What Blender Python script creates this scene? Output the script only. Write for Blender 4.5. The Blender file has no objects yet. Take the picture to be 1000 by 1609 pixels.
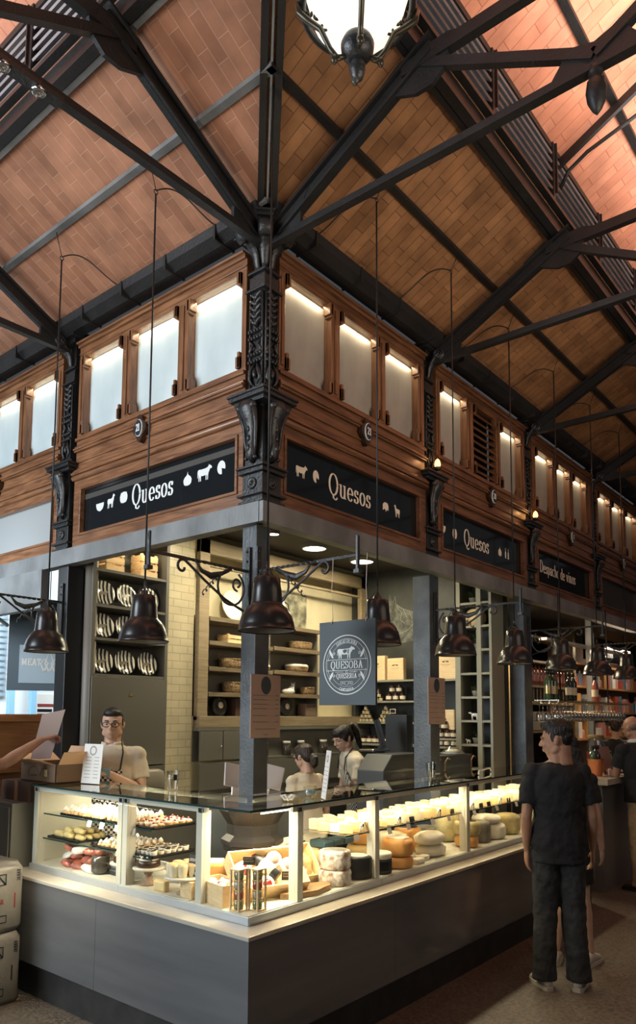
import bpy, bmesh, math, random
from mathutils import Vector, Matrix, Euler
random.seed(7)
PI = math.pi
S = bpy.context.scene
C = S.collection

# ------------------------------------------------------------------ camera
cam_d = bpy.data.cameras.new('camera'); cam = bpy.data.objects.new('camera', cam_d); C.objects.link(cam)
YAW, PIT, ROL = 0.68805855, 0.0939299, 0.00540188
f0 = Vector((math.cos(PIT)*math.cos(YAW), math.cos(PIT)*math.sin(YAW), math.sin(PIT)))
r0 = f0.cross(Vector((0, 0, 1))).normalized(); u0 = r0.cross(f0)
r1 = r0*math.cos(ROL) + u0*math.sin(ROL); u1 = r1.cross(f0)
cam.matrix_world = Matrix((( r1.x, u1.x, -f0.x, 0), (r1.y, u1.y, -f0.y, 0), (r1.z, u1.z, -f0.z, 1.72), (0, 0, 0, 1)))
cam_d.sensor_fit = 'HORIZONTAL'; cam_d.sensor_width = 36; cam_d.lens = 36*1.1529
cam_d.shift_y = 0.2095; cam_d.clip_start = 0.02; cam_d.clip_end = 200
S.camera = cam
S.cycles.transparent_max_bounces = 32

# ------------------------------------------------------------------ world, exposure
S.view_settings.view_transform = 'Standard'; S.view_settings.look = 'None'
S.view_settings.exposure = 0.0; S.view_settings.gamma = 1.0; S.view_settings.use_curve_mapping = False
W = bpy.data.worlds.new('world'); S.world = W; W.use_nodes = True
W.node_tree.nodes['Background'].inputs[0].default_value = (.75, .82, .9, 1)
W.node_tree.nodes['Background'].inputs[1].default_value = 0.07

def area(name, loc, target, sx, sy, power, col, spread=PI):
    d = bpy.data.lights.new(name, 'AREA'); d.shape = 'RECTANGLE'; d.size = sx; d.size_y = sy
    d.energy = power; d.color = col; d.spread = spread
    o = bpy.data.objects.new(name, d); C.objects.link(o); o.location = loc
    v = Vector(target)-Vector(loc); o.rotation_euler = v.to_track_quat('-Z', 'Y').to_euler()
    return o
def point(name, loc, power, col, r=.05):
    d = bpy.data.lights.new(name, 'POINT'); d.energy = power; d.color = col; d.shadow_soft_size = r
    o = bpy.data.objects.new(name, d); C.objects.link(o); o.location = loc; return o

COOL = (.80, .91, 1.0); WARM = (1.0, .80, .52); SOFT = (1.0, .88, .70)
# daylight from the market's glazed end, left of the camera
area('daylight_left', (-3.5, 6.0, 3.6), (3.1, 4.6, 3.4), 3.0, 4.0, 500, COOL)
# daylight in the raised lantern roof, thrown up on its tiles
area('daylight_lantern_long', (6.5, .95, 5.72), (6.5, 1.02, 6.4), 11.0, .8, 120, (1, .86, .76))
area('daylight_lantern_cross', (1.1, 5.0, 5.72), (1.14, 5.0, 6.4), .8, 7.0, 90, (1, .88, .80))
# warm general light of the aisle on the right-hand front
area('aisle_light', (4.5, -2.0, 4.0), (6.0, 3.0, 3.0), 4.0, 1.5, 26, (1, .80, .58))
# added fill lamps out of view, brightening the underside of the tiled roofs
area('sign_fill', (2.2, 5.9, 2.9), (3.7, 6.5, 2.3), .4, .4, 12, COOL)  # extra fill lamp put in to brighten the MEAT sign
area('roof_fill_right', (3.2, -1.6, 3.0), (4.6, 2.5, 5.0), 4.5, .8, 27, (1, .84, .70), 1.5)
area('roof_fill_left', (-1.6, 2.6, 3.0), (2.6, 3.8, 5.0), .8, 3.0, 30, (1, .90, .82), 1.5)
# daylight in the street seen beyond the left end
area('street_daylight', (4.6, 9.0, 4.2), (5.2, 11.4, 2.0), 2.5, 2.0, 420, (.86, .95, 1))
# stall interior
for n, (x, y) in enumerate(((5.35, 4.35), (6.15, 4.35), (4.45, 4.3))):
    area('stall_ceiling_light', (x, y, 3.28), (x, y+.15, 0), .26, .26, 20, (1, .86, .58))
area('cabinet_shelf_light', (3.62, 4.98, 3.12), (3.62, 5.1, 2), .6, .05, 2.0, WARM)
area('wine_bar_light', (8.0, 3.9, 2.75), (8.2, 3.4, 1.2), .8, .4, 34, (1, .78, .52))
area('far_bar_light', (11.0, 3.4, 2.7), (10.6, 3.2, 1.1), .8, .4, 30, (1, .75, .5))
# LED strips under the glass tops of the counters
area('case_strip_left', (2.70, 3.85, 1.235), (2.80, 3.85, .8), .04, 1.3, 17, (1, .87, .62))
area('case_strip_left_mid', (2.95, 3.85, 1.235), (2.95, 3.85, .8), .04, 1.2, 5, (1, .87, .62))
area('case_strip_corner', (2.86, 2.82, 1.235), (2.86, 2.82, .7), .35, .3, 9, (1, .85, .58))
area('case_strip_right', (4.55, 2.68, 1.235), (4.55, 2.76, .8), 3.6, .04, 34, (1, .84, .56))

# ------------------------------------------------------------------ mesh helpers
def wloc(o):
    v = Vector((0, 0, 0))
    while o is not None:
        v += Vector(o.location); o = o.parent
    return v
class MB:
    def __init__(s, T=None): s.v = []; s.f = []; s.T = T; s.sm = []
    def add(s, vs, fs, smooth=False):
        n = len(s.v)
        s.v += [tuple(s.T(*p)) if s.T else tuple(p) for p in vs]
        s.f += [tuple(i+n for i in f) for f in fs]; s.sm += [smooth]*len(fs)
        return s
    def box(s, a, b, M=None):
        x0, y0, z0 = a; x1, y1, z1 = b
        vs = [(x0,y0,z0),(x1,y0,z0),(x1,y1,z0),(x0,y1,z0),(x0,y0,z1),(x1,y0,z1),(x1,y1,z1),(x0,y1,z1)]
        if M is not None: vs = [tuple(M @ Vector(v)) for v in vs]
        return s.add(vs, [(3,2,1,0),(4,5,6,7),(0,1,5,4),(1,2,6,5),(2,3,7,6),(3,0,4,7)])
    def cb(s, c, d, M=None):
        return s.box(tuple(c[i]-d[i]/2 for i in range(3)), tuple(c[i]+d[i]/2 for i in range(3)), M)
    def lathe(s, prof, c=(0, 0, 0), n=24, M=None, cap=True, sx=1, sy=1):
        vs = []; fs = []
        for r, z in prof:
            for i in range(n):
                a = 2*PI*i/n; p = Vector((r*math.cos(a)*sx, r*math.sin(a)*sy, z))
                if M is not None: p = M @ p
                vs.append((p.x+c[0], p.y+c[1], p.z+c[2]))
        m = len(prof)
        for j in range(m-1):
            for i in range(n): k = (i+1) % n; fs.append((j*n+i, j*n+k, (j+1)*n+k, (j+1)*n+i))
        if cap:
            fs.append(tuple(range(n-1, -1, -1))); fs.append(tuple((m-1)*n+i for i in range(n)))
        return s.add(vs, fs, True)
    def cyl(s, p0, p1, r0, r1=None, n=12):
        return s.tube([p0, p1], [r0, r0 if r1 is None else r1], n)
    def tube(s, pts, r, n=8, flat=None):
        pts = [Vector(p) for p in pts]; m = len(pts)
        rs = r if isinstance(r, (list, tuple)) else [r]*m
        vs = []; fs = []; prev = None
        for i, p in enumerate(pts):
            d = (pts[min(i+1, m-1)]-pts[max(i-1, 0)])
            if d.length < 1e-9: d = Vector((0, 0, 1))
            d.normalize()
            if prev is None:
                a = Vector((0, 0, 1)) if abs(d.z) < .9 else Vector((1, 0, 0))
                if flat is not None: a = Vector(flat)
                nx = d.cross(a).normalized()
            else:
                nx = (prev - d*prev.dot(d)).normalized()
            prev = nx; ny = d.cross(nx)
            rr = rs[i]; rx, ry = rr if isinstance(rr, (tuple, list)) else (rr, rr)
            for k in range(n):
                t = 2*PI*k/n; vs.append(tuple(p+nx*math.cos(t)*rx+ny*math.sin(t)*ry))
        for j in range(m-1):
            for i in range(n): k = (i+1) % n; fs.append((j*n+i, j*n+k, (j+1)*n+k, (j+1)*n+i))
        fs.append(tuple(range(n-1, -1, -1))); fs.append(tuple((m-1)*n+i for i in range(n)))
        return s.add(vs, fs, n > 4)
    def bar(s, p0, p1, w, h, up=(0, 0, 1)):            # rectangular bar along p0-p1: w across, h in the up sense
        p0 = Vector(p0); p1 = Vector(p1); d = (p1-p0).normalized(); u = Vector(up)
        sd = d.cross(u).normalized(); uu = sd.cross(d)
        vs = []
        for p in (p0, p1):
            for a, b in ((-1, -1), (1, -1), (1, 1), (-1, 1)): vs.append(tuple(p+sd*a*w/2+uu*b*h/2))
        return s.add(vs, [(3,2,1,0),(4,5,6,7),(0,1,5,4),(1,2,6,5),(2,3,7,6),(3,0,4,7)])
    def ell(s, c, r, n=12, m=8, M=None):
        vs = []; fs = []
        for j in range(m+1):
            t = PI*j/m
            for i in range(n):
                a = 2*PI*i/n; p = Vector((r[0]*math.sin(t)*math.cos(a), r[1]*math.sin(t)*math.sin(a), -r[2]*math.cos(t)))
                if M is not None: p = M @ p
                vs.append((p.x+c[0], p.y+c[1], p.z+c[2]))
        for j in range(m):
            for i in range(n): k = (i+1) % n; fs.append((j*n+i, j*n+k, (j+1)*n+k, (j+1)*n+i))
        return s.add(vs, fs, True)
    def prism(s, poly, f3, t0, t1):                     # poly of (a,b); f3(a,b,t) -> point
        n = len(poly)
        vs = [f3(a, b, t0) for a, b in poly]+[f3(a, b, t1) for a, b in poly]
        fs = [tuple(range(n-1, -1, -1)), tuple(range(n, 2*n))]+[(i, (i+1) % n, n+(i+1) % n, n+i) for i in range(n)]
        return s.add(vs, fs)
    def loft(s, rings, n=20, e=2.0):                    # rings: (cx,cy,cz,rx,ry), horizontal superellipses
        vs = []; fs = []
        for cx, cy, cz, rx, ry in rings:
            for i in range(n):
                a = 2*PI*i/n; ca, sa = math.cos(a), math.sin(a)
                vs.append((cx+rx*math.copysign(abs(ca)**(2/e), ca), cy+ry*math.copysign(abs(sa)**(2/e), sa), cz))
        m = len(rings)
        for j in range(m-1):
            for i in range(n): k = (i+1) % n; fs.append((j*n+i, j*n+k, (j+1)*n+k, (j+1)*n+i))
        fs.append(tuple(range(n-1, -1, -1))); fs.append(tuple((m-1)*n+i for i in range(n)))
        return s.add(vs, fs, True)
    def mesh(s, name, off=Vector((0, 0, 0)), recalc=True):
        me = bpy.data.meshes.new(name)
        me.from_pydata([(x-off.x, y-off.y, z-off.z) for x, y, z in s.v], [], s.f)
        me.polygons.foreach_set('use_smooth', s.sm)
        if recalc:
            bm = bmesh.new(); bm.from_mesh(me); bmesh.ops.recalc_face_normals(bm, faces=bm.faces); bm.to_mesh(me); bm.free()
        me.update(); return me
    def build(s, name, mat, parent=None, bev=0, kind=None, label=None, recalc=True):
        off = wloc(parent) if parent else Vector((0, 0, 0))
        o = bpy.data.objects.new(name, s.mesh(name, off, recalc)); C.objects.link(o)
        if mat: o.data.materials.append(mat)
        if parent: o.parent = parent
        if bev:
            b = o.modifiers.new('bevel', 'BEVEL'); b.width = bev; b.segments = 2; b.limit_method = 'ANGLE'; b.angle_limit = .7
        if kind: o['kind'] = kind
        if label: o['label'] = label
        return o
    def single(s, name, mat, label, cat, group=None, bev=0, kind=None):
        xs = [v[0] for v in s.v]; ys = [v[1] for v in s.v]; z0 = min(v[2] for v in s.v)
        off = Vector(((min(xs)+max(xs))/2, (min(ys)+max(ys))/2, z0))
        o = bpy.data.objects.new(name, s.mesh(name, off)); C.objects.link(o); o.location = off
        if mat: o.data.materials.append(mat)
        if bev:
            b = o.modifiers.new('bevel', 'BEVEL'); b.width = bev; b.segments = 2; b.limit_method = 'ANGLE'; b.angle_limit = .7
        if kind: o['kind'] = kind
        else:
            o['label'] = label; o['category'] = cat
            if group: o['group'] = group
        return o
def thing(name, label, cat, loc=(0, 0, 0), rz=0, group=None):
    o = bpy.data.objects.new(name, None); C.objects.link(o); o.empty_display_size = .05
    o.location = loc; o.rotation_euler = (0, 0, rz); o['label'] = label; o['category'] = cat
    if group: o['group'] = group
    return o
def dup(o, loc, rz=None, label=None, group=None, sc=None, rot=None, _p=None):
    c = o.copy(); C.objects.link(c)
    if _p is not None: c.parent = _p
    else:
        c.location = loc
        if rz is not None: c.rotation_euler = (0, 0, rz)
        if rot is not None: c.rotation_euler = rot
        if sc is not None: c.scale = (sc, sc, sc) if not isinstance(sc, tuple) else sc
        if label: c['label'] = label
        if group: c['group'] = group
    for ch in list(o.children): dup(ch, None, _p=c)
    return c
def struct(mb, name, mat, bev=0):
    return mb.single(name, mat, None, None, kind='structure', bev=bev)

# ------------------------------------------------------------------ materials
def mat(name, col, rough=.5, metal=0, noise=0, nscale=8, bump=0, bscale=40, stretch=(1, 1, 1), spec=.5, col2=None, coat=0, emit=None, es=0, trans=None, sss=0):
    m = bpy.data.materials.new(name); m.use_nodes = True; nt = m.node_tree; N = nt.nodes; L = nt.links
    b = N['Principled BSDF']; b.inputs['Base Color'].default_value = (*col, 1); b.inputs['Roughness'].default_value = rough
    b.inputs['Metallic'].default_value = metal; b.inputs['Specular IOR Level'].default_value = spec
    if coat: b.inputs['Coat Weight'].default_value = coat; b.inputs['Coat Roughness'].default_value = .12
    if sss: b.inputs['Subsurface Weight'].default_value = sss; b.inputs['Subsurface Radius'].default_value = (.02, .008, .004)
    if emit: b.inputs['Emission Color'].default_value = (*emit, 1); b.inputs['Emission Strength'].default_value = es
    if noise or bump or col2:
        tc = N.new('ShaderNodeTexCoord'); mp = N.new('ShaderNodeMapping'); L.new(tc.outputs['Object'], mp.inputs[0]); mp.inputs['Scale'].default_value = stretch
    if noise or col2:
        nz = N.new('ShaderNodeTexNoise'); nz.inputs['Scale'].default_value = nscale; nz.inputs['Detail'].default_value = 5; L.new(mp.outputs[0], nz.inputs[0])
        rp = N.new('ShaderNodeValToRGB'); L.new(nz.outputs[0], rp.inputs[0]); rp.color_ramp.elements[0].position = .35; rp.color_ramp.elements[1].position = .65
        c2 = col2 if col2 else tuple(max(0, c*(1-noise)) for c in col)
        rp.color_ramp.elements[0].color = (*c2, 1); rp.color_ramp.elements[1].color = (*(col if col2 else tuple(min(1, c*(1+noise*.6)) for c in col)), 1)
        L.new(rp.outputs[0], b.inputs['Base Color'])
    if bump:
        n2 = N.new('ShaderNodeTexNoise'); n2.inputs['Scale'].default_value = bscale; n2.inputs['Detail'].default_value = 4; L.new(mp.outputs[0], n2.inputs[0])
        bp = N.new('ShaderNodeBump'); bp.inputs['Strength'].default_value = bump; bp.inputs['Distance'].default_value = .01
        L.new(n2.outputs[0], bp.inputs['Height']); L.new(bp.outputs[0], b.inputs['Normal'])
    return m
def wood(name, c1, c2, rough=.45, axis='X', sc=1.0, coat=0):
    m = bpy.data.materials.new(name); m.use_nodes = True; nt = m.node_tree; N = nt.nodes; L = nt.links; b = N['Principled BSDF']
    tc = N.new('ShaderNodeTexCoord'); mp = N.new('ShaderNodeMapping'); L.new(tc.outputs['Object'], mp.inputs[0])
    k = {'X': (2, 26, 26), 'Y': (26, 2, 26), 'Z': (26, 26, 2)}[axis]; mp.inputs['Scale'].default_value = tuple(v*sc for v in k)
    nz = N.new('ShaderNodeTexNoise'); nz.inputs['Scale'].default_value = 1.6; nz.inputs['Detail'].default_value = 7; nz.inputs['Distortion'].default_value = .8; L.new(mp.outputs[0], nz.inputs[0])
    n3 = N.new('ShaderNodeTexNoise'); n3.inputs['Scale'].default_value = 3; L.new(tc.outputs['Object'], n3.inputs[0])
    ad = N.new('ShaderNodeMath'); ad.operation = 'MULTIPLY_ADD'; L.new(n3.outputs[0], ad.inputs[0]); ad.inputs[1].default_value = .5; L.new(nz.outputs[0], ad.inputs[2])
    rp = N.new('ShaderNodeValToRGB'); L.new(ad.outputs[0], rp.inputs[0]); rp.color_ramp.elements[0].position = .55; rp.color_ramp.elements[1].position = .92
    rp.color_ramp.elements[0].color = (*c2, 1); rp.color_ramp.elements[1].color = (*c1, 1)
    L.new(rp.outputs[0], b.inputs['Base Color']); b.inputs['Roughness'].default_value = rough
    if coat: b.inputs['Coat Weight'].default_value = coat; b.inputs['Coat Roughness'].default_value = .2
    bp = N.new('ShaderNodeBump'); bp.inputs['Strength'].default_value = .25; bp.inputs['Distance'].default_value = .004; L.new(nz.outputs[0], bp.inputs['Height']); L.new(bp.outputs[0], b.inputs['Normal'])
    return m
def glass(name, tint=(1, 1, 1), ior=1.45, rough=.0, fac=1.0):
    m = bpy.data.materials.new(name); m.use_nodes = True; nt = m.node_tree; N = nt.nodes; L = nt.links
    N.remove(N['Principled BSDF']); out = N['Material Output']
    t = N.new('ShaderNodeBsdfTransparent'); t.inputs[0].default_value = (*tint, 1)
    g = N.new('ShaderNodeBsdfGlossy'); g.inputs['Roughness'].default_value = rough
    lw = N.new('ShaderNodeLayerWeight'); lw.inputs['Blend'].default_value = .5
    pw = N.new('ShaderNodeMath'); pw.operation = 'POWER'; pw.inputs[1].default_value = 4.0; L.new(lw.outputs['Facing'], pw.inputs[0])
    r0_ = 2*((ior-1)/(ior+1))**2; fr = N.new('ShaderNodeMath'); fr.operation = 'MULTIPLY_ADD'; fr.inputs[1].default_value = 1-r0_; fr.inputs[2].default_value = r0_; fr.use_clamp = True; L.new(pw.outputs[0], fr.inputs[0])
    mx = N.new('ShaderNodeMixShader'); mu = N.new('ShaderNodeMath'); mu.operation = 'MULTIPLY'; mu.inputs[1].default_value = fac
    L.new(fr.outputs[0], mu.inputs[0]); L.new(mu.outputs[0], mx.inputs[0]); L.new(t.outputs[0], mx.inputs[1]); L.new(g.outputs[0], mx.inputs[2]); L.new(mx.outputs[0], out.inputs[0])
    return m
def brick(name, c1, c2, cm, bw, rh, mort, swap=False, rough=.7, bump=.5, vary=.5, coord='Object', mscale=(1, 1, 1), off=.5):
    m = bpy.data.materials.new(name); m.use_nodes = True; nt = m.node_tree; N = nt.nodes; L = nt.links; b = N['Principled BSDF']
    tc = N.new('ShaderNodeTexCoord'); mp = N.new('ShaderNodeMapping'); L.new(tc.outputs[coord], mp.inputs[0])
    if swap: mp.inputs['Rotation'].default_value = swap
    br = N.new('ShaderNodeTexBrick'); L.new(mp.outputs[0], br.inputs[0]); br.offset = off
    br.inputs['Color1'].default_value = (*c1, 1); br.inputs['Color2'].default_value = (*c2, 1); br.inputs['Mortar'].default_value = (*cm, 1)
    br.inputs['Scale'].default_value = 1; br.inputs['Brick Width'].default_value = bw; br.inputs['Row Height'].default_value = rh
    br.inputs['Mortar Size'].default_value = mort; br.inputs['Mortar Smooth'].default_value = .1; br.inputs['Bias'].default_value = 0
    nz = N.new('ShaderNodeTexNoise'); nz.inputs['Scale'].default_value = 5; nz.inputs['Detail'].default_value = 6; L.new(tc.outputs['Object'], nz.inputs[0])
    mr = N.new('ShaderNodeMapRange'); L.new(nz.outputs[0], mr.inputs[0]); mr.inputs[1].default_value = .3; mr.inputs[2].default_value = .7; mr.inputs[3].default_value = 1-vary; mr.inputs[4].default_value = 1.1
    mx = N.new('ShaderNodeMix'); mx.data_type = 'RGBA'; mx.blend_type = 'MULTIPLY'; mx.inputs[0].default_value = 1
    L.new(br.outputs[0], mx.inputs[6]); L.new(mr.outputs[0], mx.inputs[7]); L.new(mx.outputs[2], b.inputs['Base Color'])
    b.inputs['Roughness'].default_value = rough
    iv = N.new('ShaderNodeMath'); iv.operation = 'SUBTRACT'; iv.inputs[0].default_value = 1; L.new(br.outputs['Fac'], iv.inputs[1])
    bp = N.new('ShaderNodeBump'); bp.inputs['Strength'].default_value = bump; bp.inputs['Distance'].default_value = .01; L.new(iv.outputs[0], bp.inputs['Height']); L.new(bp.outputs[0], b.inputs['Normal'])
    return m

IRON = mat('black_painted_iron', (.017, .018, .019), .38, 0, .3, 6, .35, 60, spec=.55)
IRON2 = mat('dark_roof_iron', (.012, .012, .0125), .5, 0, .4, 5, .3, 50)
STEEL = mat('worn_steel_beam', (.20, .21, .21), .5, .25, .35, 3, .15, 60, (1, 1, .6))
POSTM = mat('blue_grey_painted_post', (.085, .094, .10), .42, .15, .35, 5, .3, 60)
POSTD = mat('dark_brown_post', (.014, .012, .011), .4, .1, .3, 5, .2, 60)
OAKX = wood('oak_facade_x_shaded', (.20, .088, .040), (.075, .030, .014), .36, 'X', coat=.25)  # right-front oak, its dimmer light put in as a darker colour
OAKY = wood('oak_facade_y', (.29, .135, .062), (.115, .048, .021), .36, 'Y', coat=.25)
OAKZ = wood('oak_mullion', (.24, .11, .05), (.11, .045, .018), .38, 'Z', coat=.25)
SHELFW = wood('grey_brown_oak_shelf', (.20, .155, .095), (.12, .09, .055), .55, 'X')
FRAMEW = wood('pale_oak_frame', (.34, .27, .17), (.23, .18, .11), .5, 'X')
PINE = wood('pale_pine_crate', (.86, .66, .38), (.70, .48, .24), .5, 'X', 1.5)
PINEY = wood('pale_pine_box', (.84, .65, .38), (.72, .52, .28), .5, 'Y', 1.5)
ORANGEW = wood('orange_cabinet_wood', (.50, .25, .09), (.36, .16, .05), .5, 'X')
SIGNBLK = mat('black_glass_sign', (.010, .012, .014), .07, 0, spec=.6)
LETTER = mat('cream_lettering', (.80, .74, .62), .5)
LETTERG = mat('pale_lettering', (.74, .78, .78), .5)
MARBLE_TOP = mat('cream_marble_ledge', (.58, .54, .44), .22, 0, 0, 3, 0, stretch=(.6, .6, 3), col2=(.42, .38, .30))
MARBLE = mat('grey_marble_panel', (.150, .150, .150), .16, 0, 0, 1.4, 0, stretch=(.5, .5, 4), col2=(.105, .107, .110))
PLINTH = mat('dark_plinth', (.03, .028, .025), .5, 0, .3, 10)
ALU = mat('brushed_aluminium_rail', (.50, .54, .56), .35, .5)
CASEW = mat('cream_case_frame', (.66, .64, .54), .35)
DECK = mat('white_case_deck', (.72, .69, .58), .35)
GLASS = glass('clear_glass', (.955, .975, .96), 1.45, 0, .9)
GTOP = glass('green_tinted_glass', (.80, .87, .82), 1.6, .01, 1.3)
GEDGE = mat('dark_glass_edge', (.02, .05, .045), .15)
FLOORM = mat('dark_floor', (.125, .102, .078), .5, 0, .45, 55, .25, 120)
CEILD = mat('dark_ceiling_paint', (.05, .047, .040), .7)
WALLY = mat('cream_wall', (.62, .56, .38), .7, 0, .12, 3)
WALLG = mat('olive_grey_wall', (.17, .16, .125), .6, 0, .1, 3)
WALLD = mat('dark_green_slate_wall', (.038, .042, .037), .55, 0, .4, 3)
CABG = mat('grey_cabinet_lacquer', (.155, .15, .125), .45)
LADDER = mat('sage_bookcase_paint', (.27, .265, .205), .5)
SKIN = mat('tanned_skin', (.40, .21, .13), .5, 0, .12, 12, .12, 90, sss=.08)
SKIN2 = mat('light_skin', (.55, .34, .24), .5, 0, .1, 12, .1, 90, sss=.08)
HAIR = mat('black_hair', (.012, .009, .007), .42, 0, .3, 20, .9, 90, (1, 1, .25))
HAIRB = mat('dark_brown_hair', (.030, .017, .010), .4, 0, .4, 20, .9, 90, (1, 1, .25))
BLACKT = mat('black_cotton', (.011, .011, .012), .85, 0, .2, 8, .5, 25)
JEANS = mat('washed_black_denim', (.030, .030, .031), .85, 0, .45, 7, .6, 30)
CREAMT = mat('cream_cotton', (.62, .55, .42), .85, 0, .1, 8, .5, 25)
KHAKI = mat('khaki_cotton', (.36, .26, .16), .85, 0, .2, 8, .5, 25)
SHOEW = mat('white_leather_shoe', (.50, .44, .38), .5)
RUBBER = mat('dark_rubber', (.02, .02, .02), .6)
BLACKP = mat('black_plastic', (.015, .016, .017), .35)
GREYP = mat('slate_grey_plastic', (.045, .052, .056), .4)
WHITEP = mat('white_plastic', (.72, .68, .62), .4)
WICKER = mat('wicker', (.30, .20, .10), .7, 0, .5, 60, 1.0, 120)
CERAM = mat('white_ceramic', (.78, .76, .70), .25)
JARRED = mat('dark_red_preserve', (.06, .015, .012), .15, coat=.8)
LIDM = mat('dark_jar_lid', (.03, .022, .018), .3, .5)
LIDG = mat('gold_tin_lid', (.55, .42, .18), .3, .7)
LABELM = mat('cream_paper_label', (.75, .68, .50), .7)
PAPER = mat('white_paper', (.78, .76, .72), .7)
KRAFT = mat('kraft_board', (.36, .21, .12), .8)
CARD = mat('pink_brown_card', (.36, .26, .22), .65)
LEAF = mat('plant_leaf', (.07, .13, .035), .5, 0, .4, 12)
LAMPM = mat('black_bronze_enamel', (.016, .012, .011), .26, .0, spec=.5)
LAMPI = mat('lamp_inner_grey', (.30, .28, .24), .5)
CHROME = mat('chrome', (.6, .6, .6), .15, 1)
ROPE = mat('black_cable', (.01, .01, .011), .5)
# ------------------------------------------------------------------ room shell
mb = MB(); mb.box((-8, -8, -.1), (30, 30, 0)); struct(mb, 'floor', FLOORM)

def sideR(u, w, z): return (u, 3.0-w, z)
def sideL(u, w, z): return (3.12-w, u, z)
def ydirR(x, y, z): return (x, y, z)
def swapL(x, y, z): return (y+.12, x-.12, z)       # mirror of the right-hand roof about the hip diagonal
SL = .52
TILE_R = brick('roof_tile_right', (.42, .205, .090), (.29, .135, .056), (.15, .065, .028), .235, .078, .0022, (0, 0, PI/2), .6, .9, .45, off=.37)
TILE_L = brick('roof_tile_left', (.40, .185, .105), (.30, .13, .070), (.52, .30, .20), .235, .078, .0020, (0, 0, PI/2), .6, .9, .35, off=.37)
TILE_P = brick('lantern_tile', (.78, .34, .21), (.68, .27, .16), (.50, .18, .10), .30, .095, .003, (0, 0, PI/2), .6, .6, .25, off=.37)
def roof(name, x0, x1, pts, M, m, t=.05):
    # pts in the panel's own plane; built as a slab with its object axes lying in the plane
    bm = MB(); bm.prism(pts, lambda a, b, z: (a, b, z), 0, t)
    o = bpy.data.objects.new(name, bm.mesh(name)); C.objects.link(o); o.data.materials.append(m); o.matrix_world = M; o['kind'] = 'structure'
    return o
k = math.sqrt(1+SL*SL)
def plane_mat(swap, y0, z0, rise=1):
    # local x along the eave, local y up the slope, local z up
    ex = Vector((1, 0, 0)); ey = Vector((0, -1, SL*rise))/k; org = Vector((0, y0, z0))
    if swap:
        ex = Vector((0, 1, 0)); ey = Vector((-1, 0, SL*rise))/k; org = Vector((y0+.12, -.12, z0))
    ez = ex.cross(ey)
    if ez.z < 0: pass
    return Matrix(((ex.x, ey.x, ez.x, org.x), (ex.y, ey.y, ez.y, org.y), (ex.z, ey.z, ez.z, org.z), (0, 0, 0, 1)))
ROOF = lambda y: 6.325-SL*y
D1 = (2.92-1.86)*k
for sw, m in ((False, TILE_R), (True, TILE_L)):
    M = plane_mat(sw, 2.92, ROOF(2.92))
    s = -.05 if not sw else .05
    # slab thickness must lie above the visible underside
    up = (M.to_3x3() @ Vector((0, 0, 1))).z > 0
    t = .05 if up else -.05
    roof('ceiling', 0, 0, [(3.04, 0), (16, 0), (16, D1), (1.98, D1)], M, m, t)
    # lantern roof, both slopes
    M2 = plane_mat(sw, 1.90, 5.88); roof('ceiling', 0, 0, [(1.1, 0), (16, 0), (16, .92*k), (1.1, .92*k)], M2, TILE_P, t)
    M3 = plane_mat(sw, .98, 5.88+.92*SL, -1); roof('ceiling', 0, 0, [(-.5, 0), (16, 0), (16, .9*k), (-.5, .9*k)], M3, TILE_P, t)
# back-of-camera roof so the hall is enclosed the same way
def T(sw): return swapL if sw else None

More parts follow.
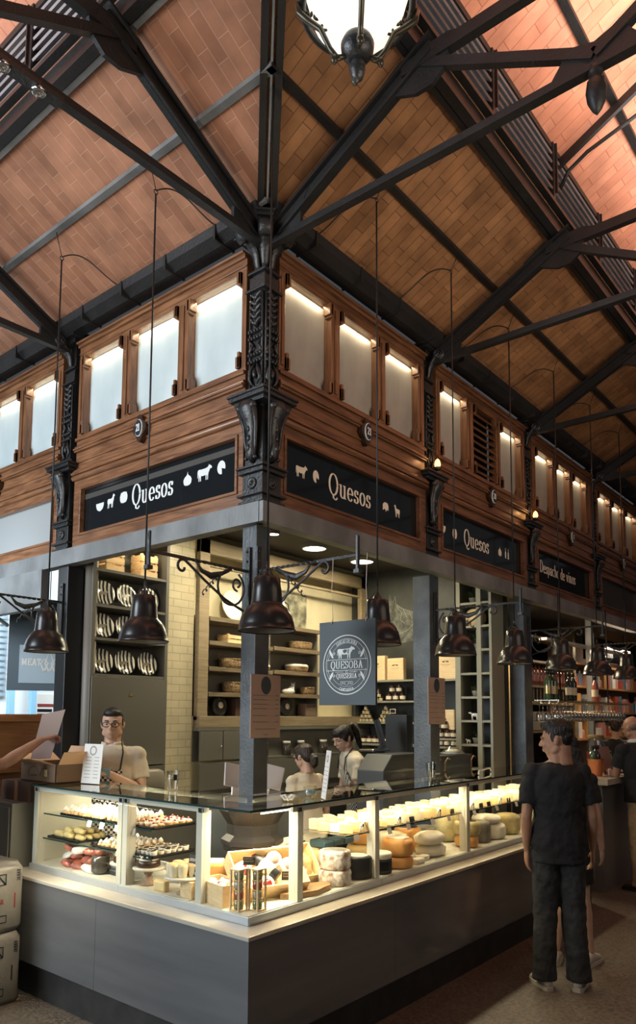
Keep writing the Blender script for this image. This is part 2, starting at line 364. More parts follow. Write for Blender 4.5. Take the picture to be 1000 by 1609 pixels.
# ------------------------------------------------------------------ roof ironwork
def gusset(mb, x, sw):
    pass
for sw in (False, True):
    side = 'left' if sw else 'right'
    t = T(sw)
    # eave strip, gutter, purlin, lantern sill beam (clerestory foot)
    m = MB(t); m.box((3.0, 2.86, ROOF(2.90)-.035), (16, 2.93, ROOF(2.90)-.005)); struct(m, 'trim_1' if sw else 'trim_2', STEEL if sw else IRON2)
    m = MB(t)
    pr = [(2.99, 4.70), (2.90, 4.70), (2.84, 4.74), (2.83, 4.80), (2.99, 4.80)]
    m.prism(pr, lambda a, b, q: (q, a, b), 3.05, 16)
    for i in range(26): m.box((3.4+i*.49, 2.825, 4.695), (3.415+i*.49, 3.0, 4.80))
    g = thing('eave_gutter', 'dark iron box gutter under the tiled roof along the %s front' % side, 'gutter', (9 if not sw else 3.0, 2.9 if not sw else 9, 4.7))
    m.build('trough', IRON2, g)
    m = MB(t); zz = ROOF(2.418); m.bar((2.52, 2.418, zz-.018), (16, 2.418, zz-.018), .045, .03, (0, 0, 1))
    m.single('roof_purlin', STEEL if sw else IRON2, '%s flat purlin strip across the tiled roof above the %s front' % ('grey' if sw else 'dark', side), 'roof purlin')
    g = thing('lantern_sill_beam', 'dark moulded iron beam where the %s tiled roof meets the louvres' % side, 'beam', (9 if not sw else 1.98, 1.86 if not sw else 9, 5.25))
    m = MB(t); m.bar((2.0, 1.90, 5.31), (16, 1.90, 5.31), .06, .12); m.bar((2.0, 1.87, 5.37), (16, 1.87, 5.37), .10, .03); m.build('beam', IRON2, g)
    m = MB(t); m.bar((2.05, 1.955, 5.275), (16, 1.955, 5.275), .035, .035); m.build('flange', STEEL if sw else IRON2, g)
    # louvred clerestory band: countable boards, one set per opening
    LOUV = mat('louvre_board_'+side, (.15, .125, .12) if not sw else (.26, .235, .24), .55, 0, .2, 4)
    P0 = 2.0; step = .975
    for i in range(12):
        a = P0+i*step; b = a+step
        g = thing('louvre_panel', '', 'louvre', (0, 0, 0))
        for q in range(7):
            z = 5.375+q*.068
            m = MB(t); m.add([(a, 1.862, z), (b, 1.862, z), (b, 1.905, z+.044), (a, 1.905, z+.044), (a, 1.855, z+.012), (b, 1.855, z+.012), (b, 1.898, z+.056), (a, 1.898, z+.056)],
                             [(0, 1, 2, 3), (7, 6, 5, 4), (0, 4, 5, 1), (1, 5, 6, 2), (2, 6, 7, 3), (3, 7, 4, 0)])
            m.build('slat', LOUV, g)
        g['label'] = 'horizontal louvre boards between the roof tiers above the %s front, bay %s' % (side, ['next to the corner', 'second', 'third', 'fourth', 'fifth', 'sixth', 'seventh', 'eighth', 'ninth', 'tenth', 'eleventh', 'farthest'][i]+(' from the corner' if i else ''))
        g['group'] = 'louvre panels of the '+side+' lantern'
        # clerestory post
        m = MB(t); m.bar((a, 1.88, 5.36), (a, 1.88, 5.88), .03, .06, (0, 1, 0)); m.bar((a+.022, 1.85, 5.50), (a+.022, 1.85, 5.88), .012, .03, (0, 1, 0))
        m.single('lantern_post', IRON2, 'short iron post against the louvres above the %s front, %s from the corner' % (side, ['first', 'second', 'third', 'fourth', 'fifth', 'sixth', 'seventh', 'eighth', 'ninth', 'tenth', 'eleventh', 'twelfth'][i]), 'post')
    m = MB(t); m.bar((1.95, 1.885, 5.855), (16, 1.885, 5.855), .05, .045)
    m.single('lantern_eave_beam', IRON2, 'thin iron beam along the foot of the bright pink lantern roof, %s side' % side, 'beam')
    m = MB(t); zz = 5.88+.42*SL; m.bar((1.6, 1.46, zz-.02), (16, 1.46, zz-.02), .05, .03)
    m.single('lantern_purlin', IRON2, 'dark purlin strip halfway up the bright lantern roof, %s side' % side, 'roof purlin')

ordn = ['corner', 'second', 'third', 'fourth', 'fifth', 'sixth']
COLR = [3.11, 5.07, 7.02, 8.97, 10.92, 12.87]
def truss(xc, sw, where):
    t = T(sw)
    g = thing('roof_truss', 'black iron roof truss springing from the %s' % where, 'roof truss', MB(t).T(xc, 2.9, 4.7) if sw else (xc, 2.9, 4.7))
    rz = lambda y: 4.82+SL*(2.75-y)-.03
    # rafter: I-section
    m = MB(t); a = (xc, 2.90, rz(2.90)); b = (xc, 1.80, rz(1.80))
    m.bar(a, b, .075, .018); m.bar((a[0], a[1], a[2]-.05), (b[0], b[1], b[2]-.05), .018, .10); m.bar((a[0], a[1], a[2]-.095), (b[0], b[1], b[2]-.095), .06, .016)
    m.build('rafter', IRON2, g)
    # tie
    m = MB(t); m.bar((xc, 2.95, 4.60), (xc, .97, 4.60), .05, .03); m.bar((xc, 2.80, 4.625), (xc, .97, 4.625), .02, .03); m.build('tie_bar', IRON2, g)
    # chord and brace beyond the lantern foot
    m = MB(t); m.bar((xc, 1.98, 5.17), (xc, .0, 5.17), .05, .07); m.build('collar', IRON2, g)
    m = MB(t); m.bar((xc, 1.85, 5.15), (xc, .97, 4.66), .045, .05); m.build('brace', IRON2, g)
    m = MB(t); m.bar((xc, .09, 5.15), (xc, .97, 4.66), .045, .05); m.build('brace', IRON2, g)
    m = MB(t); m.bar((xc, -.2, 4.60), (xc, .97, 4.60), .05, .03); m.build('tie_bar', IRON2, g)
    # rounded gussets
    def gp(pts):
        mm = MB(t); mm.prism(pts, lambda a, b, q: (q, a, b), xc-.012, xc+.012); mm.build('gusset_plate', IRON2, g)
    gp([(2.95, 4.60), (2.95, 4.78), (2.86, 4.78), (2.62, 4.86), (2.66, 4.80), (2.70, 4.72), (2.70, 4.64), (2.68, 4.60)])
    gp([(2.08, 5.08), (2.16, 5.14), (2.0, 5.24), (1.70, 5.24), (1.60, 5.20), (1.70, 5.14), (1.72, 5.06), (1.80, 5.00), (1.90, 5.00)])
    gp([(1.18, 4.62), (1.12, 4.70), (1.10, 4.76), (.97, 4.72), (.84, 4.76), (.82, 4.70), (.76, 4.62)])
    m = MB(t); c = (xc, .97, 0)
    m.lathe([(.012, 4.62), (.03, 4.60), (.032, 4.57), (.018, 4.55), (.04, 4.53), (.046, 4.49), (.040, 4.44), (.022, 4.40), (.004, 4.375)], c, 14); m.build('pinecone_boss', IRON2, g)
    # lantern rafter and its curved bracket
    m = MB(t); m.bar((xc, 1.88, 5.80), (xc, .98, 5.80+.9*SL), .03, .06); m.build('lantern_rafter', IRON2, g)
    m = MB(t); m.tube([(xc, 1.87, 5.60), (xc, 1.80, 5.72), (xc, 1.66, 5.80), (xc, 1.3, 5.90), (xc, .98, 6.0)], .014, 6); m.build('curved_bracket', IRON2, g)
    return g
for i, x in enumerate(COLR): truss(x, False, ordn[i]+' column of the right front' if i else 'corner column towards the right aisle')
for i, u in enumerate((3.11, 5.25, 7.3)): truss(u+ (0 if i else 0), True, ['corner column towards the left aisle', 'second column of the left front', 'third column of the left front'][i])
# hip rafter on the diagonal
g = thing('hip_rafter', 'massive black iron hip rafter rising from the corner column towards the viewer', 'roof truss', (3.0, 2.88, 4.8))
a = Vector((3.06, 2.94, 4.83)); b = Vector((1.94, 1.82, 4.83+1.12*SL)); dd = Vector((1, -1, 0)).normalized()
for o_, part in ((.032, 'side_channel'), (-.032, 'side_channel')):
    m = MB(); m.bar(a+dd*o_, b+dd*o_, .022, .11); m.bar(a+dd*o_*1.3+Vector((0, 0, -.05)), b+dd*o_*1.3+Vector((0, 0, -.05)), .036, .014); m.build(part, IRON2, g)
m = MB(); m.bar(a+Vector((0, 0, .02)), b+Vector((0, 0, .02)), .06, .02); m.build('web_plate', IRON2, g)
m = MB(); m.bar(a+Vector((0, 0, -.05)), b+Vector((0, 0, -.05)), .012, .012); m.build('rod', STEEL, g)
# plate with two round bosses on the left tie bar
g = thing('splice_plate', 'dark iron splice plate with two polished round bosses on the tie bar at top left', 'metal plate', (1.5, 2.95, 4.56))
m = MB(); m.box((1.30, 2.925, 4.54), (1.68, 2.985, 4.565)); m.build('plate', IRON, g)
for x in (1.40, 1.57):
    m = MB(); m.lathe([(.034, 4.54), (.034, 4.532), (.022, 4.522), (.022, 4.53), (.006, 4.515), (.002, 4.512)], (x, 2.955, 0), 18); m.build('round_boss', CHROME, g)
# ------------------------------------------------------------------ lettering: pen-stroke Didone glyphs and small silhouettes
def A(cx, cy, rx, ry, a0, a1, n=14): return [(cx+rx*math.cos(math.radians(a0+(a1-a0)*i/n)), cy+ry*math.sin(math.radians(a0+(a1-a0)*i/n))) for i in range(n+1)]
XH = .62
GL = {
 'Q': (.86, [A(.42, .5, .34, .5, 0, 360, 28), [(.40, .02), (.42, -.14), (.52, -.20), (.64, -.20), (.74, -.10)]]),
 'O': (.86, [A(.42, .5, .34, .5, 0, 360, 28)]), 'o': (.56, [A(.27, .31, .21, .31, 0, 360, 22)]),
 'u': (.66, [[(.14, .62), (.14, .18)], A(.30, .18, .16, .18, 180, 350, 10), [(.48, .62), (.48, 0)], [(.02, .61), (.14, .61)], [(.36, .61), (.48, .61)], [(.48, .01), (.60, .01)]]),
 'e': (.54, [A(.26, .31, .21, .31, 0, 320, 20), [(.05, .33), (.47, .33)]]),
 's': (.46, [A(.22, .465, .13, .15, 40, 250, 12), A(.22, .16, .15, .155, 100, -140, 12), [(.34, .60), (.34, .46)], [(.07, .16), (.07, .02)]]),
 'D': (.88, [[(.16, 0), (.16, 1)], A(.30, .5, .44, .5, -90, 90, 18), [(.04, .99), (.34, .99)], [(.04, .01), (.34, .01)]]),
 'p': (.62, [[(.14, .62), (.14, -.28)], A(.31, .31, .21, .31, -160, 160, 20), [(.02, .61), (.14, .61)], [(.03, -.27), (.26, -.27)]]),
 'a': (.56, [A(.24, .46, .16, .16, 150, 0, 10), [(.40, .46), (.40, .06), (.46, .01), (.54, .03)], A(.22, .17, .16, .17, 70, 360, 16), [(.09, .52), (.12, .46)]]),
 'c': (.50, [A(.26, .31, .21, .31, 45, 318, 20)]),
 'h': (.66, [[(.14, 1), (.14, 0)], A(.31, .42, .17, .20, 170, 0, 10), [(.48, .42), (.48, 0)], [(.03, .99), (.14, .99)], [(.03, .01), (.25, .01)], [(.38, .01), (.60, .01)]]),
 'd': (.64, [[(.48, 1), (.48, 0)], A(.29, .31, .21, .31, 20, 340, 20), [(.36, .99), (.48, .99)], [(.48, .01), (.60, .01)]]),
 'v': (.60, [[(.08, .62), (.30, 0)], [(.30, 0), (.50, .62)], [(0, .61), (.18, .61)], [(.42, .61), (.58, .61)]]),
 'i': (.30, [[(.14, .62), (.14, 0)], [(.03, .61), (.14, .61)], [(.03, .01), (.26, .01)], [(.14, .90), (.14, .80)]]),
 'n': (.66, [[(.14, .62), (.14, 0)], A(.31, .42, .17, .20, 170, 0, 10), [(.48, .42), (.48, 0)], [(.03, .61), (.14, .61)], [(.03, .01), (.25, .01)], [(.38, .01), (.60, .01)]]),
 'l': (.30, [[(.14, 1), (.14, 0)], [(.03, .99), (.14, .99)], [(.03, .01), (.26, .01)]]),
 'S': (.62, [A(.30, .75, .20, .24, 30, 250, 14), A(.30, .26, .23, .25, 100, -150, 14), [(.50, .98), (.50, .76)], [(.07, .26), (.07, .02)]]),
 'E': (.72, [[(.16, 0), (.16, 1)], [(.04, .99), (.62, .99)], [(.04, .01), (.64, .01)], [(.16, .52), (.48, .52)], [(.62, 1), (.62, .78)], [(.64, 0), (.64, .22)], [(.48, .62), (.48, .42)]]),
 'U': (.84, [[(.16, 1), (.16, .30)], A(.40, .30, .24, .30, 180, 360, 12), [(.64, .30), (.64, 1)], [(.04, .99), (.30, .99)], [(.54, .99), (.74, .99)]]),
 'B': (.76, [[(.16, 0), (.16, 1)], A(.36, .76, .22, .24, -90, 90, 12), A(.38, .26, .28, .26, -90, 90, 12), [(.04, .99), (.38, .99)], [(.16, .52), (.38, .52)], [(.04, .01), (.38, .01)]]),
 'A': (.80, [[(.14, 0), (.38, 1)], [(.38, 1), (.64, 0)], [(.24, .34), (.54, .34)], [(.04, .01), (.26, .01)], [(.52, .01), (.76, .01)]]),
 'R': (.80, [[(.16, 0), (.16, 1)], A(.36, .74, .22, .26, -90, 90, 12), [(.04, .99), (.38, .99)], [(.16, .49), (.38, .49)], [(.38, .49), (.64, 0)], [(.04, .01), (.30, .01)], [(.60, .01), (.74, .01)]]),
 'I': (.40, [[(.18, 0), (.18, 1)], [(.04, .99), (.32, .99)], [(.04, .01), (.32, .01)]]),
 'C': (.78, [A(.42, .5, .34, .5, 40, 320, 22), [(.70, .98), (.70, .74)]]),
 'N': (.86, [[(.16, 0), (.16, 1)], [(.16, 1), (.66, 0)], [(.66, 0), (.66, 1)], [(.04, .99), (.2, .99)], [(.04, .01), (.28, .01)], [(.54, .99), (.78, .99)]]),
 'T': (.70, [[(.34, 0), (.34, 1)], [(.04, .99), (.64, .99)], [(.04, .99), (.04, .78)], [(.64, .99), (.64, .78)], [(.22, .01), (.46, .01)]]),
 'G': (.86, [A(.42, .5, .34, .5, 40, 335, 22), [(.72, .40), (.72, .06)], [(.56, .40), (.80, .40)]]),
 'M': (1.0, [[(.16, 0), (.16, 1)], [(.16, 1), (.46, .2)], [(.46, .2), (.78, 1)], [(.78, 1), (.78, 0)]]),
 'Y': (.76, [[(.08, 1), (.36, .5)], [(.36, .5), (.64, 1)], [(.36, .5), (.36, 0)]]), 'F': (.66, [[(.16, 0), (.16, 1)], [(.16, .99), (.60, .99)], [(.16, .52), (.48, .52)]]),
 'L': (.64, [[(.16, 0), (.16, 1)], [(.16, .01), (.60, .01)]]), 'V': (.76, [[(.08, 1), (.36, 0)], [(.36, 0), (.64, 1)]]),
 '2': (.56, [A(.27, .74, .19, .25, 170, -30, 12), [(.44, .62), (.08, .02)], [(.06, .03), (.48, .03)], [(.48, .03), (.50, .18)]]),
 '1': (.44, [[(.22, 0), (.22, 1)], [(.08, .86), (.22, .99)], [(.08, .01), (.36, .01)]]),
 '0': (.56, [A(.26, .5, .20, .5, 0, 360, 20)]), '4': (.56, [[(.38, 0), (.38, 1)], [(.38, 1), (.04, .3)], [(.04, .3), (.52, .3)]]),
 '5': (.56, [[(.12, .98), (.12, .52)], A(.24, .32, .2, .30, 120, -140, 14), [(.12, .97), (.44, .97)]]),
 ' ': (.34, []), '.': (.2, [[(.08, .02), (.08, .10)]]),
}
def twidth(t, sp=.06): return sum(GL[c][0]+sp for c in t)-sp
def pen(mb, pts, fn, thick, thin, off=0):
    # one ribbon per stroke, each stroke a hair in front of the last so that they never share a plane
    pts = [p for i, p in enumerate(pts) if i == 0 or math.hypot(p[0]-pts[i-1][0], p[1]-pts[i-1][1]) > 1e-6]
    n = len(pts); k_ = (len(mb.f) % 11)*.00012; vs = []
    if n < 2: return
    for i in range(n):
        a = pts[max(i-1, 0)]; b = pts[min(i+1, n-1)]; dx, dy = b[0]-a[0], b[1]-a[1]; l = math.hypot(dx, dy) or 1
        w = thin+(thick-thin)*(abs(dy)/l)**1.5; nx, ny = -dy/l*w/2, dx/l*w/2
        ex, ey = (0, 0) if 0 < i < n-1 else ((-1 if i == 0 else 1)*dx/l*thin*.3, (-1 if i == 0 else 1)*dy/l*thin*.3)
        vs.append(fn(pts[i][0]+nx+ex, pts[i][1]+ny+ey, k_)); vs.append(fn(pts[i][0]-nx+ex, pts[i][1]-ny+ey, k_))
    mb.add(vs, [(2*i, 2*i+1, 2*i+3, 2*i+2) for i in range(n-1)])
def text(mb, s, fn, h, x0=0, y0=0, thick=.135, thin=.045, cond=1.0, sp=.06):
    x = x0
    for ch in s:
        adv, st = GL[ch]
        for p in st: pen(mb, [(x+a*h*cond, y0+b*h) for a, b in p], fn, thick*h, thin*h)
        x += (adv+sp)*h*cond
    return x
def atext(mb, s, fn, h, R, mid, up=True, thick=.17, thin=.07, cond=.8):        # text on an arc of radius R centred on angle mid (deg)
    w = twidth(s)*h*cond; x = -w/2
    for ch in s:
        adv, st = GL[ch]
        for p in st:
            q = []
            for a, b in p:
                t = (x+a*h*cond)/R
                if up: an = math.radians(mid)-t; r = R+b*h
                else: an = math.radians(mid)+t; r = R-b*h+h*.5
                q.append((r*math.cos(an), r*math.sin(an)))
            pen(mb, q, fn, thick*h, thin*h)
        x += (adv+.06)*h*cond
COW = [(0,.50),(.02,.60),(.10,.64),(.30,.62),(.55,.63),(.70,.66),(.76,.72),(.80,.80),(.83,.74),(.92,.72),(1.0,.60),(.97,.55),(.88,.56),(.82,.46),(.76,.36),(.74,.24),(.73,.02),(.68,.02),(.67,.22),(.62,.30),(.62,.02),(.57,.02),(.56,.28),(.36,.26),(.26,.30),(.24,.18),(.25,.02),(.20,.02),(.17,.20),(.14,.28),(.13,.02),(.08,.02),(.07,.30),(.04,.44),(.03,.20),(.0,.22)]
SHEEP = [(0,.40),(.02,.58),(.12,.64),(.45,.62),(.60,.68),(.66,.84),(.74,.92),(.80,.86),(.92,.80),(.90,.74),(.80,.70),(.78,.50),(.70,.34),(.68,.02),(.62,.02),(.60,.28),(.56,.28),(.55,.02),(.49,.02),(.48,.30),(.26,.30),(.22,.02),(.16,.02),(.16,.26),(.11,.24),(.10,.02),(.04,.02),(.06,.30)]
BULB = [(.5,.98),(.54,.80),(.62,.70),(.82,.60),(.96,.40),(.92,.16),(.78,.04),(.5,.0),(.22,.04),(.08,.16),(.04,.40),(.18,.60),(.38,.70),(.46,.80)]
HALF = [(0,.62),(1,.62),(.98,.40),(.86,.16),(.66,.04),(.5,0),(.34,.04),(.14,.16),(.02,.40)]
BARREL = [(.12,.92),(.5,1),(.88,.92),(1,.6),(.98,.3),(.84,.06),(.5,0),(.16,.06),(.02,.3),(0,.6)]
WHEEL = [(.5+.5*math.cos(a), .5+.5*math.sin(a)) for a in [math.radians(-20+i*13) for i in range(24)]]+[(.55, .45)]
BOTTLE = [(.3,0),(.7,0),(.7,.6),(.56,.74),(.56,1),(.44,1),(.44,.74),(.3,.6)]
def icon(mb, poly, fn, x, y, w, h, flip=False):
    ps = [fn(x+((1-a) if flip else a)*w, y+b*h) for a, b in poly]
    mb.add(ps, [tuple(range(len(ps)))])

# ------------------------------------------------------------------ upper facade of carved oak
ENAMEL = mat('enamel_plaque', (.03, .035, .05), .2)
PLAQ = mat('bronze_plaque', (.05, .03, .02), .35, .4)
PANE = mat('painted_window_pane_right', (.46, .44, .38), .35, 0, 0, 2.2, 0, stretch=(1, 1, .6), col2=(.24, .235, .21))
PANEL_ = mat('painted_pane_left_daylit', (.62, .72, .74), .35, 0, 0, 2.0, 0, stretch=(1, 1, .6), col2=(.44, .54, .56))  # daylight on the left panes is put into this paler, bluer colour
wcount = [0]
def bay(side, u0, u1, wins, plaque, signname, louvre=-1, signglass=SIGNBLK):
    T_ = sideR if side == 'R' else sideL
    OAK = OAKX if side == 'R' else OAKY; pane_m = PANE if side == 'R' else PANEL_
    wn = 'wall_right' if side == 'R' else 'wall_left'
    m = MB(T_)
    m.box((u0, -.05, 2.97), (u1, .02, 3.085)); m.box((u0, -.05, 3.44), (u1, .02, 3.52))
    m.box((u0, -.05, 3.085), (u0+.055, .02, 3.44)); m.box((u1-.10, -.05, 3.085), (u1, .02, 3.44)); m.box((u0, -.12, 2.97), (u1, -.03, 3.85))
    m.box((u0, -.05, 3.52), (u1, .012, 3.84))
    def rnd(z, r, w): m.tube([(u0, w, z), (u1, w, z)], r, 10)
    rnd(3.535, .022, .03); m.box((u0, 0, 3.555), (u1, .055, 3.575)); m.box((u0, 0, 3.575), (u1, .04, 3.59)); m.box((u0, 0, 3.595), (u1, .03, 3.602))
    m.box((u0, 0, 3.66), (u1, .022, 3.672)); m.box((u0, 0, 3.745), (u1, .035, 3.76)); m.box((u0, 0, 3.76), (u1, .045, 3.772)); rnd(3.786, .012, .02)
    m.box((u0, -.06, 3.835), (u1, .03, 3.86)); m.box((u0, -.06, 3.855), (u1, .01, 3.885))
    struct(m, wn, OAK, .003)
    # header
    m = MB(T_); m.box((u0, -.06, 4.515), (u1, .01, 4.60)); m.box((u0, -.06, 4.60), (u1, .03, 4.625)); m.box((u0, -.06, 4.625), (u1, .05, 4.64)); m.box((u0, -.12, 4.515), (u1, -.075, 4.70))
    m.box((u0, -.02, 4.548), (u1, .018, 4.556))
    struct(m, wn, OAK, .003)
    # stiles with notched blocks
    edges = [u0]+[e for a, b in wins for e in (a, b)]+[u1]
    for i in range(0, len(edges), 2):
        a, b = edges[i], edges[i+1]
        m = MB(T_); m.box((a, -.07, 3.88), (b, .012, 4.52)); 
        if b-a > .05: m.box(((a+b)/2-.012, .012, 3.90), ((a+b)/2+.012, .022, 4.50))
        for z0, z1 in ((3.885, 3.96), (4.44, 4.52)):
            for s_, e in ((-1, a), (1, b)):
                if (s_ == -1 and i == 0) or (s_ == 1 and i == len(edges)-2): continue
                m.box((min(e, e+s_*.035), -.03, z0), (max(e, e+s_*.035), .03, z1)); m.box((min(e, e+s_*.02), -.03, z0-.015 if z1 > 4 else z0), (max(e, e+s_*.02), .03, z1+(.03 if z0 < 4 else 0)))
        struct(m, wn, OAKZ, .003)
    for i, (a, b) in enumerate(wins):
        wcount[0] += 1
        if i == louvre:
            g = thing('wooden_louvre', 'weathered wooden louvre of tilted boards filling the middle window above the second Quesos sign', 'louvre', T_((a+b)/2, -.03, 3.88))
            for q in range(9):
                z = 3.91+q*.066
                m = MB(T_); m.add([(a, .0, z), (b, .0, z), (b, -.05, z+.045), (a, -.05, z+.045), (a, .012, z+.012), (b, .012, z+.012), (b, -.038, z+.057), (a, -.038, z+.057)], [(0,1,2,3),(7,6,5,4),(0,4,5,1),(1,5,6,2),(2,6,7,3),(3,7,4,0)])
                m.build('slat', OAKX, g)
            m = MB(T_); m.box((a, -.10, 3.88), (b, -.085, 4.52)); m.build('backing', BLACKP, g)
            continue
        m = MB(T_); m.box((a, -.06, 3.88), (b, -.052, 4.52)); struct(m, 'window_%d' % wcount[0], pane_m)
        # warm lamp strip tucked behind the top rail
        p = T_((a+b)/2, -.030, 4.508); q = T_((a+b)/2, -.058, 4.38)
        L_ = area('window_strip', p, q, (b-a)*.96 , .012, .95 if side == 'R' else 1.1, (1, .80, .52))
    # sign panel
    a, b = u0+.055, u1-.10
    g = thing('shop_sign', signname[0], 'sign', T_((a+b)/2, 0, 3.085))
    m = MB(T_); m.box((a, -.03, 3.085), (b, -.012, 3.44)); m.build('panel', signglass, g)
    m = MB(T_)
    for q in ((a-.012, 3.073, b+.012, 3.092), (a-.012, 3.434, b+.012, 3.453), (a-.012, 3.09, a+.008, 3.436), (b-.008, 3.09, b+.012, 3.436)): m.box((q[0], -.01, q[1]), (q[2], .032, q[3]))
    m.build('sign_frame', OAKX if side == 'R' else OAKY, g, .003)
    if side == 'R': fn = lambda x, y, o=0: (x, 3.0+.0105-o, y)
    else: fn = lambda x, y, o=0: (3.12+.0105-o, -x, y)
    L = MB(); signname[1](L, fn, a, b); L.v and L.build('lettering', LETTER if side == 'R' else LETTERG, g, recalc=False)
    # number plaque
    if plaque:
        u = plaque[0]; g = thing('number_plaque', plaque[1], 'number plaque', T_(u, .03, 3.66))
        el = lambda rx, ry, n=28: [(u+rx*math.cos(2*PI*i/n), 3.725+ry*math.sin(2*PI*i/n)) for i in range(n)]
        ff = lambda a, b, q: T_(a, q, b)
        m = MB(); 
        shp = [(u+(.062+.012*math.cos(4*t))*math.cos(t), 3.725+(.088+.012*math.cos(4*t))*math.sin(t)) for t in [2*PI*i/40 for i in range(40)]]
        m.prism(shp, ff, .02, .055); m.build('carved_back', PLAQ, g)
        m = MB(); m.prism(el(.040, .062), ff, .055, .064); m.build('enamel_oval', LETTERG, g)
        m = MB(); m.prism(el(.036, .058), ff, .064, .067); m.build('enamel_face', ENAMEL, g)
        L = MB(); s = plaque[2]; h = .052
        if side == 'R': fn2 = lambda x, y, o=0: (x, 3.0-.0685-o, y); x0 = u-twidth(s)*h*.8/2
        else: fn2 = lambda x, y, o=0: (3.12-.0685-o, -x, y); x0 = -u-twidth(s)*h*.8/2
        text(L, s, fn2, h, x0, 3.70, .17, .06, .8); L.build('number', LETTERG, g, recalc=False)

def q_right(L, fn, a, b):
    icon(L, COW, fn, 3.43, 3.235, .115, .115); icon(L, WHEEL, fn, 3.60, 3.24, .062, .085)
    text(L, 'Quesos', fn, .145, 3.765, 3.205, cond=.88); icon(L, [(0,.1),(0,.7),(.3,.95),(.8,.95),(1,.7),(1,.2),(.7,.25),(.55,0),(.4,.3)], fn, 4.41, 3.225, .075, .075); icon(L, SHEEP, fn, 4.555, 3.215, .085, .105, True)
def q_second(L, fn, a, b):
    icon(L, HALF, fn, 5.27, 3.235, .07, .10); icon(L, BARREL, fn, 5.46, 3.22, .075, .09)
    text(L, 'Quesos', fn, .145, 5.66, 3.20, cond=.86); icon(L, BULB, fn, 6.33, 3.22, .075, .10); icon(L, BOTTLE, fn, 6.46, 3.22, .06, .10); icon(L, BOTTLE, fn, 6.52, 3.22, .06, .10)
def q_despacho(L, fn, a, b):
    icon(L, BOTTLE, fn, 7.20, 3.20, .07, .16); text(L, 'Despacho de vinos', fn, .125, 7.31, 3.22, cond=.80)
def q_left(L, fn, a, b):
    x = lambda y: -y
    icon(L, HALF, fn, x(4.76), 3.235, .10, .10); icon(L, SHEEP, fn, x(4.615), 3.235, .10, .115, False); icon(L, BARREL, fn, x(4.46), 3.245, .09, .085)
    text(L, 'Quesos', fn, .150, x(4.315), 3.205, cond=.80); icon(L, BULB, fn, x(3.755), 3.235, .09, .10); icon(L, COW, fn, x(3.61), 3.235, .14, .13); icon(L, WHEEL, fn, x(3.42), 3.245, .075, .09)
none = lambda L, fn, a, b: None
REFL = mat('clear_fascia_glass', (.05, .055, .058), .06, 0, spec=.9)
bay('R', 3.235, 4.975, [(3.29, 3.76), (3.857, 4.325), (4.42, 4.888)], (4.13, 'oval enamel plaque numbered 21 on the right front beside the hanging cable', '21'), ('black fascia sign reading Quesos with cow and wheel, right of the corner column', q_right))
bay('R', 5.17, 6.93, [(5.235, 5.70), (5.825, 6.285), (6.375, 6.835)], (6.12, 'oval enamel plaque numbered 20 above the second Quesos sign', '20'), ('black fascia sign reading Quesos with two bottles, second along the right front', q_second), 1)
bay('R', 7.12, 8.88, [(7.20, 7.655), (7.765, 8.16), (8.275, 8.69)], (8.1, 'dark carved oval plaque above the Despacho de vinos sign', '11'), ('black glass fascia sign reading Despacho de vinos with a bottle', q_despacho))
bay('R', 9.07, 10.83, [(9.12, 9.56), (9.66, 10.12), (10.23, 10.70)], (9.95, 'dark carved oval plaque on the fourth bay of the right front', '11'), ('reflective unlettered glass fascia in the fourth bay of the right front', none), -1, REFL)
bay('R', 11.02, 12.78, [(11.1, 11.56), (11.66, 12.12), (12.23, 12.70)], None, ('reflective unlettered glass fascia in the fifth bay of the right front', none), -1, REFL)
bay('L', 3.155, 5.02, [(3.195, 3.71), (3.815, 4.35), (4.45, 4.955)], (4.165, 'oval enamel plaque numbered 21 on the left front above the Quesos sign', '21'), ('black glass fascia sign reading Quesos with cheeses, goat and cow, left of the corner column', q_left))
bay('L', 5.26, 7.10, [(5.33, 5.83), (5.935, 6.42), (6.52, 7.0)], (6.22, 'carved plaque cut by the left edge of the picture', '22'), ('glass fascia reflecting bright daylight at the far left', none), -1, mat('daylit_fascia_glass', (.35, .37, .37), .05, 0, spec=1.0))  # reflected daylight is put into this fascia glass as a paler base colour

# interior ceilings and partition walls of the stalls
m = MB(); m.box((3.13, 3.09, 3.36), (6.98, 5.4, 3.40)); struct(m, 'ceiling', CEILD)
m = MB(); m.box((3.20, 3.10, 2.97), (6.9, 3.12, 3.40)); struct(m, 'wall_right', CEILD)
m = MB(); m.box((3.22, 3.12, 2.97), (3.24, 5.05, 3.40)); struct(m, 'wall_left', CEILD)
m = MB(); m.box((7.05, 3.09, 3.0), (30, 5.4, 3.05)); struct(m, 'ceiling', CEILD)

# ------------------------------------------------------------------ steel beams over the counters
g = thing('steel_beam', 'worn grey steel beam running above the right counter', 'beam', (9, 2.98, 2.86))
m = MB(); m.box((3.09, 2.953, 2.86), (16, 2.965, 2.985)); m.box((3.09, 2.965, 2.86), (16, 3.04, 2.872)); m.build('web', STEEL, g)
m = MB(); m.box((3.071, 2.952, 2.86), (3.090, 2.99, 2.985)); m.build('end_plate', STEEL, g, .002)
g = thing('steel_beam', 'pale grey steel beam running above the left counter', 'beam', (3.1, 6, 2.86))
m = MB(); m.box((3.066, 2.985, 2.86), (3.078, 12, 2.985)); m.box((3.078, 3.0, 2.86), (3.15, 12, 2.872)); m.build('web', STEEL, g)

